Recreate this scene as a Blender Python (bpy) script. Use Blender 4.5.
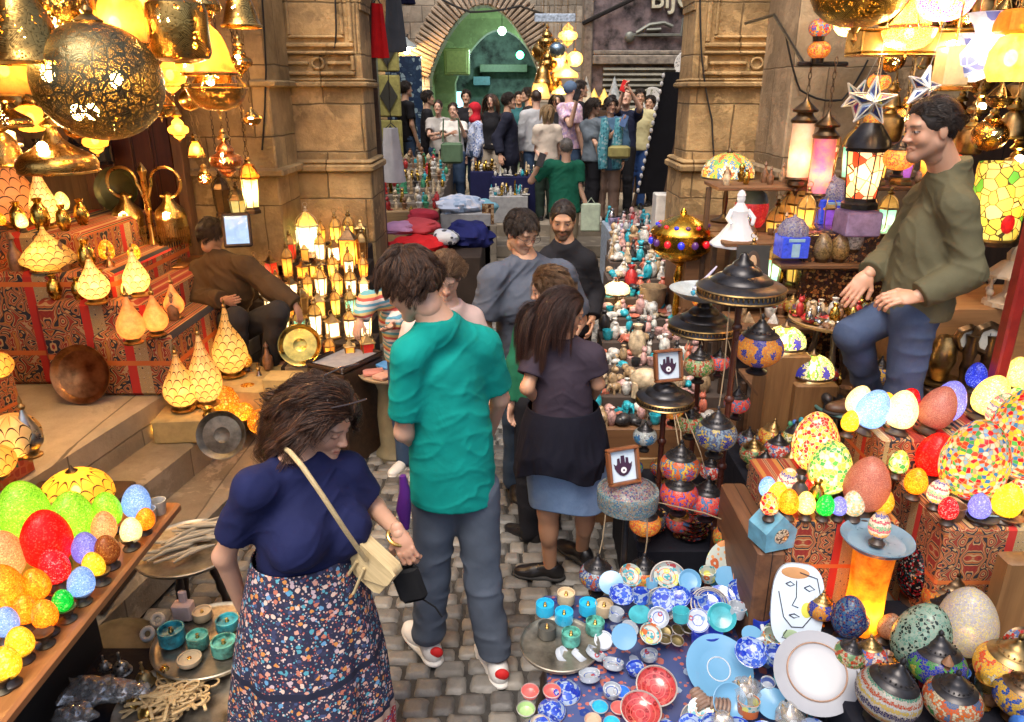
import bpy,math,random
import numpy as np
from math import sin,cos,pi,radians as R,sqrt,atan2,tan
from mathutils import Vector,Matrix,Euler
random.seed(7)
for o in list(bpy.data.objects):bpy.data.objects.remove(o)
SC=bpy.context.scene
COL=SC.collection
# ---------------------------------------------------------------- camera, sky, sun, exposure
PITCH=20.0;FPX=740.0;CAMH=2.3
cd=bpy.data.cameras.new('camera');CAM=bpy.data.objects.new('camera',cd);COL.objects.link(CAM)
CAM.location=(0,0,CAMH);CAM.rotation_euler=(R(90-PITCH),0,0)
cd.sensor_width=36;cd.lens=36*FPX/1024;cd.clip_end=500;cd.clip_start=.05
SC.camera=CAM
W=bpy.data.worlds.new('World');SC.world=W;W.use_nodes=True
nt=W.node_tree;bg=nt.nodes['Background']
sky=nt.nodes.new('ShaderNodeTexSky');sky.sky_type='NISHITA';sky.sun_disc=False
SUN_EL,SUN_AZ=62.0,200.0
sky.sun_elevation=R(SUN_EL);sky.sun_rotation=R(SUN_AZ);sky.ozone_density=.3;sky.dust_density=4;sky.air_density=.7
nt.links.new(sky.outputs[0],bg.inputs[0]);bg.inputs[1].default_value=.13
sl=bpy.data.lights.new('sun','SUN');sl.energy=1.25;sl.angle=R(30);sl.color=(1,.93,.82)
so=bpy.data.objects.new('sun',sl);COL.objects.link(so)
az=R(SUN_AZ);el=R(SUN_EL)
sd=Vector((sin(az)*cos(el),cos(az)*cos(el),sin(el)))
so.rotation_euler=(-sd).to_track_quat('-Z','Y').to_euler();so.location=(0,0,20)
SC.view_settings.view_transform='Standard';SC.view_settings.look='None'
SC.view_settings.exposure=1.15;SC.view_settings.gamma=1
SC.render.engine='CYCLES'
SC.cycles.max_bounces=7;SC.cycles.diffuse_bounces=3;SC.cycles.glossy_bounces=3
SC.cycles.transmission_bounces=4;SC.cycles.transparent_max_bounces=10
SC.cycles.sample_clamp_indirect=6;SC.cycles.sample_clamp_direct=0
SC.cycles.use_denoising=True
SC.cycles.caustics_reflective=False;SC.cycles.caustics_refractive=False
# ---------------------------------------------------------------- pixel helpers (measured points in the photo -> points in the place)
cp_,sp_=cos(R(PITCH)),sin(R(PITCH))
def at(px,py,Y):
 u=(361-py)/FPX;t=Y/(cp_+u*sp_)
 return Vector(((px-512)/FPX*t,Y,CAMH+t*(-sp_+u*cp_)))
def on(px,py,z):
 u=(361-py)/FPX;t=(z-CAMH)/(-sp_+u*cp_)
 return Vector(((px-512)/FPX*t,t*(cp_+u*sp_),z))
def proj(p):
 dz=p[2]-CAMH;d=p[1]*cp_-dz*sp_;up=p[1]*sp_+dz*cp_
 return(512+FPX*p[0]/d,361-FPX*up/d)
def pxm(p):
 return(p[1]*cp_-(p[2]-CAMH)*sp_)/FPX
# ---------------------------------------------------------------- mesh helpers
class MB:
 def __init__(s):s.v=[];s.f=[];s.m=[];s.uv=None
 def add(s,vs,fs,mi=0):
  n=len(s.v);s.v+=[tuple(v)for v in vs];s.f+=[tuple(i+n for i in f)for f in fs];s.m+=[mi]*len(fs);return s
 def box(s,x0,x1,y0,y1,z0,z1,mi=0,M=None):
  vs=[Vector((x,y,z))for z in(z0,z1)for y in(y0,y1)for x in(x0,x1)]
  if M is not None:vs=[M@v for v in vs]
  return s.add(vs,[(0,2,3,1),(4,5,7,6),(0,1,5,4),(2,6,7,3),(0,4,6,2),(1,3,7,5)],mi)
 def bbox(s,c,d,mi=0,b=.006,M=None):
  hx,hy,hz=d[0]/2,d[1]/2,d[2]/2;b=min(b,hx*.9,hy*.9,hz*.9);vs=[];
  for(z,k)in((-hz,b),(-hz+b,0),(hz-b,0),(hz,b)):
   X,Y=hx-k,hy-k
   for(x,y)in((X-b,-Y),(X,-Y+b),(X,Y-b),(X-b,Y),(-X+b,Y),(-X,Y-b),(-X,-Y+b),(-X+b,-Y)):
    vs.append(Vector((x+c[0],y+c[1],z+c[2])))
  if M is not None:vs=[M@v for v in vs]
  fs=[tuple(range(7,-1,-1)),tuple(range(24,32))]
  for l in range(3):
   for i in range(8):fs.append((l*8+i,l*8+(i+1)%8,l*8+8+(i+1)%8,l*8+8+i))
  return s.add(vs,fs,mi)
 def lathe(s,prof,n=32,mi=0,M=None,cap=True,flute=0,fa=0.0):
  vs=[]
  for(r,z)in prof:
   for i in range(n):
    a=2*pi*i/n;rr=r*(1+fa*cos(flute*a))if flute else r
    vs.append(Vector((rr*cos(a),rr*sin(a),z)))
  if M is not None:vs=[M@v for v in vs]
  fs=[]
  for l in range(len(prof)-1):
   for i in range(n):fs.append((l*n+i,l*n+(i+1)%n,(l+1)*n+(i+1)%n,(l+1)*n+i))
  if cap:
   if prof[0][0]>1e-4:fs.append(tuple(range(n-1,-1,-1)))
   if prof[-1][0]>1e-4:k=(len(prof)-1)*n;fs.append(tuple(range(k,k+n)))
  return s.add(vs,fs,mi)
 def tube(s,pts,r,n=8,mi=0,closed=False,cap=True):
  pts=[Vector(p)for p in pts];m=len(pts)
  rs=r if isinstance(r,(list,tuple))else[r]*m
  vs=[];up=Vector((0,0,1));prev=None
  for k in range(m):
   if closed:t=pts[(k+1)%m]-pts[k-1]
   else:t=pts[min(k+1,m-1)]-pts[max(k-1,0)]
   if t.length<1e-9:t=Vector((0,0,1))
   t.normalize()
   a=prev if prev is not None else(Vector((1,0,0))if abs(t.z)>.9 else up)
   u=a-t*a.dot(t)
   if u.length<1e-6:u=t.orthogonal()
   u.normalize();prev=u;w=t.cross(u)
   for i in range(n):
    q=2*pi*i/n;vs.append(pts[k]+(u*cos(q)+w*sin(q))*rs[k])
  fs=[]
  for k in range(m if closed else m-1):
   k2=(k+1)%m
   for i in range(n):fs.append((k*n+i,k*n+(i+1)%n,k2*n+(i+1)%n,k2*n+i))
  if cap and not closed:fs.append(tuple(range(n-1,-1,-1)));fs.append(tuple(range((m-1)*n,m*n)))
  return s.add(vs,fs,mi)
 def ell(s,c,r,mi=0,n=12,m=8,M=None):
  vs=[];
  for j in range(1,m):
   t=pi*j/m
   for i in range(n):
    a=2*pi*i/n;vs.append(Vector((c[0]+r[0]*sin(t)*cos(a),c[1]+r[1]*sin(t)*sin(a),c[2]-r[2]*cos(t))))
  vs.append(Vector((c[0],c[1],c[2]-r[2])));vs.append(Vector((c[0],c[1],c[2]+r[2])))
  if M is not None:vs=[M@v for v in vs]
  fs=[];b=(m-1)*n
  for j in range(m-2):
   for i in range(n):fs.append((j*n+i,j*n+(i+1)%n,(j+1)*n+(i+1)%n,(j+1)*n+i))
  for i in range(n):fs.append((b,(i+1)%n,i));fs.append((b+1,(m-2)*n+i,(m-2)*n+(i+1)%n))
  return s.add(vs,fs,mi)
 def prism(s,poly,z0,z1,mi=0,M=None):
  n=len(poly);vs=[Vector((x,y,z0))for x,y in poly]+[Vector((x,y,z1))for x,y in poly]
  if M is not None:vs=[M@v for v in vs]
  fs=[tuple(range(n-1,-1,-1)),tuple(range(n,2*n))]+[(i,(i+1)%n,n+(i+1)%n,n+i)for i in range(n)]
  return s.add(vs,fs,mi)
 def mesh(s,name,mats,smooth=True):
  me=bpy.data.meshes.new(name);me.from_pydata(s.v,[],s.f)
  for m in(mats if isinstance(mats,(list,tuple))else[mats]):me.materials.append(m)
  me.polygons.foreach_set('material_index',s.m)
  me.update()
  if smooth:
   me.polygons.foreach_set('use_smooth',[True]*len(me.polygons))
   try:me.set_sharp_from_angle(angle=R(smooth if smooth is not True else 38))
   except Exception:pass
  return me
def link(name,me,parent=None,loc=None,rot=None):
 o=bpy.data.objects.new(name,me);COL.objects.link(o)
 if parent is not None:o.parent=parent
 if loc is not None:o.location=loc
 if rot is not None:o.rotation_euler=rot
 return o
def tag(o,label=None,cat=None,group=None,kind=None):
 if label:o['label']=label
 if cat:o['category']=cat
 if group:o['group']=group
 if kind:o['kind']=kind
 return o
def obj(name,mb,mats,parent=None,loc=None,rot=None,smooth=True):
 return link(name,mb.mesh(name,mats,smooth),parent,loc,rot)
def thing(name,label,cat,loc=(0,0,0),rz=0,group=None,rot=None,scale=None):
 o=link(name,None,None,loc,rot or(0,0,rz))
 if scale is not None:o.scale=(scale,)*3 if not isinstance(scale,(tuple,list))else scale
 return tag(o,label,cat,group)
def single(name,mb,mats,label,cat,loc=(0,0,0),rot=None,group=None,smooth=True):
 return tag(obj(name,mb,mats,None,loc,rot,smooth),label,cat,group)
KIDS={}
def dup(root,loc,rot=(0,0,0),label=None,group=None,scale=None,mat=None):
 r=root.copy();COL.objects.link(r);r.location=loc;r.rotation_euler=rot
 if label:r['label']=label
 if group:r['group']=group
 if scale is not None:r.scale=(scale,)*3 if not isinstance(scale,(tuple,list))else scale
 if mat:remat(r,mat)
 def rec(src,dst):
  for ch in list(src.children):
   c=ch.copy();COL.objects.link(c);c.parent=dst
   if mat:remat(c,mat)
   rec(ch,c)
 rec(root,r)
 return r
def remat(o,mat):
 if o.type=='MESH':
  for i,sl_ in enumerate(o.material_slots):
   k=sl_.material.name if sl_.material else None
   if k in mat:sl_.link='OBJECT';sl_.material=mat[k]
def lamp_light(parent,loc,energy,color=(1,.62,.25),r=.02):
 l=bpy.data.lights.new('bulb_light','POINT');l.energy=energy;l.color=color;l.shadow_soft_size=r
 return link('bulb_light',l,parent,loc)
def Mx(loc=(0,0,0),rot=(0,0,0),s=1):
 return Matrix.Translation(loc)@Euler(rot).to_matrix().to_4x4()@(Matrix.Diagonal((s,s,s,1))if not isinstance(s,(tuple,list))else Matrix.Diagonal((*s,1)))
# ---------------------------------------------------------------- materials
class NT:
 def __init__(s,name):
  s.mat=bpy.data.materials.new(name);s.mat.use_nodes=True;s.t=s.mat.node_tree;s.t.nodes.clear()
  s.out=s.t.nodes.new('ShaderNodeOutputMaterial')
 def n(s,typ,ins=None,**kw):
  nd=s.t.nodes.new(typ)
  for k,v in kw.items():setattr(nd,k,v)
  for k,v in(ins or{}).items():s.set(nd.inputs[k],v)
  return nd
 def set(s,inp,v):
  if isinstance(v,bpy.types.NodeSocket):s.t.links.new(v,inp)
  elif isinstance(v,bpy.types.Node):s.t.links.new(v.outputs[0],inp)
  elif isinstance(v,(tuple,list))and len(v)==3 and inp.type=='RGBA':inp.default_value=(*v,1)
  else:inp.default_value=v
 def math(s,op,a,b=0.0,c=None,clamp=False):
  nd=s.n('ShaderNodeMath',operation=op,use_clamp=clamp);s.set(nd.inputs[0],a);s.set(nd.inputs[1],b)
  if c is not None:s.set(nd.inputs[2],c)
  return nd.outputs[0]
 def vm(s,op,a,b=(0,0,0)):
  nd=s.n('ShaderNodeVectorMath',operation=op);s.set(nd.inputs[0],a)
  if op=='SCALE':s.set(nd.inputs[3],b)
  else:s.set(nd.inputs[1],b)
  return nd.outputs[1]if op in('LENGTH','DISTANCE','DOT_PRODUCT')else nd.outputs[0]
 def mix(s,f,a,b,blend='MIX'):
  nd=s.n('ShaderNodeMix',data_type='RGBA',blend_type=blend);s.set(nd.inputs[0],f);s.set(nd.inputs[6],a);s.set(nd.inputs[7],b);return nd.outputs[2]
 def ramp(s,f,stops,interp='LINEAR'):
  nd=s.n('ShaderNodeValToRGB');s.set(nd.inputs[0],f);cr=nd.color_ramp;cr.interpolation=interp
  while len(cr.elements)<len(stops):cr.elements.new(.5)
  for e,(p,c)in zip(cr.elements,stops):
   e.position=p;e.color=(*c,1)if isinstance(c,(tuple,list))else(c,c,c,1)
  return nd.outputs[0]
 def noise(s,vec,scale,detail=4,rough=.5,dist=0.0):
  return s.n('ShaderNodeTexNoise',{'Vector':vec,'Scale':scale,'Detail':detail,'Roughness':rough,'Distortion':dist})
 def vor(s,vec,scale,feature='F1',rnd=1.0):
  return s.n('ShaderNodeTexVoronoi',{'Vector':vec,'Scale':scale,'Randomness':rnd},feature=feature)
 def obj(s,rnd=True):
  tc=s.n('ShaderNodeTexCoord').outputs['Object']
  if not rnd:return tc
  oi=s.n('ShaderNodeObjectInfo').outputs['Random']
  return s.vm('ADD',tc,s.vm('SCALE',(3.7,7.1,5.3),s.math('MULTIPLY',oi,3.0)))
 def xyz(s,v):
  nd=s.n('ShaderNodeSeparateXYZ');s.set(nd.inputs[0],v);return nd.outputs
 def comb(s,x,y,z):
  nd=s.n('ShaderNodeCombineXYZ');s.set(nd.inputs[0],x);s.set(nd.inputs[1],y);s.set(nd.inputs[2],z);return nd.outputs[0]
 def bump(s,h,strength=.3,dist=.01):
  return s.n('ShaderNodeBump',{'Height':h,'Strength':strength,'Distance':dist}).outputs[0]
 def bsdf(s,color,rough=.6,metal=0.0,normal=None,**kw):
  ins={'Base Color':color,'Roughness':rough,'Metallic':metal};ins.update(kw)
  nd=s.n('ShaderNodeBsdfPrincipled',ins)
  if normal is not None:s.set(nd.inputs['Normal'],normal)
  return nd
 def done(s,sh):
  s.set(s.out.inputs['Surface'],sh);return s.mat
def rampcols(cols):
 n=len(cols);return[(i/n,c)for i,c in enumerate(cols)]
_mc={}
def memo(fn):
 def w(*a,**k):
  key=(fn.__name__,repr(a),repr(sorted(k.items())))
  if key not in _mc:_mc[key]=fn(*a,**k)
  return _mc[key]
 return w
@memo
def plain(name,color,rough=.5,metal=0.0,var=.12,scale=14,bump=.0,emis=0.0,coat=0.0):
 t=NT(name);v=t.obj();nz=t.noise(v,scale,5,.6)
 c2=tuple(max(0,x*(1-2*var))for x in color);c3=tuple(min(1,x*(1+1.2*var))for x in color)
 col=t.ramp(nz.outputs[0],[(.3,c2),(.55,color),(.75,c3)])
 kw={}
 if emis:kw={'Emission Color':color,'Emission Strength':emis}
 if coat:kw['Coat Weight']=coat
 rr=t.math('MULTIPLY_ADD',nz.outputs[0],.25,rough-.12,clamp=True)
 return t.done(t.bsdf(col,rr,metal,t.bump(nz.outputs[0],bump,.004)if bump else None,**kw))
@memo
def cloth(name,color,weave=320,fold=.0,rough=.85,color2=None,kind=None):
 t=NT(name);v=t.obj(False)
 nz=t.noise(v,7,4,.6);nf=t.noise(v,weave,2,.5)
 c2=tuple(x*.8 for x in color)
 col=t.ramp(nz.outputs[0],[(.35,c2),(.65,color)])
 if kind=='denim':
  st=t.noise(v,26,5,.75);col=t.mix(t.math('MULTIPLY',st.outputs[0],.55),col,color2)
  w=t.noise(t.vm('MULTIPLY',v,(500,500,60)),1,2);col=t.mix(t.math('MULTIPLY',w.outputs[0],.35),col,color2)
 h=t.math('ADD',t.math('MULTIPLY',nf.outputs[0],.25),t.noise(v,18,3,.6,.6).outputs[0])
 wr=t.noise(t.vm('MULTIPLY',v,(9,9,6.5)),1,2,.45,.8).outputs[0];wr=t.math('POWER',t.math('SUBTRACT',1,t.math('ABSOLUTE',t.math('SUBTRACT',t.math('MULTIPLY',wr,2),1))),4);h=t.math('ADD',h,t.math('MULTIPLY',wr,.7));b=t.bsdf(col,rough,0,t.bump(h,.3,.005));b.inputs['Specular IOR Level'].default_value=.25
 return t.done(b)
@memo
def skin(name,tone):
 t=NT(name);at_=t.n('ShaderNodeAttribute',attribute_name='col').outputs['Color'];v=t.obj(False)
 nz=t.noise(v,60,4,.6).outputs[0]
 col=t.mix(t.math('MULTIPLY',nz,.25),at_,tuple(x*.75 for x in tone))
 b=t.bsdf(col,.48,0,t.bump(t.noise(v,260,2).outputs[0],.12,.002));b.inputs['Subsurface Weight'].default_value=.12
 b.inputs['Subsurface Radius'].default_value=(.012,.004,.002);b.inputs['Subsurface Scale'].default_value=1
 return t.done(b)
@memo
def hairm(name,color,c2):
 t=NT(name);at_=t.n('ShaderNodeAttribute',attribute_name='hv').outputs['Fac']
 b=t.bsdf(t.ramp(at_,[(0,tuple(x*.45 for x in color)),(.5,color),(1,c2)]),.42,0,t.bump(t.noise(t.obj(False),330,3).outputs[0],.7,.004));b.inputs['Specular IOR Level'].default_value=.45;b.inputs['Anisotropic'].default_value=.0
 return t.done(b)
# ---------------------------------------------------------------- distance-field bodies
V3=lambda*a:np.array(a,dtype=np.float64)
def nrm(v):v=np.asarray(v,float);return v/(np.linalg.norm(v)+1e-12)
def cap(a,b,ra,rb=None,k=.02,flat=None,op='add',cut=None):
 return dict(t='cap',a=np.asarray(a,float),b=np.asarray(b,float),ra=ra,rb=ra if rb is None else rb,k=k,flat=flat,op=op,cut=cut)
def ell(c,r,F=None,k=.02,op='add',cut=None):
 return dict(t='ell',c=np.asarray(c,float),r=np.asarray(r,float),F=np.eye(3)if F is None else F,k=k,op=op,cut=cut)
def grow(prims,d):
 out=[]
 for p in prims:
  q=dict(p)
  if p['t']=='cap':q['ra']=p['ra']+d;q['rb']=p['rb']+d
  else:q['r']=p['r']+d
  out.append(q)
 return out
def field(prims,h,cuts=(),pad=None):
 lo=np.full(3,1e9);hi=np.full(3,-1e9)
 for p in prims:
  if p['op']!='add':continue
  if p['t']=='cap':r=max(p['ra'],p['rb']);l=np.minimum(p['a'],p['b'])-r;u=np.maximum(p['a'],p['b'])+r
  else:r=p['r'].max();l=p['c']-r;u=p['c']+r
  lo=np.minimum(lo,l);hi=np.maximum(hi,u)
 lo-=3*h;hi+=3*h
 n=np.ceil((hi-lo)/h).astype(int)+1
 D=np.full(n,1.0,np.float32);ax=[lo[i]+h*np.arange(n[i])for i in range(3)]
 for p in prims:
  k=p['k'];q=k+2.5*h
  if p['t']=='cap':r=max(p['ra'],p['rb']);l=np.minimum(p['a'],p['b'])-r-q;u=np.maximum(p['a'],p['b'])+r+q
  else:r=p['r'].max();l=p['c']-r-q;u=p['c']+r+q
  s0=np.clip(np.floor((l-lo)/h).astype(int),0,n-1);s1=np.clip(np.ceil((u-lo)/h).astype(int)+1,1,n)
  if(s1<=s0).any():continue
  sl=tuple(slice(a,b)for a,b in zip(s0,s1))
  X,Y,Z=np.meshgrid(*[ax[i][sl[i]].astype(np.float32)for i in range(3)],indexing='ij',sparse=True)
  if p['t']=='cap':
   a,b=p['a'],p['b'];px,py,pz=X-a[0],Y-a[1],Z-a[2];ba=b-a
   if p['flat']is not None:
    nn,sc=p['flat'];dd=(px*nn[0]+py*nn[1]+pz*nn[2])*(sc-1);px=px+dd*nn[0];py=py+dd*nn[1];pz=pz+dd*nn[2]
   L=max((ba**2).sum(),1e-9)
   t=np.clip((px*ba[0]+py*ba[1]+pz*ba[2])/L,0,1)
   d=np.sqrt((px-t*ba[0])**2+(py-t*ba[1])**2+(pz-t*ba[2])**2)-(p['ra']+t*(p['rb']-p['ra']))
  else:
   c,r_,Fm=p['c'],p['r'],p['F'];px,py,pz=X-c[0],Y-c[1],Z-c[2]
   l3=[px*Fm[0,i]+py*Fm[1,i]+pz*Fm[2,i]for i in range(3)]
   k0=np.sqrt(sum((l3[i]/r_[i])**2 for i in range(3)));k1=np.sqrt(sum((l3[i]/r_[i]**2)**2 for i in range(3)))+1e-6
   d=k0*(k0-1)/k1
  if p['cut']:
   for(cp,cn)in p['cut']:d=np.maximum(d,(X-cp[0])*cn[0]+(Y-cp[1])*cn[1]+(Z-cp[2])*cn[2])
  e=D[sl];k=max(k,1e-5)
  if p['op']=='add':
   hh=np.maximum(k-np.abs(e-d),0)/k;D[sl]=np.minimum(e,d)-hh*hh*k*.25
  else:
   d=-d;hh=np.maximum(k-np.abs(e-d),0)/k;D[sl]=np.maximum(e,d)+hh*hh*k*.25
 if len(cuts):
  X,Y,Z=np.meshgrid(*[a.astype(np.float32)for a in ax],indexing='ij',sparse=True)
  for(cp,cn)in cuts:D=np.maximum(D,(X-cp[0])*cn[0]+(Y-cp[1])*cn[1]+(Z-cp[2])*cn[2])
 return D,lo,h
def nets(D,lo,h):
 S=D<0;a=[S[i:S.shape[0]-1+i,j:S.shape[1]-1+j,k:S.shape[2]-1+k]for i in(0,1)for j in(0,1)for k in(0,1)]
 al=a[0].copy();an=a[0].copy()
 for q in a[1:]:al&=q;an|=q
 act=an&~al;I,J,K=np.nonzero(act);n=len(I)
 idx=np.full(act.shape,-1,np.int64);idx[I,J,K]=np.arange(n)
 offs=[(i,j,k)for i in(0,1)for j in(0,1)for k in(0,1)]
 val=[D[I+o[0],J+o[1],K+o[2]].astype(np.float64)for o in offs]
 P=np.zeros((n,3));C=np.zeros(n)
 for u in range(8):
  for w in range(u+1,8):
   df=[offs[w][i]-offs[u][i]for i in range(3)]
   if sum(abs(x)for x in df)!=1:continue
   m=(val[u]<0)!=(val[w]<0);den=val[u]-val[w];t=np.where(m,val[u]/np.where(np.abs(den)<1e-12,1,den),0)
   for i in range(3):P[:,i]+=np.where(m,offs[u][i]+t*df[i],0)
   C+=m
 P=P/C[:,None]+np.stack([I,J,K],1);V=lo+P*h
 Q=[]
 for axis in range(3):
  s0=[slice(1,-1)]*3;s0[axis]=slice(0,-1);s1=list(s0);s1[axis]=slice(1,None)
  A,B=S[tuple(s0)],S[tuple(s1)];ii=np.stack(np.nonzero(A!=B),1)
  if not len(ii):continue
  base=ii.copy()
  for i in range(3):
   if i!=axis:base[:,i]+=1
  b,c=(axis+1)%3,(axis+2)%3
  def cell(db,dc):
   q=base.copy();q[:,b]-=db;q[:,c]-=dc;return idx[q[:,0],q[:,1],q[:,2]]
  quad=np.stack([cell(1,1),cell(0,1),cell(0,0),cell(1,0)],1)
  fl=~A[tuple(ii.T)];quad[fl]=quad[fl][:,::-1];Q.append(quad)
 Q=np.concatenate(Q);Q=Q[(Q>=0).all(1)]
 return V,Q
def vnormals(V,Q):
 n=np.cross(V[Q[:,2]]-V[Q[:,0]],V[Q[:,3]]-V[Q[:,1]]);N=np.zeros_like(V)
 for i in range(4):np.add.at(N,Q[:,i],n)
 return N/(np.linalg.norm(N,axis=1)[:,None]+1e-12)
def relax(V,Q,it=1):
 for _ in range(it):
  A=np.zeros_like(V);c=np.zeros(len(V))
  for i in range(4):
   np.add.at(A,Q[:,i],V[Q[:,(i+1)%4]]+V[Q[:,i-1]]);np.add.at(c,Q[:,i],2)
  V=V*.4+.6*A/np.maximum(c,1)[:,None]
 return V
def vnoise(P,seed=0):
 P=P+seed*17.31;i=np.floor(P).astype(np.int64);f=P-i;f=f*f*(3-2*f);r=0
 for a in(0,1):
  for b in(0,1):
   for c in(0,1):
    hsh=((i[:,0]+a)*73856093)^((i[:,1]+b)*19349663)^((i[:,2]+c)*83492791)^(seed*9781)
    hsh=(hsh^(hsh>>13))*1274126177;v=((hsh^(hsh>>16))&0xffff)/65535.0
    w=(f[:,0]if a else 1-f[:,0])*(f[:,1]if b else 1-f[:,1])*(f[:,2]if c else 1-f[:,2]);r=r+v*w
 return r
def qmesh(name,parts,mats,cols=None,attr='col',origin=(0,0,0)):
 n=0;VV=[];QQ=[]
 for V,Q in parts:VV.append(V-np.asarray(origin));QQ.append(Q+n);n+=len(V)
 V=np.concatenate(VV);Q=np.concatenate(QQ)
 me=bpy.data.meshes.new(name);me.vertices.add(len(V));me.vertices.foreach_set('co',V.astype(np.float32).ravel())
 k=Q.shape[1];me.loops.add(Q.size);me.loops.foreach_set('vertex_index',Q.astype(np.int32).ravel())
 me.polygons.add(len(Q));me.polygons.foreach_set('loop_start',np.arange(0,Q.size,k,dtype=np.int32));me.polygons.foreach_set('loop_total',np.full(len(Q),k,np.int32))
 me.polygons.foreach_set('use_smooth',np.ones(len(Q),bool));me.materials.append(mats)
 if cols is not None:
  if attr=='col':
   A=me.color_attributes.new('col','FLOAT_COLOR','POINT');c=np.ones((len(V),4),np.float32);c[:,:3]=cols;A.data.foreach_set('color',c.ravel())
  else:
   A=me.attributes.new(attr,'FLOAT','POINT');A.data.foreach_set('value',cols.astype(np.float32))
 me.update(calc_edges=True);me.validate()
 return me
def fr(f,u):
 f=nrm(f);u=np.asarray(u,float);u=nrm(u-f*u.dot(f));r=np.cross(f,u);return np.stack([r,f,u],1)
def head_prims(c,Fm,s,fem=False,fat=0.0):
 T=lambda x,y,z:c+Fm@(np.array((x,y,z))*s)
 E=lambda x,y,z,a,b,d,k=.012,op='add':ell(T(x,y,z),np.array((a,b,d))*s,Fm,k*s,op)
 K=lambda p,q,ra,rb,k=.01,op='add':cap(T(*p),T(*q),ra*s,rb*s,k*s,None,op)
 w=.92 if fem else 1.0;w2=w+fat
 P=[E(0,-.012,.03,.073,.092,.083),E(0,.026,-.028,.056*w2,.058,.072,.03)]
 for m in(-1,1):
  P+=[K((m*.044*w2,.0,-.058),(m*.012,.062,-.097+.004*fem),.026*w2,.02*w,.03),E(m*.035*w2,.054,-.033,.022,.02,.022,.02),E(m*.074,-.006,-.012,.008,.017,.029,.008)]
 P+=[E(0,.07,-.1,.018*w,.015,.014,.02),K((-.034,.072,.02),(.034,.072,.02),.012*(.8 if fem else 1),.012*(.8 if fem else 1),.02)]
 for m in(-1,1):P+=[E(m*.031,.093,.001,.018,.013,.011,.012,'sub')]
 for m in(-1,1):P+=[E(m*.031,.069,0,.0135,.0145,.0125,.004)]
 P+=[K((0,.076,.012),(0,.1,-.03),.0065,.0105,.014),E(0.011,.091,-.034,.0085,.01,.0075,.008),E(-.011,.091,-.034,.0085,.01,.0075,.008)]
 for m in(-1,1):
  P+=[K((m*.021,.077,-.063),(m*.003,.086,-.0595),.003,.0055,.008),K((m*.019,.075,-.066),(0,.084,-.0715),.003,.0065,.008)]
 P+=[K((-.017,.083,-.0655),(.017,.083,-.0655),.0016,.002,.004,'sub')]
 return P
def head_cols(V,c,Fm,s,tone,fem,brow,beard=None,eyes='open',stub=0.0):
 L=(V-c)@Fm/s;x,y,z=L.T;ax_=np.abs(x)
 C=np.tile(np.array(tone),(len(V),1));t=np.array(tone)
 def blend(m,col):
  nonlocal C
  m=np.clip(m,0,1)[:,None];C=C*(1-m)+np.array(col)*m
 ss=lambda a,b,v:np.clip((v-a)/(b-a),0,1)
 blend(.35*np.exp(-(((ax_-.036)/.018)**2+((z+.03)/.018)**2))*(y>.03),(t[0]*1.0,t[1]*.66,t[2]*.6))
 blend(.3*np.exp(-((x/.014)**2+((z+.032)/.014)**2))*(y>.08),(t[0],t[1]*.62,t[2]*.55))
 if beard is not None:
  b=ss(-.02,-.045,z+.012*ss(.02,.05,ax_))*(y>-.02)*(z>-.125)
  b=b*(1-np.exp(-((x/.02)**2+((z+.066)/.0065)**4))*(y>.07))*(1-(np.exp(-((ax_-.036)/.018)**2-((z+.03)/.016)**2)>.35))
  b=b*(1-(ax_<.016)*(z>-.044));blend(b*stub,beard)
 lips=(ax_<.023)*(y>.07)*np.exp(-((z+.0655)/(.0085))**4)*ss(.024,.016,ax_)
 blend(lips*.85,(t[0]*.85,t[1]*.48,t[2]*.45)if fem else(t[0]*.8,t[1]*.55,t[2]*.5))
 blend(.7*(ax_<.018)*(y>.07)*np.exp(-((z+.0655)/.0014)**2),(.1,.03,.025))
 bz=.0215-5*(ax_-.03)**2
 blend((ax_>.012)*(ax_<.05)*(y>.055)*np.exp(-((z-bz)/(.0032 if fem else .0045))**2)*.9,brow)
 e=((ax_-.031)/.0135)**2+((z+.001)/.0048)**2
 front=y>.066
 if eyes=='open':
  blend(front*(e<1.45)*1.0,(.05,.03,.025));blend(front*(e<1),(.42,.37,.34));blend(front*(((ax_-.031)**2+z**2)<.0062**2)*(e<1),(.035,.02,.012))
 else:
  blend(front*np.exp(-((z+.004+9*(ax_-.031)**2)/.0022)**2)*(np.abs(ax_-.031)<.014),(.05,.03,.025))
  blend(.3*front*(e<1.3)*(z>-.003),(t[0]*.75,t[1]*.6,t[2]*.55))
 return C
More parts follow.
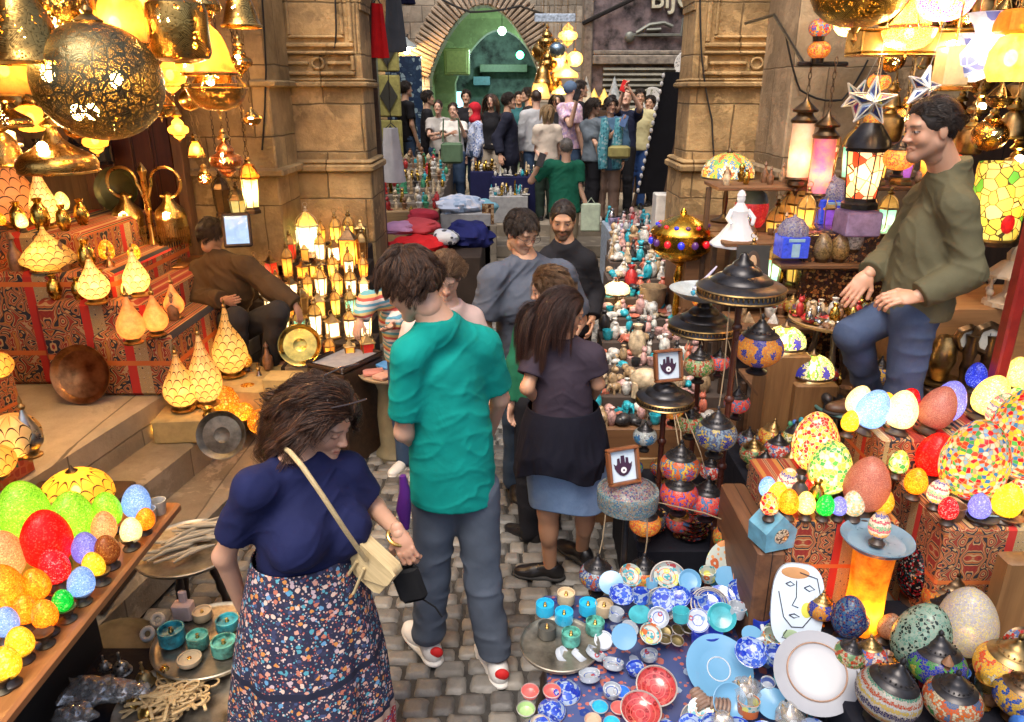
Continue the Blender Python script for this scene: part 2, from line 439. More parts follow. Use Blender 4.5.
def hand_prims(w,d,n,side,s=1.0,curl=.5,spread=0.0):
 d=nrm(d);n=nrm(np.asarray(n)-d*np.dot(n,d));sd_=np.cross(d,n);
 if np.dot(sd_,side)<0:sd_=-sd_
 Fm=np.stack([sd_,d,n],1);P=[ell(w+d*.045*s,V3(.036,.05,.0145)*s,Fm,.012),cap(w-d*.02*s,w+d*.03*s,.023*s,.024*s,.015,(n,1.35))]
 ln=(.068,.076,.071,.056)
 for i in range(4):
  o=(.027-i*.018);p=w+d*(.084-.004*abs(i-1))*s+sd_*o*s;a=curl*.5;v=d*cos(a)+n*sin(a)+sd_*(.12*(1.5-i)*spread)
  r=(.0088-.0007*(i==3))*s
  for sg,fr_ in enumerate((.45,.32,.23)):
   q=p+nrm(v)*ln[i]*fr_*s;P.append(cap(p-(v*.012*s if sg==0 else 0),q,r,r*.93,.0035));r*=.93;p=q;a+=curl*.75;v=d*cos(a)+n*sin(a)+sd_*(.08*(1.5-i)*spread)
 p=w+d*.018*s+sd_*.022*s;v=nrm(sd_*.75+d*.75+n*.35);q=p+v*.042*s;P.append(cap(p,q,.0125*s,.0105*s,.008));v=nrm(d*.9+sd_*.28+n*(.25+.5*curl));P.append(cap(q,q+v*.034*s,.0102*s,.0085*s,.004))
 return P
DOWN=V3(0,0,-1)
def skeleton(root,yaw,H,fem=False):
 f=V3(-sin(yaw),cos(yaw),0);r=V3(cos(yaw),sin(yaw),0);u=V3(0,0,1);rt=np.asarray(root,float)
 sw=.098 if fem else .112
 T=lambda x,y,z:rt+(r*x+f*y+u*z)*H
 J=dict(pel=T(0,0,.535),waist=T(0,.0,.61),neck=T(0,-.008,.825),head=T(0,.012,.925))
 for k,m in(('R',1),('L',-1)):
  J['sh'+k]=T(m*sw,-.004,.805);J['el'+k]=T(m*(sw+.022),-.015,.635);J['wr'+k]=T(m*(sw+.022),.03,.49)
  J['hip'+k]=T(m*.05,0,.52);J['kn'+k]=T(m*.052,.012,.285);J['an'+k]=T(m*.055,-.005,.045)
 J['f']=f;J['r']=r
 return J
def strands(c,Fm,s,spec,coll,seed):
 rg=np.random.RandomState(seed);N=spec.get('n',1200);S=spec.get('seg',9)
 L0=spec.get('len',.06);hl=spec.get('line',.0)
 pts=rg.normal(size=(N*3,3));pts/=np.linalg.norm(pts,axis=1)[:,None]
 er=np.array((.0735,.0925,.0835));ec=np.array((0,-.012,.03));P=pts*er+ec
 x,y,z=P.T
 ok=(z>.05-hl)&(y<=.03+1.7*(z-.04))|(y<.028)&(z>.0)&((np.abs(x)>.03)|(z>.05))&(y<.028-.0*z)|(y<-.02)&(z>-.045)
 ok&=~((y>.06)&(z<.06-hl));P=P[ok][:N];x,y,z=P.T;n=(P-ec)/er;n/=np.linalg.norm(n,axis=1)[:,None];N=len(P)
 part=spec.get('part',0.0);sgn=np.sign(x-part);sgn[sgn==0]=1
 st=spec.get('style','short')
 comb={'short':np.stack([x*3,.25-y*2,-np.ones(N)*.25],1),'fringe':np.stack([sgn*.35+x*6,.9-5*np.maximum(-y,0)*4,-.35-0*x],1),'back':np.stack([x*2,-np.ones(N),-.3-0*x],1),'down':np.stack([sgn*(.9-7*np.abs(x)).clip(0),-.25-0*x,-.6-0*x],1)}[st]
 if st=='bun':pass
 comb=comb+rg.normal(size=(N,3))*spec.get('mess',.25);comb-=n*(comb*n).sum(1)[:,None]*.9
 comb/=np.linalg.norm(comb,axis=1)[:,None]+1e-9
 g=Fm.T@DOWN;L=L0*(1+spec.get('var',.25)*rg.uniform(-1,1,N));lift=spec.get('lift',.25);lay=spec.get('th',.006)/.082+spec.get('lay',.03)*rg.uniform(.1,1,N)
 gw=spec.get('grav',.5);tgt=spec.get('target');ph=rg.uniform(0,6.28,N);cr=spec.get('curl',0.0);cf=spec.get('cf',60)
 out=[];p=P.copy();out.append(p.copy())
 for i in range(1,S):
  t=i/(S-1)
  v=comb*(1-t)**spec.get('cp',1.0)+g[None]*gw*(t if gw<3 else 1)+n*lift*(1-t)**2
  if tgt is not None:v=(np.array(tgt)[None]-p)*12+n*.1*(1-t)
  v/=np.linalg.norm(v,axis=1)[:,None]+1e-9;p=p+v*(L/(S-1))[:,None]
  for _ in range(1):
   e=(p-ec)/(er*(1+lay[:,None]));m=np.linalg.norm(e,axis=1);ins=m<1;p[ins]=(e[ins]/m[ins,None])*(er*(1+lay[ins,None]))+ec
  if L0>.12:
   fc=np.array((0,.075,-.045));fr_=np.array((.066,.085,.1));e=(p-fc)/fr_;m=np.linalg.norm(e,axis=1);ins=(m<1)&(p[:,2]<.055)
   tgt_=e/m[:,None];tgt_[:,1]=np.minimum(tgt_[:,1],-.15);tgt_[:,0]=np.sign(p[:,0])*np.maximum(np.abs(tgt_[:,0]),.9);p[ins]=tgt_[ins]*fr_+fc
  wv=c+(p*s)@Fm.T
  for(cc,rr,FF)in coll:
   e=((wv-cc)@FF)/rr;m=np.linalg.norm(e,axis=1);ins=m<1
   if ins.any():wv[ins]=cc+(e[ins]/m[ins,None]*rr)@FF.T
  p=(wv-c)@Fm/s;out.append(p.copy())
 O=np.stack(out,1)
 cl=spec.get('clump',.75)
 if cl and N>60:
  K_=spec.get('locks',max(12,N//45));gi=rg.choice(N,K_,replace=False);near=np.empty(N,int)
  for q in range(0,N,1500):near[q:q+1500]=gi[np.argmin(((P[q:q+1500,None]-P[gi][None])**2).sum(-1),1)]
  w_=(cl*np.linspace(0,1,S)**.6)[None,:,None];of_=(P-P[near])[:,None]*(1-.75*np.linspace(0,1,S))[None,:,None]+rg.normal(0,.0018,(N,1,3));O=O*(1-w_)+(O[near]+of_)*w_;ph=ph[near]+rg.normal(0,.25,N);L=L[near]*rg.uniform(.9,1.05,N)
 if cr:
  tt=np.linspace(0,1,S)[None]*L[:,None]*cf;env=np.minimum(1,np.linspace(0,1,S)*2.5)[None]
  a=np.cross(n,g[None]+.01);a/=np.linalg.norm(a,axis=1)[:,None]+1e-9
  O=O+a[:,None]*(np.cos(tt+ph[:,None])*env*cr)[...,None]+n[:,None]*(np.sin(tt+ph[:,None])*env*cr)[...,None]
 Wd=c+(O*s)@Fm.T
 tn=np.gradient(Wd,axis=1);tn/=np.linalg.norm(tn,axis=2)[...,None]+1e-9
 nw=(n@Fm.T)[:,None];sd1=np.cross(tn,nw);sd1/=np.linalg.norm(sd1,axis=2)[...,None]+1e-9;sd2=np.cross(tn,sd1)
 wd=spec.get('w',.0016)*s*(1-.75*np.linspace(0,1,S)**2)[None,:,None]
 ring=[Wd+(sd1*cos(a)*1.0+sd2*sin(a)*.6)*wd for a in(0,2.09,4.19)]
 V=np.stack(ring,2).reshape(-1,3);nn=np.arange(N)[:,None,None]*S*3;ii=np.arange(S-1)[None,:,None]*3;jj=np.arange(3)[None,None]
 j2=(jj+1)%3;q=np.stack([nn+ii+jj,nn+ii+j2,nn+ii+3+j2,nn+ii+3+jj],-1).reshape(-1,4)
 hv=np.repeat(np.clip(rg.normal(.42,.22,N),0,1),S*3)+np.tile(np.repeat(np.linspace(0,.15,S),3),N)
 return V,q,hv
def shoe_mesh(an,toe,H,hi=.0):
 f=nrm(V3(toe[0]-an[0],toe[1]-an[1],0));r=V3(f[1],-f[0],0);g=V3(an[0],an[1],an[2]-.045*H)
 T=lambda x,y,z:g+(r*x+f*y+V3(0,0,z))*(H/1.75)
 Fm=np.stack([r,f,V3(0,0,1)],1);sc=H/1.75
 up=[ell(T(0,-.03,.045),V3(.04,.052,.05)*sc,Fm,.03),ell(T(.002,.12,.028),V3(.046,.085,.036)*sc,Fm,.03),cap(T(0,-.01,.075+hi),T(0,.09,.045),.034*sc,.032*sc,.03)]
 up.append(ell(T(0,-.01,.13+hi),V3(.03,.042,.05)*sc,Fm,.006,'sub'))
 sole=[ell(T(0,-.04,.012),V3(.042,.05,.018)*sc,Fm,.02),ell(T(.002,.12,.012),V3(.05,.095,.018)*sc,Fm,.02),ell(T(0,.04,.012),V3(.04,.1,.018)*sc,Fm,.02)]
 gr=[(T(0,0,.0),V3(0,0,-1))]
 return up,sole,gr,(T,f,r)
def person(label,root,yaw,H=1.7,J=None,face=None,hup=None,fem=False,tone=(.55,.33,.22),hair=None,top=None,bottom=None,shoes=None,brow=(.05,.03,.02),beard=None,stub=0,eyes='open',res=.009,hres=.0035,bulk=1.0,group=None,seed=1,hands=None,belly=0.0,bust=0.0,hs=.95,mat_=None):
 yaw=R(yaw);K=skeleton(root,yaw,H,fem);K.update({k:np.asarray(v,float)for k,v in(J or{}).items()})
 if J and 'shL' in J and 'shR' in J:mid_=(K['shL']+K['shR'])/2;K['shL']=mid_+(K['shL']-mid_)*.9-V3(0,0,.03);K['shR']=mid_+(K['shR']-mid_)*.9-V3(0,0,.03)
 rt=np.asarray(root,float);s=H/1.75;B=bulk
 rgt=nrm(K['shR']-K['shL']);upv=nrm(K['neck']-K['pel']);fwd=nrm(np.cross(upv,rgt));FT=np.stack([rgt,fwd,upv],1)
 hipf=nrm(K['hipR']-K['hipL']);FP=fr(nrm(np.cross(V3(0,0,1),hipf)),V3(0,0,1))
 ff=nrm(face if face is not None else fwd);hu=nrm(hup if hup is not None else(upv*.5+V3(0,0,1)));FH=fr(ff,hu)
 hc=K['head'];hsc=hs*(H/1.75)**.6*(.95 if fem else 1.0)
 sh=(K['shR']+K['shL'])/2;sw=np.linalg.norm(K['shR']-K['shL'])/2;tl=np.linalg.norm(K['neck']-K['pel'])
 def torso(g=0.0):
  w=sw*1.0
  wd=w*.86*B;ws_=(.112 if fem else .132)*s*B+belly*.7;hp_r=(.152 if fem else .143)*s*B+belly*.4;wst=K['pel']+(sh-K['pel'])*.36;fl=(FT[:,1],1.55)
  P=[cap(sh-upv*wd*.82,wst+fwd*belly*.3,wd+g,ws_+g,.02,fl),cap(wst+fwd*belly*.3,K['pel']-V3(0,0,.01),ws_+g,hp_r+g,.04,(FP[:,1],1.42)),ell(sh-upv*tl*.3+fwd*.012,V3(wd*.8+g,.1*s*B+g,tl*.28),FT,.04),cap(K['shR'],K['neck']-upv*.035,.036*s+g*.8,.056*s+g*.6,.05),cap(K['shL'],K['neck']-upv*.035,.036*s+g*.8,.056*s+g*.6,.05)]
  if bust:
   for m in(-1,1):P.append(ell(sh-upv*tl*.33+rgt*m*.078*s*B+fwd*(.085*s*B),V3(.07,.055+bust,.07)*s*B+g,FT,.04))
  return P
 def arm(k,g=0.0,to=1.0,kk=.02):
  a,b,c=K['sh'+k],K['el'+k],K['wr'+k];f_=.88 if fem else 1
  P=[cap(a,b,.044*s*B*f_+g,.036*s*B*f_+g,.035)]
  if to>1:P+=[cap(b,c,.037*s*B*f_+g,.025*s*f_+g*.8,kk)]
  return P
 def leg(k,g=0.0,g2=None):
  a,b,c=K['hip'+k],K['kn'+k],K['an'+k];g2=g if g2 is None else g2
  return[cap(a,b,.085*s*B+g,.055*s*B+(g+g2)/2,.04),cap(b,c,.052*s*B+(g+g2)/2,.036*s+g2,.03),ell(b+(c-b)*.28-FP[:,1]*.012,V3(.047*s*B+g,.05*s*B+g,.1*s),None,.03)]
 body=torso(-.012)
 for k in 'RL':body+=arm(k,0,2)+leg(k)
 body+=[cap(K['neck']-upv*.02,hc-FH[:,1]*.018*s-FH[:,2]*.05,.056*s*(.86 if fem else 1.05),.05*s*(.86 if fem else 1.02),.03)]
 V,Q=nets(*field(body,res));V=relax(V,Q,1);parts=[(V,Q)];tone=np.array(tone);cols=[np.tile(tone,(len(V),1))]
 hp=head_prims(hc,FH,hsc,fem)+[cap(hc-FH[:,2]*.05*hsc-FH[:,1]*.02*hsc,hc-FH[:,2]*.1*hsc-FH[:,1]*.022*hsc,.046*s,.046*s,.02)]
 V,Q=nets(*field(hp,hres));parts.append((V,Q));cols.append(head_cols(V,hc,FH,hsc,tone,fem,brow,beard,eyes,stub))
 hands=hands or{}
 for k in 'RL':
  w=K['wr'+k];d=nrm(w-K['el'+k]);spec=hands.get(k,{})
  if spec is None:continue
  d=nrm(spec.get('d',d));n=spec.get('n',(rgt if k=='L' else-rgt));sd_=spec.get('s',fwd)
  if abs(np.dot(n,d))>.95:n=fwd
  hp_=hand_prims(w,d,n,sd_,s*(.9 if fem else 1),spec.get('curl',.45),spec.get('spread',.3))
  V,Q=nets(*field(hp_,max(.0028,hres*.8)));parts.append((V,Q));cols.append(np.tile(tone*(1,.93,.9),(len(V),1)))
 sk=skin('skin',(.5,.3,.2))
 b=link('person',qmesh('person',parts,sk,np.concatenate(cols),'col',rt),None,tuple(rt));tag(b,label,'person',group)
 def sub(name,prims,mat,h=None,cuts=(),folds=None,rel=1):
  V,Q=nets(*field(prims,h or res,cuts));V=relax(V,Q,rel)
  if folds is not None:
   N=vnormals(V,Q);am=folds(V)
   for p_ in prims:
    if p_.get('cut')and p_['t']=='cap':cp,cn=p_['cut'][0];ds=np.linalg.norm(V-cp,axis=1);am=am*np.where(ds<.13,np.clip(np.abs((V-cp)@np.asarray(cn,float))/.05,0,1),1)
   for(cp,cn)in cuts:am=am*np.clip(-((V-cp)@np.asarray(cn,float))/.035,0,1)
   V=V+N*am[:,None]
  return link(name,qmesh(name,[(V,Q)],mat,None,'col',rt),b)
 def fold(amp,sc=(7,7,11),sd_=1,skew=.8):
  def fn(V):
   L=(V-K['pel'])@FT;q=L*np.array(sc);q[:,2]+=skew*np.abs(q[:,0])*1.2;w=vnoise(q*.7,seed+5)*1.6
   n1=vnoise(q+w[:,None],seed+sd_);n2=vnoise(q*2.3+w[:,None],seed+sd_+3)
   r1=1-np.abs(2*n1-1);r2=1-np.abs(2*n2-1)
   q3=np.stack([q[:,0]*.5+q[:,2]*1.1,q[:,1],q[:,2]*.45-q[:,0]*.9],1)*1.5;r3=1-np.abs(2*vnoise(q3+w[:,None]*.5,seed+9)-1);return amp*.5*((r1**2-.35)+.3*(r2**2-.35)+.9*(r3**5-.15))
  return fn
 ns=dict(K=K,FT=FT,FP=FP,FH=FH,hc=hc,hsc=hsc,s=s,sub=sub,b=b,rt=rt,fold=fold,torso=torso,leg=leg,upv=upv,fwd=fwd,rgt=rgt,sh=sh,sw=sw,tl=tl)
 if top:
  g=top.get('g',.014);P=torso(g);lo=top.get('hem',.0)
  for k in 'RL':
   a,e,w=K['sh'+k],K['el'+k],K['wr'+k];sl=top.get('sleeve',.62)
   if sl<=0:continue
   gs=g+top.get('sg',.006)
   if sl<1:
    c=a+(e-a)*sl;dn=nrm(e-a);P+=[cap(a,c,.042*s*B+gs*.8,.04*s*B+gs*1.0,.045,cut=[(c,dn)])]
    P+=[cap(c-dn*.02,c+dn*.05,.033*s*B+gs*.35,None,.004,op='sub')]
   else:
    dn=nrm(w-e);c=e+(w-e)*min(1,sl-1);P+=[cap(a,e,.043*s*B+gs*.8,.037*s*B+gs*.9,.045),cap(e,c,.041*s*B+gs,.031*s+gs*.8,.02,cut=[(c,dn)])]
  if lo is not None:
   P+=[cap(K['pel']+(sh-K['pel'])*.5,K['pel']-V3(0,0,.1),(.118 if fem else .14)*s*B+g+belly*.6,(.157 if fem else .16)*s*B+g*1.3+belly*.4,.03,(FP[:,1],1.32))]
  nk=K['neck'];nr=top.get('neck',.068);fdn=top.get('vneck',.015)
  if top.get('collar'):
   P+=[cap(nk-upv*.03,nk+upv*.035+fwd*.0,.072*s,.066*s,.015)]
  else:P+=[ell(nk+upv*.035+fwd*fdn,V3(nr,nr+fdn,.05)*s,FT,.012,'sub')]
  hz=K['pel']-V3(0,0,(.04+(lo or 0))*s)
  if lo is None:hz=K['pel']+V3(0,0,.06)
  cuts=[(hz,V3(0,0,-1))]
  if top.get('collar'):cuts.append((nk+upv*.045+fwd*0,nrm(upv+fwd*.35)))
  sub(top.get('name','shirt'),P,top['mat'],top.get('h',res*.85),cuts,fold(top.get('fold',.007)))
 if bottom and bottom.get('kind','trousers')=='trousers':
  g=bottom.get('g',.014);g2=bottom.get('g2',.026);P=[ell(K['pel'],V3(.147*s*B+g,.11*s*B+g+belly*.5,.12*s),FP,.035,cut=[(K['pel']+upv*.08*s,upv)])]
  for k in 'RL':
   P+=leg(k,g,g2)
   if bottom.get('short'):P[-2]['cut']=None
  c=[]
  def ff_(V):
   z=(V[:,2]-rt[2]);q=(V-rt)*np.array((7,7,15));n1=vnoise(q,seed+2);r1=1-np.abs(2*n1-1)
   return bottom.get('fold',.008)*(r1**2-.35)*(.55+.9*np.exp(-(z/.22)**2)+.3*np.exp(-((z-.48*s)/.1)**2))
  an=min(K['anR'][2],K['anL'][2]);cut=[(V3(0,0,an+bottom.get('cuff',.0)),DOWN)]if bottom.get('cuff')is not None and bottom.get('flatcut',True)else[]
  sub('trousers',P,bottom['mat'],res*.85,c+cut,ff_)
 elif bottom:bottom['fn'](ns,bottom)
 if shoes:
  for k in 'RL':
   an=K['an'+k];tv=shoes.get('toe'+k,FP[:,1]);up,sole,gr,_=shoe_mesh(an,an+np.asarray(tv)*.2,H,shoes.get('hi',0))
   V,Q=nets(*field(up,min(res,.006),gr));o=link('shoe',qmesh('shoe',[(V,Q)],shoes['mat'],None,'col',rt),b)
   tb_=shoes.get('tab')
   if tb_:TT=shoe_mesh(an,an+np.asarray(tv)*.2,H)[3][0];Vt,Qt=nets(*field([ell(TT(0,-.068,.064),V3(.03,.0165,.026),None,.01)],.004));link('heel_tab',qmesh('heel_tab',[(Vt,Qt)],tb_,None,'col',rt),o)
   V,Q=nets(*field(sole,min(res,.006),gr));link('sole',qmesh('sole',[(V,Q)],shoes['sole'],None,'col',rt),o)
 if hair:
  E=lambda x,y,z,a,bb,d,k=.02,op='add':ell(hc+FH@(np.array((x,y,z))*hsc),np.array((a,bb,d))*hsc,FH,k,op)
  th=hair.get('th',.006);P=[E(0,-.014,.032,.0735+th,.0925+th,.0835+th),E(0,.09,-.03,.085,.062,.1+hair.get('hl',0),.01,'sub'),E(0,.01,-.09,.1,.1,.075,.02,'sub')]
  for e in hair.get('add',[]):P.append(E(*e))
  V,Q=nets(*field(P,max(hres,.004)));N=vnormals(V,Q);V=V+N*(.006*hair.get('lump',.6)*(vnoise(V*60,seed)-.5))[:,None]
  prt=[(V,Q)];hv=[np.clip(.1+.35*vnoise((V-hc)@FH*np.array((420,60,120)),3),0,1)]
  coll=[(sh-upv*tl*.25,V3(sw*1.05,.145*s*B+.02,tl*.42),FT)]+[(K['sh'+k],V3(.07,.07,.07),FT)for k in 'RL']
  for i,sp in enumerate([hair]+hair.get('more',[])):
   q=dict(hair);q.update(sp);
   if i==0:q['target']=sp.get('target')
   V,Q,h_=strands(hc,FH,hsc,q,coll if q.get('len',.06)>.12 else[],seed+i);prt.append((V,Q));hv.append(h_)
  link('hair',qmesh('hair',prt,hair['mat'],np.concatenate(hv),'hv',rt),b)
 return ns
# ---------------------------------------------------------------- people
def A(px,py,Y):return np.array(at(px,py,Y))
DKH=dict(color=(.018,.011,.008),c2=(.07,.04,.025));BRH=dict(color=(.035,.016,.009),c2=(.17,.075,.035));BLH=dict(color=(.3,.19,.09),c2=(.6,.45,.25))
def HM(k):return hairm('hair_'+str(k['color'][0]),k['color'],k['c2'])
def short(k=DKH,**kw):
 d=dict(mat=HM(k),n=3600,len=.035,style='short',lay=.09,lift=.55,grav=.15,w=.002,seg=5,mess=.35);d.update(kw);return d
def longh(k=DKH,**kw):
 d=dict(mat=HM(k),n=900,len=.36,style='down',lay=.12,lift=.35,grav=1.2,w=.0024,seg=14,mess=.15,cp=2,th=.008);d.update(kw);return d
def skirt_fn(ns,b):
 K,rt,s=ns['K'],ns['rt'],ns['s'];N,Mr=160,60;z1=b['hem'];w0=np.array(b.get('waist',K['pel']+V3(0,0,.13)));hw=np.array(b['hemc']);FP=ns['FP']
 V=[];T_=[]
 for j in range(Mr):
  t=j/(Mr-1);c=w0*(1-t)+hw*t;c[2]=w0[2]*(1-t)+z1*t
  e=1-(1-t)**2.2;rx=b['r0'][0]+(b['r1'][0]-b['r0'][0])*e;ry=b['r0'][1]+(b['r1'][1]-b['r0'][1])*e
  a=np.linspace(0,2*pi,N,endpoint=False)
  q=np.stack([np.cos(a)*2.6,np.sin(a)*2.6,np.full(N,t*1.1)],1);n1=vnoise(q,b.get('seed',3));n2=vnoise(q*2.3,9)
  wv=1+b['pleat']*t*((1-np.abs(2*n1-1))+.5*(1-np.abs(2*n2-1))-.8)
  V.append(c+FP[:,0]*(np.cos(a)*rx*wv)[:,None]+FP[:,1]*(np.sin(a)*ry*wv)[:,None]+V3(0,0,1)*(b.get('wav',.012)*np.sin(3*a+1)*t)[:,None]);T_.append(np.full(N,t))
 V=np.concatenate(V);i=np.arange(N);Q=np.concatenate([np.stack([j*N+i,j*N+(i+1)%N,(j+1)*N+(i+1)%N,(j+1)*N+i],1)[:,::-1]for j in range(Mr-1)])
 o=link('skirt',qmesh('skirt',[(V,Q)],b['mat'],np.concatenate(T_),'t',rt),ns['b'])
 md=o.modifiers.new('s','SOLIDIFY');md.thickness=.004
@memo
def floral_mat():
 t=NT('floral_skirt');v=t.obj(False);T_=t.n('ShaderNodeAttribute',attribute_name='t').outputs['Fac']
 wv=t.vm('ADD',v,t.vm('SCALE',t.noise(v,30,2).outputs[1],.012))
 v1=t.vor(wv,56);v2=t.vor(wv,130);cr=t.xyz(v1 .outputs['Color'])[0];cr2=t.xyz(v2 .outputs['Color'])[1]
 pal=t.ramp(cr,rampcols([(.62,.3,.22),(.05,.07,.16),(.08,.32,.4),(.7,.5,.4),(.035,.04,.1),(.6,.24,.06),(.55,.4,.42),(.03,.03,.07),(.12,.3,.5),(.5,.16,.1)]),'CONSTANT')
 pal2=t.ramp(cr2,rampcols([(.02,.02,.05),(.6,.35,.28),(.03,.03,.08),(.1,.32,.4),(.02,.02,.05),(.65,.5,.45),(.4,.08,.06)]),'CONSTANT')
 nzz=t.math('MULTIPLY',t.noise(v,140,3).outputs[0],.45);base=t.mix(t.math('LESS_THAN',t.math('ADD',v1 .outputs['Distance'],nzz),.62),t.mix(t.math('LESS_THAN',t.math('ADD',v2 .outputs['Distance'],nzz),.62),(.018,.02,.05),pal2),pal)
 red=t.mix(t.math('LESS_THAN',v2 .outputs['Distance'],.45),(.42,.02,.03),t.ramp(cr2,rampcols([(.6,.35,.28),(.35,.02,.03),(.05,.1,.3),(.55,.05,.06),(.7,.6,.5)]),'CONSTANT'))
 def band(c,w):return t.math('LESS_THAN',t.math('ABSOLUTE',t.math('SUBTRACT',T_,c)),w)
 col=t.mix(t.math('GREATER_THAN',T_,.68),base,red);col=t.mix(band(.4,.012),col,(.008,.01,.03));col=t.mix(band(.645,.01),col,(.008,.01,.03));col=t.mix(band(.667,.016),col,(.5,.33,.24))
 b=t.bsdf(col,.85,0,t.bump(t.noise(v,300).outputs[0],.2,.003));return t.done(b)
@memo
def stripe_mat():
 t=NT('striped_knit');v=t.obj(False);x=t.xyz(v)[2]
 f=t.math('FRACT',t.math('MULTIPLY',t.math('ADD',x,t.math('MULTIPLY',t.noise(v,6).outputs[0],.03)),11.0))
 return t.done(t.bsdf(t.ramp(f,rampcols([(.6,.55,.5),(.1,.3,.42),(.6,.55,.5),(.45,.08,.06),(.55,.4,.15),(.12,.35,.4)]),'CONSTANT'),.9))
@memo
def patt_mat(name,base,cols,sc=40):
 t=NT(name);v=t.obj(False);w=t.vor(v,sc)
 return t.done(t.bsdf(t.mix(t.math('LESS_THAN',w.outputs['Distance'],.5),base,t.ramp(t.xyz(w.outputs['Color'])[0],rampcols(cols),'CONSTANT')),.85))
def P_NEAR():
 fem=dict(fem=True)
 white=cloth('white_cotton',(.72,.7,.66));navy=cloth('navy_cotton',(.01,.014,.065));black=cloth('black_cotton',(.012,.012,.016))
 wshoe=plain('white_leather',(.72,.7,.66),.45,0,.06);wsole=plain('white_rubber',(.7,.68,.63),.6);bshoe=plain('black_leather',(.012,.011,.012),.3);bsole=plain('black_rubber',(.02,.02,.02),.7)
 rt=V3(-.60,1.88,0);J=dict(shR=A(246,480,1.75),shL=A(350,460,1.97),neck=A(298,452,1.88),head=A(322,423,1.93),elR=A(224,556,1.80),wrR=A(243,608,1.86),elL=A(375,508,2.0),wrL=A(399,533,1.86),pel=V3(-.60,1.88,.88),hipR=V3(-.68,1.84,.86),hipL=V3(-.54,1.92,.86),knR=V3(-.68,1.80,.45),knL=V3(-.5,1.9,.45),anR=V3(-.7,1.82,.07),anL=V3(-.5,1.92,.07))
 person('woman with curly shoulder length brown hair in navy tee and floral tiered skirt',rt,-145,1.62,J,V3(.9,-.34,-.36),V3(.3,.0,1),tone=(.52,.29,.19),bulk=1.02,bust=.016,res=.007,hres=.0028,eyes='down',brow=(.06,.03,.02),belly=.03,seed=3,**fem,hair=dict(mat=HM(dict(color=(.031,.012,.006),c2=(.16,.06,.024))),n=10000,len=.21,style='back',lay=.14,lift=.22,grav=1.0,w=.0014,seg=26,mess=.1,cp=1.1,curl=.014,cf=58,th=.02,var=.4,locks=130,add=[(0,-.09,-.02,.085,.075,.1,.05)]),top=dict(mat=navy,sleeve=.68,g=.011,sg=.004,hem=-.08,neck=.085,vneck=.03,fold=.009),bottom=dict(kind='skirt',fn=skirt_fn,hem=.14,waist=(-.615,1.86,1.03),hemc=(-.66,1.88,.1),r0=(.15,.128),r1=(.25,.238),pleat=.26,mat=floral_mat()),shoes=dict(mat=plain('tan_sandal',(.4,.22,.1),.6),sole=bsole),hands=dict(R=dict(n=V3(.9,.3,0),s=V3(.2,-.8,-.3),curl=.35,d=V3(.35,.0,-.9)),L=dict(n=V3(.1,.9,-.3),s=V3(-.8,-.2,.2),curl=.7,d=V3(.35,-.25,-.85))))
 teal=cloth('teal_cotton',(.0,.27,.23));chino=cloth('grey_chino',(.085,.105,.14))
 J=dict(head=A(409,283,2.42),neck=A(437,318,2.42),shL=A(405,347,2.36),shR=A(487,336,2.50),elL=A(404,432,2.40),wrL=A(428,452,2.62),elR=A(500,398,2.58),wrR=A(486,440,2.78),pel=A(453,480,2.50),hipL=A(434,492,2.50),hipR=A(476,490,2.50),knL=A(433,575,2.54),knR=A(482,578,2.50),anL=A(428,640,2.56),anR=A(496,660,2.46))
 person('tall young man in bright teal tee shirt and grey trousers seen from behind',(-.25,2.52,0),8,1.8,J,V3(-.78,.3,-.5),V3(-.35,.1,1),tone=(.6,.36,.25),res=.0075,hres=.0028,eyes='down',bulk=.9,hair=dict(mat=HM(BRH),n=8000,len=.062,style='fringe',lay=.06,lift=.5,grav=.3,w=.0012,seg=8,mess=.14,th=.012,hl=.0,add=[(0,-.06,.0,.062,.05,.07)],line=.01),top=dict(mat=teal,sleeve=.78,g=.014,sg=.01,hem=.03,neck=.066,fold=.009),bottom=dict(mat=chino,g=.012,g2=.03,fold=.013,cuff=.035),shoes=dict(mat=wshoe,sole=wsole,tab=plain('red_suede',(.55,.01,.01),.7),toeL=V3(-.55,.8,0),toeR=V3(-.35,.9,0)),hands=dict(L=dict(curl=.6),R=dict(curl=.6)))
 J=dict(head=A(565,312,3.02),neck=A(563,338,3.0),shL=A(534,352,2.98),shR=A(594,350,2.98),elL=A(527,388,2.92),wrL=A(545,408,3.1),elR=A(598,384,2.98),wrR=A(590,402,3.15),pel=A(562,428,3.0),hipL=A(548,438,3.0),hipR=A(578,436,3.0),knL=A(548,512,3.03),knR=A(586,508,3.05),anL=A(550,566,3.10),anR=A(582,549,3.20))
 btee=cloth('charcoal_cotton',(.042,.03,.045));denim=cloth('denim_skirt',(.09,.17,.34),kind='denim',color2=(.3,.42,.6))
 def dskirt(ns,b):
  skirt_fn(ns,dict(b,mat=denim,hem=.5,waist=A(563,440,3.0),hemc=A(568,530,3.05),r0=(.165,.13),r1=(.187,.155),pleat=.03))
  n0=len(ns['b'].children);skirt_fn(ns,dict(b,mat=cloth('navy_knit',(.004,.004,.011)),hem=.72,waist=A(563,405,3.0),hemc=A(560,480,2.98),r0=(.158,.135),r1=(.205,.172),pleat=.2,seed=12,wav=.035))
  c=ns['b'].children[-1];c.name='tied_cardigan';c.rotation_euler=(0,.0,0)
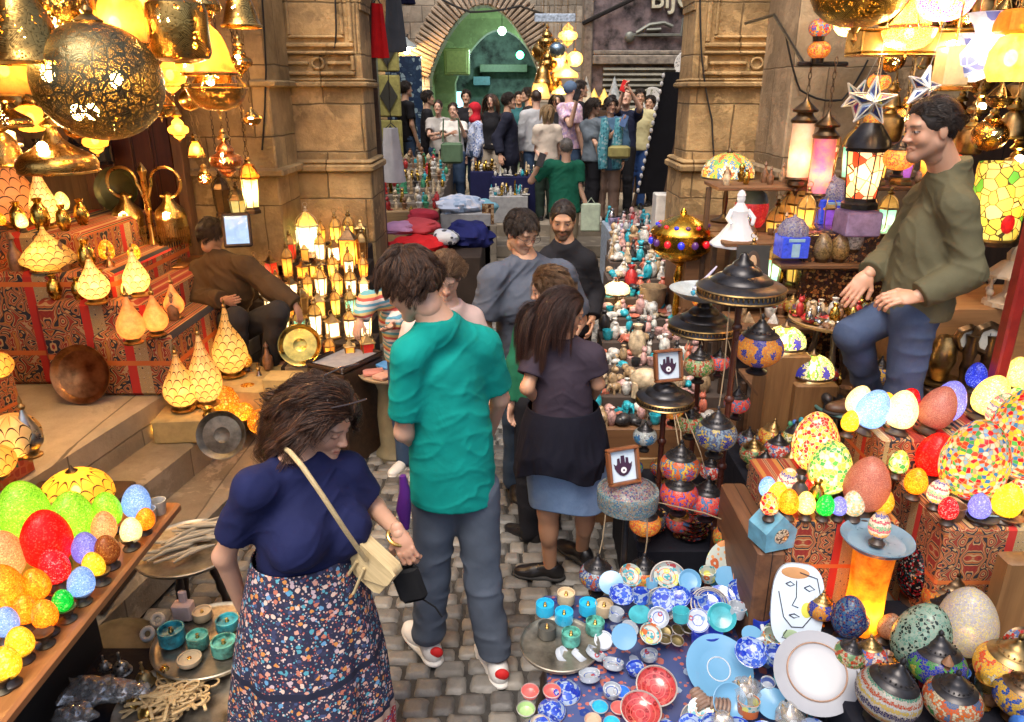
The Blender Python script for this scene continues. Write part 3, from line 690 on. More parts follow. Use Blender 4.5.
 person('woman in charcoal tee with long dark hair and denim skirt with cardigan round waist',(.21,3.02,0),-18,1.57,J,V3(.97,.12,-.3),None,tone=(.5,.26,.15),res=.0075,hres=.003,bulk=.98,seed=8,**fem,hair=longh(dict(color=(.028,.012,.009),c2=(.13,.05,.03)),n=6000,len=.33,lay=.05,mess=.03,w=.0012,lift=.1,style='back',grav=1.6,cp=1.3,th=.01),top=dict(mat=btee,sleeve=.6,g=.014,sg=.014,hem=-.09,fold=.007,neck=.07),bottom=dict(kind='x',fn=dskirt),shoes=dict(mat=bshoe,sole=bsole,toeL=V3(-.95,.15,0),toeR=V3(-.6,.7,0)),hands=dict(L=dict(curl=.8),R=dict(curl=.8)))
 J=dict(head=A(548,289,3.5),neck=A(546,312,3.52),shL=A(524,326,3.55),shR=A(562,322,3.45),elL=A(517,365,3.5),wrL=A(512,402,3.45))
 person('girl in dark green long sleeved top half hidden behind charcoal tee woman',(.15,3.52,0),50,1.56,J,V3(-.95,.1,-.25),None,tone=(.62,.38,.27),hair=short(dict(color=(.09,.045,.02),c2=(.3,.17,.08)),n=4000,w=.0013,len=.11,style='back',mess=.05,lay=.12,th=.012,more=[dict(len=.2,style='down',n=400,grav=1.2)]),top=dict(mat=cloth('forest_green',(.012,.12,.06)),sleeve=1.95,g=.018,hem=0),bottom=dict(mat=black),shoes=dict(mat=bshoe,sole=bsole),**fem)
 J=dict(head=A(522,231,3.95),neck=A(526,256,3.97),shR=A(489,272,3.85),shL=A(566,268,4.05),elR=A(484,325,3.85),wrR=A(497,358,3.72),elL=A(580,320,4.1),wrL=A(565,350,3.95))
 ns=person('tall man with glasses in slate grey tee looking down',(.11,4.0,0),190,1.78,J,V3(.62,-.78,-.45),None,tone=(.58,.34,.22),res=.009,eyes='down',belly=.02,bulk=1.04,seed=5,hair=short(DKH,n=5000,len=.04,style='fringe',lay=.1,lift=.6,th=.006,line=.0,mess=.12,w=.0013),top=dict(mat=cloth('slate_grey',(.085,.1,.135)),sleeve=.85,g=.02,sg=.016,hem=.04,fold=.013,neck=.07),bottom=dict(mat=cloth('blue_jeans',(.05,.09,.17))),shoes=dict(mat=bshoe,sole=bsole),beard=(.2,.13,.1),stub=.3)
 hc,FH,hs=ns['hc'],ns['FH'],ns['hsc'];m=MB()
 for sg in(-1,1):
  m.tube([hc+FH@(np.array((sg*.033+.023*cos(a),.104,-.002+.016*sin(a)))*hs)for a in np.linspace(0,2*pi,20,endpoint=False)],.0014,5,closed=True)
  m.tube([hc+FH@(np.array(q)*hs)for q in((sg*.056,.102,.004),(sg*.078,.05,.006),(sg*.08,-.01,.0))],.0016,5)
 m.tube([hc+FH@(np.array(q)*hs)for q in((-.01,.104,.004),(0,.108,.007),(.01,.104,.004))],.0014,5)
 m.v=[tuple(np.array(v)-ns['rt'])for v in m.v];obj('glasses',m,plain('dark_frame',(.03,.02,.015),.3),ns['b'])
 J=dict(head=A(563,219,4.5),neck=A(565,241,4.52),shR=A(545,255,4.5),shL=A(588,256,4.5),elL=A(594,292,4.55),wrL=A(592,318,4.42))
 person('bearded man in plain black hoodie behind the slate grey tee man',(.33,4.55,0),180,1.76,J,V3(-.1,-1,-.28),None,tone=(.5,.28,.17),res=.01,beard=(.03,.018,.012),stub=.95,hair=short(DKH,len=.02,n=1800,lay=.02),top=dict(mat=black,sleeve=1.96,g=.022,hem=.05,fold=.01,neck=.062),bottom=dict(mat=black),shoes=dict(mat=wshoe,sole=wsole))
 J=dict(head=A(446,276,3.45),neck=A(449,303,3.5),shR=A(412,322,3.42),shL=A(474,312,3.55),elR=A(400,372,3.4),wrR=A(398,392,3.2))
 person('woman with tied back light brown hair in pale pink tee behind teal shirt man',(-.3,3.55,0),170,1.63,J,V3(.08,-.9,-.55),None,tone=(.66,.42,.31),eyes='down',res=.009,hres=.003,hair=short(dict(color=(.12,.06,.03),c2=(.38,.24,.13)),n=5000,w=.0012,len=.09,style='back',lay=.14,lift=.6,mess=.2,th=.012,curl=.004,add=[(0,-.1,.045,.045,.04,.04)]),top=dict(mat=cloth('pale_pink',(.68,.5,.45)),sleeve=.75,g=.016,hem=0,fold=.008),bottom=dict(mat=cloth('purple_trousers',(.12,.04,.2))),shoes=dict(mat=plain('tan_sandal',(.4,.22,.1),.6),sole=bsole),**fem)
 J=dict(head=A(398,262,4.2),neck=A(400,282,4.2),shL=A(398,292,4.25),shR=A(383,293,4.1),elR=A(368,302,4.02),wrR=A(360,320,3.95),elL=A(405,312,4.2),wrL=A(392,325,4.0))
 person('child in striped knit sweater reaching over the tray of notebooks',(-.62,4.25,0),150,1.5,J,V3(-.6,-.6,-.6),None,tone=(.6,.36,.25),hair=short(BRH),res=.01,top=dict(mat=stripe_mat(),sleeve=1.95,g=.02,hem=0),bottom=dict(mat=cloth('blue_jeans',(.05,.09,.17))),shoes=dict(mat=wshoe,sole=wsole),hands=dict(R=dict(d=V3(-.3,-.3,-.9),curl=.5)),**fem)
 jean=cloth('dark_jeans',(.025,.045,.1),kind='denim',color2=(.09,.12,.2))
 J=dict(head=A(931,128,2.86),neck=A(950,172,2.88),shL=A(962,200,2.74),shR=A(925,190,3.04),elL=A(968,272,2.70),wrL=A(916,297,2.70),elR=A(895,250,3.1),wrR=A(868,274,2.98),pel=A(914,302,2.90),hipL=A(914,318,2.82),hipR=A(896,312,2.98),knR=A(852,334,2.96),anR=A(872,398,3.12),knL=A(903,392,2.84),anL=V3(1.64,2.88,.63))
 person('standing stall keeper in olive field jacket and dark jeans facing the alley',(1.6,2.9,.55),90,1.76,J,V3(-1,-.04,-.16),V3(-.1,0,1),tone=(.55,.3,.19),res=.0075,hres=.003,bulk=.92,seed=4,belly=.0,hair=short(DKH,n=5000,len=.03,style='back',lay=.05,lift=.35,th=.005,mess=.15,w=.0013),beard=(.15,.09,.07),stub=.35,top=dict(name='jacket',mat=cloth('olive_twill',(.105,.095,.052),rough=.8),sleeve=1.93,g=.02,hem=.0,fold=.012,collar=True),bottom=dict(mat=jean,g=.006,g2=.022,fold=.014),shoes=dict(mat=plain('brown_leather',(.1,.045,.02),.4),sole=bsole,toeR=V3(-1,0,0),toeL=V3(-1,0,0)),hands=dict(L=dict(d=V3(-1,.05,-.05),n=V3(0,.5,-.9),s=V3(0,.6,.8),curl=.75),R=dict(d=V3(-.6,-.25,-.7),n=V3(-.2,.5,-.8),s=V3(.3,-.9,0),curl=.3)))
 J=dict(head=A(213,234,4.9),neck=A(217,255,4.9),shL=A(198,266,4.95),shR=A(248,262,4.8),elL=A(196,300,4.8),wrL=A(224,300,4.65),elR=A(272,288,4.75),wrR=A(296,306,4.7),pel=A(225,325,4.98),hipL=A(215,332,4.9),hipR=A(240,330,4.85),knL=A(236,318,4.55),anL=A(240,372,4.62),knR=A(278,312,4.62),anR=A(270,362,4.72))
 person('seated lamp seller in brown jacket with tied back dark hair',(-1.95,4.9,.38),-35,1.62,J,V3(.5,.8,-.35),None,tone=(.45,.25,.16),res=.01,hair=short(DKH,n=1500,len=.08,style='back',lay=.1,th=.01,add=[(0,-.11,.02,.04,.04,.04)]),top=dict(name='jacket',mat=cloth('brown_jacket',(.075,.045,.022)),sleeve=1.95,g=.035,hem=0,fold=.014,collar=True),bottom=dict(mat=cloth('charcoal_trousers',(.03,.028,.03)),g2=.03),shoes=dict(mat=plain('tan_leather',(.26,.1,.04),.45),sole=bsole,toeL=V3(.7,.5,0),toeR=V3(.9,.2,0)),hands=dict(R=dict(d=V3(.3,-.2,-.9),curl=.5),L=dict(curl=.7)),**fem)
def bgp(label,px,py,Y,yaw,face=None,z0=.65,J=None,**kw):
 h=A(px,py,Y);H=(h[2]-z0)/.925;H=min(max(H,1.45),1.9);J=J or{}
 K=skeleton((h[0],Y,z0),R(yaw),H,kw.get('fem',False));off=h-K['head'];JJ={}
 for k in('neck','shL','shR'):JJ[k]=K[k]+off*.8
 JJ['head']=h;JJ.update(J);kw.setdefault('res',.014);kw.setdefault('hres',.0065);kw.setdefault('seed',int(px));kw.setdefault('group','shoppers crowding the upper lane')
 kw.setdefault('shoes',dict(mat=plain('black_leather',(.012,.011,.012),.3),sole=plain('black_rubber',(.02,.02,.02),.7)))
 person(label,(h[0],Y,z0),yaw,H,JJ,face,None,**kw)
def P_FAR():
 C=cloth;bl=C('black_cotton',(.012,.012,.016));jn=C('blue_jeans',(.05,.09,.17));wh=C('white_cotton',(.72,.7,.66));T=lambda m,**k:dict(dict(mat=m,g=.02,sleeve=.7,hem=.03,fold=.01),**k)
 h0=short(DKH,n=1100,w=.003,len=.045,lay=.2,clump=.4);LS=dict(sleeve=1.95);hl=longh(DKH,n=350,w=.005,len=.3);hb=longh(BRH,n=350,w=.005,len=.3);lt=(.6,.37,.27)
 bgp('man in black tee at far end of carved wooden stall',406,89,12.3,-60,hair=h0,top=T(bl),bottom=dict(mat=jn))
 bgp('man in black jacket with thick dark hair facing right',428,98,12,-80,hair=h0,top=T(bl,**LS),bottom=dict(mat=bl))
 bgp('woman with folded arms in grey striped top beside white tee woman',438,107,11.6,175,tone=lt,fem=True,hair=short(BRH,n=500,w=.003,len=.06,style='back'),top=T(C('grey_stripe',(.4,.38,.36))),bottom=dict(mat=jn),J=dict(elR=A(429,135,11.4),wrR=A(440,133,11.2),elL=A(447,136,11.4),wrL=A(437,138,11.2)))
 bgp('woman in white tee holding green canvas bag with hand to her chin',453,110,11,180,tone=lt,fem=True,hair=short(BRH,n=500,w=.003,len=.06,style='back'),top=T(wh),bottom=dict(mat=jn),J=dict(elL=A(465,136,10.9),wrL=A(458,118,10.75),elR=A(443,136,10.9),wrR=A(452,133,10.7)))
 bgp('dark haired man whose head shows above the red headscarf',466,97,13,180,hair=h0,top=T(bl),bottom=dict(mat=bl))
 hj=short(DKH,n=10,th=.02,hl=-.03)
 bgp('woman in red headscarf and blue and white patterned dress',474,110,11.3,110,tone=lt,fem=True,hair=dict(hj,mat=C('red_scarf',(.5,.015,.03)),n=6,th=.022,add=[(0,-.03,-.08,.085,.08,.09,.04),(0,-.02,-.16,.12,.1,.08,.05)]),top=T(patt_mat('blue_white_print',(.35,.42,.6),[(.6,.6,.65),(.1,.15,.35),(.5,.55,.7)]),**LS),bottom=dict(mat=jn))
 bgp('woman with long light brown hair in black vest top',491,101,11.9,165,tone=lt,fem=True,hair=hb,top=T(bl,sleeve=0),bottom=dict(mat=C('beige_trousers',(.45,.38,.3))))
 bgp('man in long dark coat standing side on beside the figurine table',509,101,10.8,-90,hair=h0,top=T(C('dark_coat',(.012,.014,.03)),hem=.42,g=.035,**LS),bottom=dict(mat=bl),J=dict(elR=A(497,138,10.6),wrR=A(500,155,10.5)))
 bgp('man with black quiff deeper in the crowd facing left',527,95,12.6,100,hair=h0,top=T(bl,**LS),bottom=dict(mat=bl))
 bgp('man with dark hair furthest along the lane near the green light',519,98,14,180,hair=h0,top=T(C('teal_shirt',(.03,.14,.16))),bottom=dict(mat=bl))
 bgp('balding man in pale grey hoodie seen from behind',536,98,11.2,15,tone=lt,hair=short(BRH,n=250,w=.003,len=.015),top=T(C('pale_grey',(.42,.43,.45)),g=.03,**LS),bottom=dict(mat=jn))
 bgp('woman with bobbed blonde hair in cream top seen from behind',547,113,10.2,20,tone=lt,fem=True,hair=longh(BLH,n=500,w=.005,len=.17,lay=.2),top=T(C('cream_top',(.68,.58,.48)),hem=-.02,g=.03),bottom=dict(mat=C('dark_green_trousers',(.02,.035,.025))),J=dict(elL=A(536,150,10.2),wrL=A(540,158,9.95)))
 bgp('small dark haired person between blonde woman and pink shirt man',557,101,12.4,180,fem=True,hair=hl,top=T(bl),bottom=dict(mat=bl))
 bgp('grey haired man in dark green polo shirt climbing the steps',566,148,8.65,5,z0=.1625,hair=short(dict(color=(.18,.16,.14),c2=(.4,.38,.35)),n=600,w=.002,len=.012),res=.011,hres=.005,top=T(C('green_polo',(.01,.13,.075)),g=.03,sleeve=.8),bottom=dict(mat=C('khaki_trousers',(.33,.26,.17))),J=dict(elL=A(531,181,8.6),wrL=A(540,163,8.5),elR=A(579,186,8.65),wrR=A(587,207,8.6),shL=A(548,163,8.62),shR=A(580,164,8.68)),group='shoppers on the steps')
 ns=None
 bgp('man in pale pink patterned shirt and blue cap',571,90,10.9,-60,tone=lt,hair=dict(h0,mat=C('blue_cap',(.1,.16,.26)),n=6,th=.012,hl=-.02),top=T(patt_mat('pink_print',(.55,.36,.47),[(.7,.55,.6),(.4,.3,.5)],25),g=.03),bottom=dict(mat=jn),J=dict(elL=A(570,125,10.6),wrL=A(577,100,10.5)))
 bgp('dark haired man just behind the blue cap',581,89,11.6,-90,hair=h0,top=T(bl),bottom=dict(mat=bl))
 bgp('woman with curly dark hair in grey shirt holding up a phone for a selfie',594,106,10.1,-75,face=V3(.75,-.6,-.1),tone=(.52,.3,.2),fem=True,res=.011,hres=.005,hair=longh(DKH,n=600,w=.004,len=.17,lay=.25,curl=.01),top=T(C('washed_grey',(.13,.16,.19)),g=.03),bottom=dict(mat=bl),J=dict(shL=A(603,122,9.95),shR=A(584,124,10.2),elL=A(610,137,9.9),wrL=A(621,124,9.8)))
 def scarfy(ns,b):pass
 bgp('woman in denim jacket and teal scarf posing for a selfie',611,105,10.1,170,face=V3(.2,-1,-.1),tone=(.55,.32,.22),fem=True,res=.011,hres=.005,hair=dict(short(DKH,n=700,w=.003,len=.07,lay=.25,lift=.9),th=.015),top=T(C('denim_jacket',(.07,.15,.25)),g=.035,hem=.16,**LS),bottom=dict(mat=C('tan_trousers',(.3,.2,.15)),g2=.035),shoes=dict(mat=plain('white_leather',(.72,.7,.66),.45,0,.06),sole=plain('white_rubber',(.7,.68,.63),.6)))
 bgp('bald person in navy top raising a red phone overhead',626,98,10.8,160,face=V3(-.2,-1,.3),tone=lt,hair=None,top=T(C('navy_top',(.015,.02,.05))),bottom=dict(mat=bl),J=dict(elL=A(640,108,10.6),wrL=A(631,92,10.5),elR=A(618,108,10.6),wrR=A(624,90,10.5)))
 bgp('man in pale yellow tee and blue jeans by the shutter',640,97,11.3,175,hair=h0,top=T(C('pale_yellow',(.55,.5,.28))),bottom=dict(mat=C('bright_jeans',(.03,.08,.25))))
 bgp('person in black beside the white edged clothes rack',650,103,11.6,150,hair=h0,top=T(bl,**LS),bottom=dict(mat=bl))
# ---------------------------------------------------------------- the place: ground, steps, walls, gate, far buildings
@memo
def ashlar(name,c1,c2,w=.62,h=.38,mortar=.012,bump=.5,stain=.5,tint=None):
 t=NT(name);v=t.obj(False);g=t.n('ShaderNodeNewGeometry');nx=t.math('ABSOLUTE',t.xyz(g.outputs['Normal'])[0]);s=t.math('GREATER_THAN',nx,.7)
 x,y,z=t.xyz(v)[0:3];u=t.math('ADD',t.math('MULTIPLY',x,t.math('SUBTRACT',1,s)),t.math('MULTIPLY',y,s))
 wob=t.noise(v,3.5,3).outputs[1];uv=t.vm('ADD',t.comb(u,z,0),t.vm('SCALE',wob,.03))
 br=t.n('ShaderNodeTexBrick',{'Vector':uv,'Scale':1,'Mortar Size':mortar,'Mortar Smooth':.6,'Brick Width':w,'Row Height':h,'Color1':(0,0,0),'Color2':(1,1,1),'Mortar':(.5,.5,.5),'Bias':0.0},offset=.5)
 n1=t.noise(v,1.6,6,.65).outputs[0];n2=t.noise(v,9,6,.7).outputs[0];n3=t.noise(v,45,3,.6).outputs[0]
 tone=t.math('ADD',t.math('MULTIPLY',t.xyz(br.outputs['Color'])[0],.55),t.math('MULTIPLY',n2,.45))
 col=t.ramp(tone,[(.15,c2),(.5,c1),(.9,tuple(min(1,x*1.25)for x in c1))])
 dirt=t.ramp(n1,[(.38,0),(.6,1)]);col=t.mix(t.math('MULTIPLY',t.xyz(dirt)[0],stain),col,tuple(x*.42 for x in c2))
 pl=t.ramp(t.noise(v,2.3,5,.7,.5).outputs[0],[(.56,0),(.6,1)]);col=t.mix(t.math('MULTIPLY',t.xyz(pl)[0],.4),col,tuple(min(1,x*1.35)for x in c1))
 col=t.mix(t.math('MULTIPLY',br.outputs['Fac'],.75),col,tuple(x*.35 for x in c2))
 hgt=t.math('SUBTRACT',t.math('ADD',t.math('MULTIPLY',n2,.8),t.math('MULTIPLY',n3,.35)),t.math('MULTIPLY',br.outputs['Fac'],1.0))
 return t.done(t.bsdf(col,.88,0,t.bump(hgt,bump,.03)))
@memo
def wood(name,c1,c2,scale=1.0,axis=0,rough=.55,plank=.0,bump=.25):
 t=NT(name);v=t.obj(False);st=[22,22,22];st[axis]=1.6
 n=t.noise(t.vm('MULTIPLY',v,tuple(x*scale for x in st)),1,6,.65,.4).outputs[0];n2=t.noise(v,3*scale,4).outputs[0]
 col=t.ramp(t.math('ADD',t.math('MULTIPLY',n,.7),t.math('MULTIPLY',n2,.3)),[(.3,c2),(.55,c1),(.8,tuple(min(1,x*1.3)for x in c1))]);h=n
 if plank:
  p=t.xyz(v)[1 if axis==0 else 0];f=t.math('FRACT',t.math('DIVIDE',p,plank));gap=t.math('LESS_THAN',f,.04)
  col=t.mix(gap,col,tuple(x*.15 for x in c2));h=t.math('SUBTRACT',n,t.math('MULTIPLY',gap,2))
 return t.done(t.bsdf(col,rough,0,t.bump(h,bump,.006)))
STONE=lambda:ashlar('warm_ashlar',(.52,.34,.15),(.32,.2,.08),.6,.37,.008,.7,.8)
STONE2=lambda:ashlar('grey_ashlar',(.44,.32,.19),(.24,.17,.09),.75,.62,.006,.5,.6)
PAVE=lambda:ashlar('worn_paving',(.34,.29,.22),(.2,.165,.12),.9,.5,.006,.35,.5)
def rock_mat():
 t=NT('cobble_stone');v=t.obj(False);r=t.n('ShaderNodeAttribute',attribute_name='hv').outputs['Fac']
 n=t.noise(v,35,6,.7).outputs[0];n2=t.noise(v,5,4).outputs[0]
 tone=t.math('ADD',t.math('MULTIPLY',r,.55),t.math('MULTIPLY',n,.45))
 col=t.ramp(tone,[(.15,(.07,.066,.062)),(.45,(.15,.145,.135)),(.7,(.235,.22,.195)),(.95,(.31,.27,.21))])
 col=t.mix(t.math('MULTIPLY',t.xyz(t.ramp(n2,[(.5,0),(.7,1)]))[0],.5),col,(.06,.055,.05))
 rg=t.ramp(n2,[(.35,.32),(.65,.62)])
 b=t.bsdf(col,.5,0,t.bump(n,.55,.008));t.set(b.inputs['Roughness'],t.xyz(rg)[0]);return t.done(b)
def cobbles():
 rg=np.random.RandomState(4);V=[];Q=[];HV=[];y=.9;row=0;n=6
 while y<8.35:
  rh=.095+rg.uniform(-.012,.014);x=-1.75+rg.uniform(0,.1)
  while x<2.1:
   w=.11+rg.uniform(-.02,.055);sk=.012*sin(x*2.1)+.02*sin(x*.9+1)
   cx,cy=x+w/2,y+rh/2+sk*3;hx,hy=w/2-.0035,rh/2-.003;h=.022+rg.uniform(-.004,.006);tx,ty=rg.uniform(-.05,.05,2);hv=rg.uniform()
   g=np.linspace(-1,1,n);gx,gy=np.meshgrid(g,g,indexing='ij');j=rg.uniform(-.004,.004,(2,n,n))
   k=np.maximum(np.abs(gx),np.abs(gy));rr=1-.12*(np.abs(gx)*np.abs(gy))**3
   z=h*(1-.28*k**2)+tx*gx*hx+ty*gy*hy+rg.uniform(-.0018,.0018,(n,n));z[k>.99]=-.01
   sxx=np.sign(gx)*np.abs(gx)**.55;syy=np.sign(gy)*np.abs(gy)**.55
   P=np.stack([cx+sxx*hx*rr+j[0],cy+syy*hy*rr+j[1],z],-1).reshape(-1,3);b=len(V)*n*n;V.append(P)
   ii=np.arange(n-1)[:,None]*n+np.arange(n-1)[None];ii=ii.ravel()+b;Q.append(np.stack([ii,ii+n,ii+n+1,ii+1],1));HV.append(np.full(n*n,hv))
   x+=w
  y+=rh;row+=1
 V=np.concatenate(V);Q=np.concatenate(Q)
 o=link('cobblestone_paving',qmesh('cobblestone_paving',[(V,Q)],rock_mat(),np.concatenate(HV),'hv'));tag(o,kind='structure')
def slab(name,boxes,mat,label=None,cat=None,parent=None,b=.012,kind=None):
 m=MB()
 for(x0,x1,y0,y1,z0,z1)in boxes:m.bbox(((x0+x1)/2,(y0+y1)/2,(z0+z1)/2),(x1-x0,y1-y0,z1-z0),0,b)
 o=obj(name,m,mat,parent)
 if label:tag(o,label,cat)
 if kind:tag(o,kind=kind)
 return o
def arch_pts(x0,x1,zs,za,n=14):
 xc=(x0+x1)/2;L=[]
 for i in range(n+1):
  t=i/n;L.append((x0+(xc-x0)*t,zs+(za-zs)*(sin(t*pi/2)**.8)))
 return L+[(2*xc-x,z)for x,z in reversed(L[:-1])]
def wall_with_arch(m,X0,X1,Z1,ap,Y0,Y1,Z0=0,mi=0):
 vs=[];fs=[];a=[(ap[0][0],Z0)]+ap+[(ap[-1][0],Z0)];n=len(a)
 top=[(X0,Z0)]+[(X0+(X1-X0)*i/(n-3),Z1)for i in range(n-2)]+[(X1,Z0)]
 for Y in(Y0,Y1):
  for(x,z)in a:vs.append((x,Y,z))
  for(x,z)in top:vs.append((x,Y,z))
 N=2*n
 for i in range(n-1):
  fs.append((i,i+1,n+i+1,n+i));fs.append((N+i+1,N+i,N+n+i,N+n+i+1));fs.append((i+1,i,N+i,N+i+1));fs.append((n+i,n+i+1,N+n+i+1,N+n+i))
 m.add(vs,fs,mi)
def PLACE():
 G=plain('earth_joint',(.045,.042,.038),.8,0,.3,30)
 m=MB();m.box(-60,60,-10,120,-.3,0);tag(obj('ground',m,G),kind='structure')
 cobbles();PV=PAVE()
 st=MB()
 for i,y in enumerate((8.4,8.8,9.24)):
  st.bbox((.5,(y+9.9)/2,.1625*(i+.5)),(5.4,9.9-y,.1625),0,.015)
 tag(obj('steps',st,PV),kind='structure')
 slab('upper_lane',[(-3,3.6,9.85,32,0,.65)],PV,kind='structure',b=.015)
 M=Matrix.Rotation(-.165,4,'Z');m=MB()
 def led(x,z0,z1,y0=2.2,y1=6.4):
  c=M.inverted()@Vector((x,4.1,0));m.bbox((c.x-2.5,(y0+y1)/2-.3,(z0+z1)/2),(5,y1-y0,z1-z0),0,.02,M)
 led(-1.5,0,.19,1.0);led(-1.81,.16,.385,.8);led(-2.07,.36,.62,.6);tag(obj('stone_ledge',m,ashlar('ledge_stone',(.42,.35,.25),(.25,.2,.13),1.1,.5,.007,.4,.4)),kind='structure')
 slab('stall_platform',[(1.3,5,2.2,6,0,.55)],PV,kind='structure')
 S1,S2=STONE(),STONE2();S3=ashlar('lamp_tinted_ashlar',(.52,.36,.16),(.33,.21,.08),.75,.5,.006,.8,.8)  # left wall stone has the lamps' golden light mixed into its colour
 def pier(sg,xi,xo,lab,lab2,xw):
  t=thing('stone_pier',lab,'pier',(0,0,0));X=sorted((xi,xo))
  slab('shaft',[(X[0],X[1],6.3,6.78,0,5.2)],S1,parent=t)
  slab('base',[(X[0]-.03,X[1]+.03,6.24,6.84,0,1.68)],S1,parent=t)
  slab('ledge_moulding',[(X[0]-.06,X[1]+.06,6.2,6.87,1.68,1.74),(X[0]-.045,X[1]+.045,6.22,6.85,1.74,1.775)],S1,parent=t,b=.014)
  slab('cornice',[(X[0]-.04,X[1]+.04,6.255,6.82,2.33,2.375),(X[0]-.025,X[1]+.025,6.27,6.81,2.375,2.40)],S1,parent=t,b=.012)
  m=MB();a,b_=X[0]+.08,X[1]-.05
  def fr_(x0,x1,z0,z1,w,y):
   m.bbox(((x0+x1)/2,y,z0+w/2),(x1-x0,.05,w),0,.008);m.bbox(((x0+x1)/2,y,z1-w/2),(x1-x0,.05,w),0,.008)
   for x in(x0+w/2,x1-w/2):m.bbox((x,y,(z0+z1)/2),(w,.05,z1-z0-2*w-.004),0,.008)
  fr_(a,b_,2.42,2.60,.03,6.29);fr_(a,b_,2.625,3.9,.035,6.29);fr_(a+.07,b_-.07,2.69,3.83,.022,6.297)
  xc=(a+b_)/2;m.tube([(xc+.045*cos(q),6.285,2.51+.04*sin(q))for q in np.linspace(0,2*pi,20,endpoint=False)],.011,8,closed=True)
  for s_ in(-1,1):m.bbox((xc+s_*(.06+(b_-a)*.2),6.29,2.51),((b_-a)*.36,.035,.03),0,.01)
  obj('carved_panel',m,S1,t)
  return t
 pier(-1,-1.19,-1.9,'tall weathered stone gate pier glowing golden beside the lamp stall','',0)
 pier(1,1.43,2.4,'pale tan stone gate pier with carved knot panel above the mosaic dome lamp','',0)
 m=MB();wall_with_arch(m,-1.9,2.4,6.4,arch_pts(-1.175,1.415,2.95,4.9),6.33,6.75,2.9);single('gate_arch',m,S1,'pointed stone arch spanning the alley between the two piers','arch')
 slab('stone_wall',[(-2.46,-1.76,5.7,6.28,0,5)],S3,'rough stone wall face left of the gate with flaking plaster','wall')
 slab('stone_wall',[(1.98,2.95,5.6,6.28,0,5)],S2,'grey brown stone wall behind the hanging tube lanterns','wall')
 for o,xx in((0,(-2.47,-1.70)),(1,(1.93,2.96))):
  y=5.7 if o==0 else 5.6
  slab('wall_moulding',[(xx[0],xx[1],y-.06,6.25,1.70,1.76)]+([(xx[0],xx[1],y-.035,6.25,2.33,2.38)]if o==0 else[]),S3 if o==0 else S2,'stone string course on the '+('wall beside the wooden door' if o==0 else 'wall under the tube lanterns'),'moulding')
 OW=wood('ochre_panel',(.3,.17,.06),(.15,.08,.03),1,2);DW=wood('dark_red_door',(.085,.022,.01),(.03,.008,.004),1,2,.4,.16)
 slab('shop_back_wall',[(-4.6,-3.06,5.6,5.72,0,3.4)],OW,'ochre panelled back wall behind the brass lamp counter','wall')
 t=thing('wooden_door','dark red boarded wooden door behind the twin arm brass lamp','door',(-2.76,5.6,.62));
 m=MB()
 for i in range(4):m.bbox((-.23+i*.145,.02,1.3),(.14,.05,2.6),0,.006)
 obj('leaf',m,DW,t);m=MB();m.bbox((-.325,0,1.3),(.07,.12,2.6));m.bbox((.335,0,1.3),(.07,.12,2.6));obj('door_frame',m,wood('door_frame',(.2,.1,.04),(.09,.04,.015),1,2),t)
 slab('shop_side_wall',[(-4.75,-4.62,.5,5.72,0,3.4)],OW,'wood panelled side wall of the brass lamp shop','wall')
 slab('shop_ceiling',[(-4.75,-1.7,.6,5.72,3.4,3.5)],OW,kind='structure')
 DK=wood('dark_beam',(.05,.03,.018),(.02,.012,.007),1,0)
 for y in(1.7,2.6,3.6):slab('hanging_beam',[(-4.6,-1.2,y-.02,y+.02,3.28,3.34)],DK,'dark beam the brass lamps hang from, at %.1f metres'%y,'beam')
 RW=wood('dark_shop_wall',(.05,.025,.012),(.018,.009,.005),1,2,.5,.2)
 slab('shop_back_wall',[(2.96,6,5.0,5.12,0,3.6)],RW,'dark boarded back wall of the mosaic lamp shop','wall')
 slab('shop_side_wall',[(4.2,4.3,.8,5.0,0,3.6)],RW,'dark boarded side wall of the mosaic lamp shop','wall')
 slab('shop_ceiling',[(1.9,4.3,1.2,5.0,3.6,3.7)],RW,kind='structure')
 for y in(2.2,2.8,3.4,4.0,4.6):slab('hanging_beam',[(1.2,4.2,y-.02,y+.02,3.4,3.46)],DK,'dark beam carrying mosaic lanterns, at %.1f metres'%y,'beam')
 slab('lane_wall',[(-2.9,-2.35,7.72,16,0,5)],STONE(),'stone wall along the upper lane left of the crowd','wall')
 slab('lane_wall',[(3.4,3.9,6.3,14,0,5)],S2,'stone wall along the upper lane right of the clothes rack','wall')
 FS=ashlar('far_arch_stone',(.36,.31,.24),(.2,.17,.13),.5,.3,.012,.5,.5);t=thing('arched_building','stone building with tall pointed brick edged archway across the upper lane','building',(0,0,0))
 ap=arch_pts(-1.67,.57,2.55,3.9);m=MB();wall_with_arch(m,-4.5,1.4,6.8,ap,16,16.6,.65);obj('wall',m,FS,t)
 m=MB();q=[(-1.67,z)for z in np.arange(.8,2.5,.14)]+ap;
 full=[(-1.67,.7+.14*i)for i in range(13)]+ap+[(.57,2.4-.14*i)for i in range(13)]
 P=[Vector((x,0,z))for x,z in ap];ln=[0]
 for i in range(1,len(P)):ln.append(ln[-1]+(P[i]-P[i-1]).length)
 nv=46
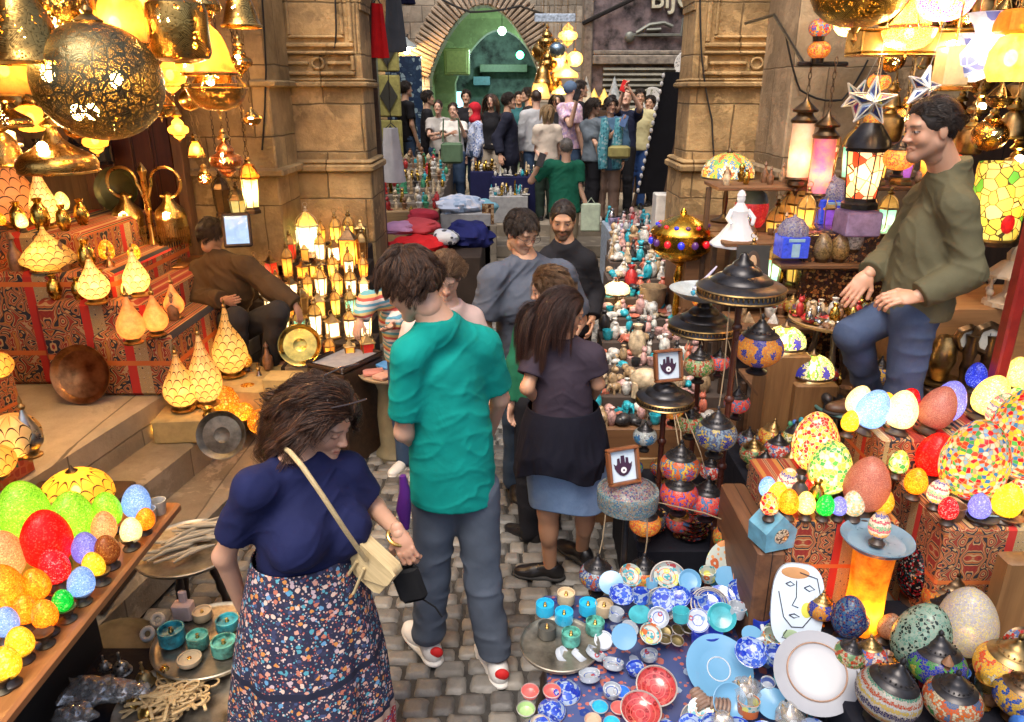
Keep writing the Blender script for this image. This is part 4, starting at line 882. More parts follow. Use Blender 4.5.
 for i in range(nv):
  d=(i+.5)/nv*ln[-1];j=max(k for k in range(len(ln))if ln[k]<=d);j=min(j,len(P)-2);f=(d-ln[j])/(ln[j+1]-ln[j]);p=P[j].lerp(P[j+1],f);tg=(P[j+1]-P[j]).normalized();nn=Vector((-tg.z,0,tg.x))
  a=atan2(nn.x,nn.z);w=ln[-1]/nv*.78;Mv=Matrix.Translation((p.x+nn.x*.26,15.99,p.z+nn.z*.26))@Matrix.Rotation(a,4,'Y');m.bbox((0,0,0),(w,.1,.5+.03*(i%2)),0,.012,Mv)
 obj('voussoirs',m,ashlar('voussoir',(.42,.33,.24),(.22,.17,.12),.3,.3,.002,.4,.5),t)
 GP=ashlar('tunnel_plaster',(.3,.33,.2),(.2,.22,.13),2,2,.003,.2,.5);m=MB()
 for(a,b_)in(((-1.95,16.6),(-1.95,30)),((.95,16.6),(.95,30))):m.box(min(a[0],b_[0])-.2,a[0]+.0,16.6,30,.65,4.6)if a[0]<0 else m.box(a[0],a[0]+.2,16.6,30,.65,4.6)
 obj('passage_wall',m,GP,t);m=MB();m.box(-2.2,1.2,16.6,30,4.4,4.6);obj('passage_vault',m,GP,t)
 m=MB();wall_with_arch(m,-1.95,.95,4.4,arch_pts(-1.45,.85,2.5,3.75),20,20.6,.65);obj('inner_arch',m,GP,t)
 m=MB();m.box(-1.95,.95,24,24.2,.65,4.6);obj('end_wall',m,plain('end_wall_teal',(.1,.15,.12),.8,0,.5,3),t)
 for(x,z,w_,h_,c)in((.35,1.4,.7,1.4,(.03,.06,.07)),(-.25,2.95,1.4,.22,(.12,.18,.1)),(-.9,2.6,.5,.25,(.1,.22,.25))):slab('stall_board',[(x-w_/2,x+w_/2,23.5-.12*h_,23.99,z-h_/2,z+h_/2)],plain('board%d'%(z*10+w_*100),c,.6),parent=t)
 lamp_light(t,(-.4,22.2,3.3),40,(.7,.95,1),.1)  # added light without a lamp body, brightens the end of the passage
 for(px,py,Y,r,e)in((520,55,19.2,.09,45),(502,31,18.2,.09,40)):
  p=at(px,py,Y);o=thing('green_lamp','green glowing lamp hanging %s inside the far archway'%('low and right' if px>510 else 'high'),'lamp',p);m=MB();m.ell((0,0,0),(r,r,r),0,14,10)
  g=NT('green_glow%d'%px);c=(.05,1,.35)if px>510 else(.5,1,.6);mm=g.done(g.n('ShaderNodeEmission',{'Color':c,'Strength':14}));b=obj('bulb',m,mm,o);m=MB();m.tube([(0,0,r),(0,0,4.4-p.z)],.008,5);obj('flex',m,plain('black_flex',(.01,.01,.01)),o);lamp_light(o,(0,0,-.15),e*.6,(.65,1,.72),.05)
 p=at(457,62,19.5);m=MB();m.bbox((0,0,0),(.62,.35,.62),0,.03);m.bbox((0,-.18,0),(.5,.03,.5),0,.01);tag(obj('air_conditioner',m,plain('olive_metal',(.3,.3,.14),.5),None,tuple(p)),'boxy olive air conditioner unit on the inner arch','air conditioner')
 p=at(448,92,22);m=MB();m.bbox((0,0,0),(.5,.1,1.4),0,.02);g=NT('cyan_window');m_=g.done(g.n('ShaderNodeEmission',{'Color':(.35,.9,1),'Strength':1.6}));tag(obj('lit_doorway',m,m_,None,(p.x+.3,20.9,1.6)),'cyan lit doorway glowing under the inner arch','doorway')
 t=thing('shop_front','closed shop with purple grey stone fascia and metal roller shutter','shop front',(0,0,0));X0=1.38;Y=14
 PM=plain('purple_marble',(.15,.115,.12),.55,0,.5,6,.3);MS=plain('grey_stone_trim',(.2,.175,.145),.7,0,.3,12,.3)
 slab('facade',[(X0,4.5,Y,Y+.5,.65,7)],PM,parent=t)
 slab('trim',[(X0-.14,X0+.02,Y-.08,Y+.4,.65,5),(X0+.025,4.5,Y-.1,Y-.003,2.74,2.9),(X0+.025,4.5,Y-.06,Y-.003,2.9,2.98)],MS,parent=t,b=.02)
 m=MB()
 for i in range(22):
  z=2.7-i*.09;m.box(X0+.22,4.3,Y-.055,Y-.02,z-.082,z);m.add([(X0+.22,Y-.055,z),(4.3,Y-.055,z),(4.3,Y-.085,z-.04),(X0+.22,Y-.085,z-.04)],[(0,1,2,3)]);m.add([(X0+.22,Y-.085,z-.04),(4.3,Y-.085,z-.04),(4.3,Y-.055,z-.082),(X0+.22,Y-.055,z-.082)],[(0,1,2,3)])
 obj('roller_shutter',m,plain('grey_shutter',(.13,.125,.1),.5,.4,.3,5),t,smooth=False)
 m=MB();fc=bpy.data.curves.new('letters','FONT');fc.body='BIJOU';fc.size=.42;fc.extrude=.04;fc.bevel_depth=.006;tmp=bpy.data.objects.new('tmp',fc);COL.objects.link(tmp);fm=bpy.data.meshes.new_from_object(tmp);bpy.data.objects.remove(tmp);fo=link('raised_letters',fm,t)
 p=at(650,9,Y-.1);fo.location=(p.x,Y-.06,p.z+.02);fo.rotation_euler=(R(90),0,0);fm.materials.append(plain('cream_letters',(.5,.48,.36),.5))
 a=at(632,33,Y-.1);m=MB();m.bbox((a.x+.75,Y-.06,a.z-.03),(1.5,.05,.05),0,.01);m.ell((a.x-.03,Y-.06,a.z-.06),(.09,.04,.09));m.tube([(a.x+.08,Y-.07,a.z),(a.x+.3,Y-.07,a.z+.13),(a.x+.55,Y-.07,a.z+.16),(a.x+.7,Y-.07,a.z+.1)],.035,8);m.tube([(a.x+.25,Y-.07,a.z+.05),(a.x+.5,Y-.07,a.z+.06)],.03,8);m.tube([(a.x+.85,Y-.07,a.z-.05),(a.x+.87,Y-.07,a.z+.24)],.02,8);m.tube([(a.x+.95,Y-.07,a.z+.12),(a.x+1.4,Y-.07,a.z+.1)],.03,8)
 obj('metal_script',m,plain('verdigris_metal',(.16,.17,.15),.5,.5),t)
 a,b_=at(600,16,Y-.1),at(640,-3,Y-.1);m=MB();m.tube([a+Vector((-.3,0,-.12)),b_+Vector((.6,0,.3))],.035,6);obj('diagonal_rail',m,plain('black_iron',(.02,.018,.016),.4,.5),t)
# ---------------------------------------------------------------- lamp materials
@memo
def pierced(name,color,sc=120,thr=.3,kind='dots',rough=.28,big=22,glow=0.0):
 t=NT(name);v=t.obj();w=t.vor(v,sc);b=t.vor(v,big,'DISTANCE_TO_EDGE');bd=b.outputs['Distance']
 hole=t.math('LESS_THAN',w.outputs['Distance'],thr)
 line=t.math('SINE',t.math('MULTIPLY',bd,60.0));sc2=t.math('GREATER_THAN',line,.55)
 keep=t.math('GREATER_THAN',bd,.06)
 if kind=='dots':hm=t.math('MULTIPLY',hole,keep)
 elif kind=='scroll':hm=t.math('MULTIPLY',t.math('MULTIPLY',sc2,keep),t.math('LESS_THAN',w.outputs['Distance'],.55))
 else:hm=t.math('MULTIPLY',t.math('LESS_THAN',t.vor(v,big*1.3).outputs['Distance'],.34),hole)
 nz=t.noise(v,9,4).outputs[0];col=t.mix(nz,tuple(x*.55 for x in color),color);eng=t.math('GREATER_THAN',t.math('SINE',t.math('MULTIPLY',bd,120.0)),.2);col=t.mix(t.math('MULTIPLY',t.math('MAXIMUM',eng,t.math('LESS_THAN',w.outputs['Distance'],.28)),.75),col,tuple(x*.12 for x in color))
 m=t.bsdf(col,rough,1.0,t.bump(t.math('ADD',t.math('MULTIPLY',bd,1.5),t.math('MULTIPLY',w.outputs['Distance'],.4)),.35,.004))
 if glow:t.set(m.inputs['Emission Color'],(1,.55,.15));t.set(m.inputs['Emission Strength'],glow)
 tr=t.n('ShaderNodeBsdfTransparent',{'Color':(1,.82,.5)})
 ms=t.n('ShaderNodeMixShader');t.set(ms.inputs[0],hm);t.set(ms.inputs[1],m);t.set(ms.inputs[2],tr);return t.done(ms)
def glass_out(t,col,lit,rough=.15,nrm_=None,tl=.6,metal=0.0):
 p=t.bsdf(col,rough,metal,nrm_);p.inputs['Coat Weight'].default_value=.4;p.inputs['Coat Roughness'].default_value=.08
 if lit:
  lw=t.n('ShaderNodeLayerWeight',{'Blend':.5}).outputs['Facing'];es=t.math('MULTIPLY',t.math('ADD',.3,t.math('MULTIPLY',t.math('POWER',t.math('SUBTRACT',1,lw),2.5),1.5)),lit*.85)  # facing term paints a hot centre and dimmer rim into the glass emission
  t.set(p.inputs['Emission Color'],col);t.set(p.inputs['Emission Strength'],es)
  tr=t.n('ShaderNodeBsdfTranslucent');t.set(tr.inputs['Color'],col);ms=t.n('ShaderNodeMixShader');t.set(ms.inputs[0],tl);t.set(ms.inputs[1],p);t.set(ms.inputs[2],tr);tp=t.n('ShaderNodeBsdfTransparent');t.set(tp.inputs['Color'],col);m2=t.n('ShaderNodeMixShader');t.set(m2 .inputs[0],.2);t.set(m2 .inputs[1],ms.outputs[0]);t.set(m2 .inputs[2],tp.outputs[0]);return m2
 return p
@memo
def mosaic(name,pal,sc=90,lit=.8,mode='rand',grout=(.5,.45,.35),n=5,R_=.09,zc=.1,gw=.07,rough=.15):
 t=NT(name);v=t.obj(mode=='rand');w=t.vor(v,sc,rnd=.85);e=t.vor(v,sc,'DISTANCE_TO_EDGE',rnd=.85).outputs['Distance']
 P=w.outputs['Position'];x,y,z=t.xyz(P)[0:3];rnd=t.xyz(w.outputs['Color'])[0]
 if mode=='rand':col=t.ramp(rnd,rampcols(pal),'CONSTANT')
 elif mode=='bands':
  f=t.math('FRACT',t.math('MULTIPLY',z,1/(R_*1.6)));col=t.ramp(t.math('ADD',f,t.math('MULTIPLY',rnd,.03)),rampcols(pal),'CONSTANT')
 elif mode=='fade':
  col=t.ramp(t.math('ADD',t.math('DIVIDE',z,R_*2.6),t.math('MULTIPLY',t.math('SUBTRACT',rnd,.5),.35)),[(i/(len(pal)-1),c)for i,c in enumerate(pal)])
 else:
  a=t.math('MULTIPLY',t.math('ARCTAN2',x,y),n/(2*pi));a=t.math('SUBTRACT',t.math('FRACT',t.math('ADD',a,10.25)),.5)
  zz=t.math('DIVIDE',t.math('SUBTRACT',z,zc),R_*1.0);aa=t.math('MULTIPLY',a,6.28/n*1.35);d=t.math('SQRT',t.math('ADD',t.math('MULTIPLY',aa,aa),t.math('MULTIPLY',zz,zz)))
  th=t.math('ARCTAN2',aa,zz);pet=t.math('MULTIPLY',t.math('COSINE',t.math('MULTIPLY',th,8.0)),.09)
  d=t.math('ADD',t.math('ADD',d,pet),t.math('MULTIPLY',t.math('SUBTRACT',rnd,.5),.1));col=t.ramp(d,rampcols(pal),'CONSTANT')
 col=t.mix(t.math('MULTIPLY',t.xyz(w.outputs['Color'])[1],.3),col,t.vm('SCALE',col,.55))
 g=t.math('LESS_THAN',e,gw);col=t.mix(g,col,grout)
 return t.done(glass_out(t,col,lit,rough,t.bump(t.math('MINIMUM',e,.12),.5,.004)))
@memo
def speckle(name,c1,c2,c3,lit=1.0,sc=260):
 t=NT(name);v=t.obj();w=t.vor(v,sc);r=t.xyz(w.outputs['Color'])[0];big=t.noise(v,30,4).outputs[0]
 col=t.ramp(t.math('ADD',t.math('MULTIPLY',r,.6),t.math('MULTIPLY',big,.4)),[(.2,c2),(.45,c1),(.62,c1),(.85,c3)])
 g=t.math('LESS_THAN',t.vor(v,sc,'DISTANCE_TO_EDGE').outputs['Distance'],.06);col=t.mix(t.math('MULTIPLY',g,.6),col,tuple(x*.5 for x in c2))
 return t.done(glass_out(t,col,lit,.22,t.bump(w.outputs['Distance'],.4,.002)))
@memo
def scales(name,c1,c2,lit=1.0,nu=12,hz=.03):
 t=NT(name);v=t.obj(False);x,y,z=t.xyz(v)[0:3];u=t.math('MULTIPLY',t.math('ADD',t.math('ARCTAN2',x,y),10.0),nu/(2*pi));q=t.math('DIVIDE',z,hz);row=t.math('FLOOR',q)
 uu=t.math('SUBTRACT',t.math('FRACT',t.math('ADD',u,t.math('MULTIPLY',row,.5))),.5);vv=t.math('SUBTRACT',q,row)
 arc=t.math('SQRT',t.math('SUBTRACT',.2505,t.math('MULTIPLY',uu,uu)));e=t.math('SUBTRACT',vv,t.math('MULTIPLY',arc,1.9))
 ln=t.math('LESS_THAN',t.math('ABSOLUTE',e),.085);nz=t.noise(v,25,3).outputs[0]
 wn=t.n('ShaderNodeTexWhiteNoise',noise_dimensions='2D');t.set(wn.inputs['Vector'],t.comb(t.math('FLOOR',t.math('ADD',u,t.math('MULTIPLY',row,.5))),row,0))
 col=t.mix(t.math('ADD',t.math('MULTIPLY',wn.outputs[0],.6),t.math('MULTIPLY',nz,.3)),c1,c2);col=t.mix(ln,col,(.06,.025,.008))
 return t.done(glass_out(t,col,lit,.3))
@memo
def frost(name,color,lit=1.2,sc=18,c2=None):
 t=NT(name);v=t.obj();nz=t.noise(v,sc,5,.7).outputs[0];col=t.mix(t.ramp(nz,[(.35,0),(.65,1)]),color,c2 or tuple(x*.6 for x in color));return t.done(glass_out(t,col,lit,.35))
def emit(name,c,s):
 k=('emit',name)
 if k not in _mc:t=NT(name);_mc[k]=t.done(t.n('ShaderNodeEmission',{'Color':c,'Strength':s}))
 return _mc[k]
BRASS=lambda:plain('brass',(.62,.4,.12),.28,1.0,.25,20,.2)
OLDB=lambda:plain('old_brass',(.38,.25,.1),.38,1.0,.35,16,.3)
BLK=lambda:plain('blackened_metal',(.035,.033,.035),.32,.6,.3,20,.15)
BRZ=lambda:plain('dark_bronze',(.14,.09,.05),.35,.9,.3,20,.2)
BULB=lambda:emit('warm_bulb',(1,.78,.42),45)
# ---------------------------------------------------------------- lamp builders: base or hook at the origin
def sph(R_,n=12,z0=0,e=1.0,t0=0.0,t1=pi):
 return[(max(R_*sin(t0+(t1-t0)*i/n),0.0005),z0-R_*e*cos(t0+(t1-t0)*i/n))for i in range(n+1)]
def bulb(t,z,r=.022,e=2.0,col=(1,.62,.25),xy=(0,0)):
 m=MB();m.ell((xy[0],xy[1],z),(r,r,r*1.3),0,12,8);obj('bulb',m,BULB(),t);
 if e:lamp_light(t,(xy[0],xy[1],z),e,col,r*1.5)
def egg_lamp(label,mat,h=.16,lit=.12,col=(1,.7,.4),wide=.36):
 t=thing('egg_lamp',label,'lamp');pf=[];n=18
 for i in range(n+1):
  a=pi*i/n;z=-cos(a);r=sin(a)*(1-.16*z);pf.append((max(r*h*wide,.0008),.02+h*(.5+.5*z)))
 obj('shade',MB().lathe(pf,32),mat,t)
 obj('base',MB().lathe([(.26*h,0),(.27*h,.006),(.2*h,.012),(.16*h,.022),(.22*h,.036)],24),plain('turned_dark_wood',(.05,.03,.02),.4),t)
 if lit:lamp_light(t,(0,0,.02+h*.36),lit,col,.012)
 return t
CAPP=[(.92,0),(.98,.05),(.9,.1),(.74,.2),(.72,.25),(.62,.3),(.46,.42),(.44,.48),(.34,.56),(.2,.68),(.19,.74),(.1,.82),(.13,.9),(.12,.98),(.03,1.08)]
def globe_lamp(label,mat,r=.075,lit=.1,hang=.0,col=(1,.6,.3),cap=None,foot=True,cat='lamp'):
 t=thing('mosaic_globe_lamp',label,cat);z0=.03 if foot else 0
 obj('shade',MB().lathe([(r*sin(a),z0+r*.8-r*.8*cos(a))for a in np.linspace(.28,pi-.75,16)],36,cap=False),mat,t)
 zc=z0+r*.8*(1-cos(pi-.75));k=r*.78
 m=MB().lathe([(k*a,zc-.006+k*1.15*b)for a,b in CAPP],36)
 for i in range(20):a=2*pi*i/20;m.ell((k*.68*cos(a),k*.68*sin(a),zc+k*.3),(r*.035,)*3,0,6,4)
 c=obj('cap',m,cap or BLK(),t)
 if foot:obj('foot',MB().lathe([(r*.42,0),(r*.45,.008),(r*.25,.016),(r*.3,.03),(r*.34,.036)],24),cap or BLK(),t)
 if hang:obj('cord',MB().tube([(0,0,zc+k*1.2),(.004,.003,zc+k*1.2+hang*.5),(0,0,zc+k*1.2+hang)],.0035,6),plain('twine',(.35,.27,.16),.8),t)
 if lit:lamp_light(t,(0,0,z0+r*.75),lit,col,.012)
 return t
def drop_lamp(label,mat,h=.3,r=.09,lit=.25,kind=0,base=None,col=(1,.62,.25)):
 t=thing('teardrop_lamp',label,'lamp');pf=[];n=22
 for i in range(n+1):
  u=i/n;rr=r*float(np.interp(u,(0,.07,.16,.26,.36,.48,.6,.72,.83,.92,1),(.5,.76,.94,1,.95,.78,.56,.36,.22,.13,.06)))
  pf.append((max(rr,.004),.03+h*u))
 obj('shade',MB().lathe(pf,32),mat,t);bm=base or OLDB()
 obj('tip',MB().lathe([(.012,h+.015),(.016,h+.028),(.007,h+.04),(.009,h+.05),(.002,h+.075)],12),bm,t)
 obj('base',MB().lathe([(r*.7,0),(r*.72,.008),(r*.5,.016),(r*.55,.034)],24),bm,t)
 if lit:lamp_light(t,(0,0,.03+h*.24),lit,col,.015)
 return t
def chain(m,x,y,z0,z1,mi=0,r=.004):
 n=max(2,int((z1-z0)/.03))
 for i in range(n):
  z=z0+(z1-z0)*(i+.5)/n;a=(i%2)*pi/2;hh=(z1-z0)/n*.62
  m.tube([(x+cos(a)*.008*cos(q),y+sin(a)*.008*cos(q),z+hh*sin(q))for q in np.linspace(0,2*pi,8,endpoint=False)],.0022,4,mi,closed=True)
def brass_lamp(label,kind,mat,s=.15,hang=.3,e=3.0,bulbs=((0,0,-.0),),metal=None):
 t=thing('hanging_brass_lamp',label,'lamp');met=metal or BRASS()
 P={'sphere':sph(s,28,0,.92),'ufo':[(s*a,s*b)for a,b in((1.0,-.32),(1.02,-.28),(1.04,-.1),(.98,.06),(.84,.17),(.64,.28),(.42,.42),(.26,.56),(.17,.72),(.14,.8),(.13,.95))],'bell':[(s*a,s*b)for a,b in((.95,-.75),(1.0,-.7),(.9,-.6),(.8,-.3),(.7,.1),(.58,.45),(.4,.72),(.22,.88),(.14,1.0))],'drum':[(s*a,s*b)for a,b in((.3,-1.12),(.55,-1.1),(.9,-.98),(1,-.8),(1.02,.5),(.95,.75),(.6,.95),(.3,1.05))],'bowl':[(s*a,s*b)for a,b in((.12,-.62),(.3,-.6),(.6,-.5),(.82,-.3),(.95,-.05),(1.0,.12),(1.02,.14))],'onion':[(s*a,s*b)for a,b in((.08,-1.3),(.12,-1.1),(.4,-.9),(.55,-.75),(.5,-.62),(.9,-.45),(1,-.15),(.9,.1),(.5,.3),(.55,.42),(.5,.6),(.3,.8),(.12,1.0),(.08,1.2))]}[kind]
 obj('shade',MB().lathe(P,48,cap=False),mat,t);zt=P[-1][1];m=MB()
 if kind=='bowl':
  for q in range(3):a=q*2.09+.4;m.tube([(s*cos(a),s*sin(a),.12*s),(s*.55*cos(a),s*.55*sin(a),s*.75),(0,0,s*1.3)],.003,5)
  m.lathe([(s*1.0,s*.11),(s*1.05,s*.13),(s*1.0,s*.16)],40,cap=False);zt=s*1.3
  hd=MB().lathe([(s*.75,s*.28),(s*.6,s*.5),(s*.35,s*.8),(s*.1,s*1.2)],32,cap=False);obj('hood',hd,mat,t);fn_=MB().lathe([(.001,-s*.95),(s*.06,-s*.85),(s*.03,-s*.75),(s*.1,-s*.62)],16);obj('finial',fn_,met,t)
 else:
  obj('rim',MB().lathe([(P[0][0],P[0][1]-.004),(P[0][0]*1.02+.003,P[0][1]+.004),(P[0][0],P[0][1]+.01)],40,cap=False),met,t)
  m.lathe([(.02+s*.08,zt-.01),(.03+s*.08,zt),(.016,zt+.02),(.02,zt+.03),(.008,zt+.045)],20)
 obj('fitting',m,met,t);m=MB();chain(m,0,0,zt+.03,zt+hang);obj('chain',m,OLDB(),t)
 for b in bulbs:bulb(t,b[2]*s,.02,e*11,(1,.58,.2),(b[0]*s,b[1]*s))
 return t
def panes(m,n,r0,r1,z0,z1,inset=.0):
 for i in range(n):
  a,b=2*pi*i/n,2*pi*(i+1)/n;v=[(r0*cos(a),r0*sin(a),z0),(r0*cos(b),r0*sin(b),z0),(r1*cos(b),r1*sin(b),z1),(r1*cos(a),r1*sin(a),z1)]
  m.add(v,[(0,1,2,3)])
def fanous(label,glass,h=.26,r=.06,n=6,lit=.15,metal=None,cat='lantern',hang=0):
 t=thing('glass_lantern',label,cat);mt=metal or BRZ();m=MB();z1,z2=h*.12,h*.58
 for i in range(n):
  a=2*pi*i/n;c,s_=cos(a),sin(a);m.tube([(r*.78*c,r*.78*s_,z1),(r*c,r*s_,z2)],.0035,5)
  m.tube([(r*1.05*c*(1-q**2.2),r*1.05*s_*(1-q**2.2),z2+(h*.28)*q**.8)for q in np.linspace(0,.96,7)],.003,5)
 m.lathe([(r*.7,0),(r*.95,.004),(r*.95,z1*.5),(r*.8,z1*.7),(r*.8,z1)],n);m.lathe([(r*1.08,z2),(r*1.12,z2+.005),(r*1.05,z2+.012)],n,cap=False)
 zt=z2+h*.27;m.lathe([(.014,zt),(.02,zt+.01),(.008,zt+.02),(.012,zt+.03),(.002,zt+.045)],12)
 m.tube([(.018*cos(q),0,zt+.055+.016*sin(q))for q in np.linspace(0,2*pi,10,endpoint=False)],.0022,5,closed=True);obj('frame',m,mt,t)
 m=MB();panes(m,n,r*.76,r*.97,z1,z2);obj('glass',m,glass,t,smooth=False)
 m=MB();panes(m,n,r*.98,r*.75,z2+.004,z2+h*.13);panes(m,n,r*.75,r*.2,z2+h*.13,z2+h*.26);obj('roof',m,mt if lit==0 else frost('amber_roof',(.8,.5,.15),.25),t,smooth=False)
 if lit:lamp_light(t,(0,0,(z1+z2)/2),lit,(1,.7,.35),.012)
 if hang:m=MB();chain(m,0,0,zt+.07,zt+.07+hang);obj('chain',m,mt,t)
 return t
def square_lantern(label,glass,h=.24,w=.1,lit=.12,metal=None):
 t=thing('square_lantern',label,'lantern');mt=metal or BRZ();m=MB();a=w/2
 for x in(-a,a):
  for y in(-a,a):m.bbox((x,y,h*.36),(.008,.008,h*.6))
 m.bbox((0,0,.012),(w+.02,w+.02,.024));m.bbox((0,0,h*.66),(w+.024,w+.024,.012));m.lathe([(a*1.3,h*.665),(a*.4,h*.86),(a*.42,h*.88),(a*.1,h*.95)],4,0,Matrix.Rotation(pi/4,4,'Z'));m.tube([(.02*cos(q),0,h*.98+.02*sin(q))for q in np.linspace(0,2*pi,10,endpoint=False)],.0025,5,closed=True)
 obj('frame',m,mt,t,smooth=False);m=MB();b=a-.002
 for k in range(4):
  R_=Matrix.Rotation(k*pi/2,4,'Z');m.add([R_@Vector(v)for v in((-b,-b,.026),(b,-b,.026),(b,-b,h*.65),(-b,-b,h*.65))],[(0,1,2,3)])
 obj('glass',m,glass,t,smooth=False)
 if lit:lamp_light(t,(0,0,h*.35),lit,(1,.7,.35),.012)
 return t
def tube_lantern(label,glass,h=.17,r=.036,lit=.12):
 t=thing('tube_lantern',label,'lantern');m=MB();k=r
 m.lathe([(.003,0),(.006,-.02),(k*.3,-.045),(k*.95,-.075),(k*1.15,-.085),(k*1.1,-.095),(k*.7,-.1),(k*.8,-.115),(k*1.2,-.135),(k*1.15,-.15)],28);z=-.15-h;m2=MB()
 m2 .lathe([(k*1.1,z),(k*1.15,z-.01),(k*.8,z-.02),(k*.9,z-.04),(k*.3,z-.06),(k*.35,z-.07),(.002,z-.1)],28);obj('onion_cap',m,BRZ(),t);obj('bottom_cap',m2,BRZ(),t)
 obj('glass',MB().lathe([(k,z),(k,-.15)],32,cap=False),glass,t)
 lamp_light(t,(0,0,z+h*.35),lit,(1,.65,.35),.012);return t
def dome_lamp(label,mat,r=.13,lit=.25,foot=.16,cat='lamp',fl=0):
 t=thing('leaded_dome_lamp',label,cat);n=14;pf=[(max(r*sin(a),.01),foot+r*.82*cos(a))for a in np.linspace(pi/2+.12,.1,n)]
 obj('shade',MB().lathe(pf,40,cap=False,flute=fl,fa=.03 if fl else 0),mat,t);m=MB();m.lathe([(r*1.0,pf[0][1]-.006),(r*1.02,pf[0][1]),(r*.99,pf[0][1]+.006)],40,cap=False);m.lathe([(.02,pf[-1][1]-.005),(.026,pf[-1][1]+.004),(.01,pf[-1][1]+.014),(.004,pf[-1][1]+.03)],16)
 obj('rim',m,BRZ(),t)
 if foot>.05:obj('stem',MB().lathe([(r*.5,0),(r*.52,.01),(r*.2,.025),(.012,.05),(.018,foot*.5),(.01,foot*.7),(.01,foot+.02)],24),BRZ(),t)
 if lit:bulb(t,foot+r*.2,.018,lit)
 return t
def star_lantern(label,r=.09,rot=0):
 t=thing('star_lantern',label,'lantern');m=MB();e=MB();g=MB()
 pts=[(r*(1 if i%2==0 else .42)*sin(pi*i/5),r*(1 if i%2==0 else .42)*cos(pi*i/5))for i in range(10)]
 for sgn in(-1,1):
  c=(0,sgn*r*.32,0)
  for i in range(10):
   a,b=pts[i],pts[(i+1)%10];tri=[Vector(c),Vector((a[0],0,a[1])),Vector((b[0],0,b[1]))];ce=(tri[0]+tri[1]+tri[2])/3
   m.add(tri,[(0,1,2)]);nn=Vector((0,sgn*.0025,0));g.add([ce+(q-ce)*.45+nn*1.2 for q in tri],[(0,1,2)])
   e.tube([tri[0]+nn,tri[1]+nn],.003,5);e.tube([tri[1]+nn,tri[2]+nn],.003,5)
 obj('mirror_faces',m,plain('mirror_glass',(.7,.75,.78),.12,.9,.3,40),t,smooth=False);obj('edges',e,plain('white_edging',(.75,.74,.7),.5),t);obj('inlay',g,plain('blue_inlay',(.03,.05,.2),.2),t,smooth=False)
 k=MB();k.tube([(0,0,r),(0,0,r+.6)],.0015,4);obj('string',k,plain('string',(.5,.45,.35),.8),t);return t
def black_shade_lamp(label,loc,pole_h,r=.17,dish=False,top=None):
 t=thing('pole_lamp',label,'lamp',loc);k=r
 m=MB();m.tube([(0,0,.02),(0,0,pole_h)],.0125,14);
 for z in np.arange(.25,pole_h,.3):m.lathe([(.013,z-.015),(.02,z-.006),(.02,z+.006),(.013,z+.015)],16,cap=False)
 obj('pole',m,plain('dark_red_wood',(.06,.016,.01),.3),t);obj('base',MB().lathe([(k*.8,0),(k*.85,.01),(k*.5,.03),(.03,.05),(.02,.08)],32),BLK(),t)
 pf=[(k*a,pole_h+k*b)for a,b in((.98,-.2),(1.0,-.19),(1.03,-.15),(1.0,-.1),(.99,.04),(1.03,.06),(.98,.1),(.84,.17),(.72,.2),(.7,.24),(.6,.32),(.46,.38),(.44,.43),(.36,.52),(.24,.58),(.22,.64),(.12,.72),(.1,.8),(.04,.86))]
 obj('dome',MB().lathe(pf,56,cap=False),BLK(),t);m=MB()
 for i in range(56):
  a=2*pi*i/56;m.ell((k*1.0*cos(a),k*1.0*sin(a),pole_h-k*.03),(.004,.004,.009),0,6,4)
 for z in(-.14,.05):m.lathe([(k*1.02,pole_h+k*z-.004),(k*1.05,pole_h+k*z),(k*1.02,pole_h+k*z+.004)],56,cap=False)
 obj('beaded_band',m,OLDB(),t);m=MB();m.lathe([(k*.9,pole_h-k*.12),(k*.9,pole_h-k*.02)],40,cap=False);obj('liner',m,plain('brown_liner',(.08,.04,.02),.7),t)
 return t
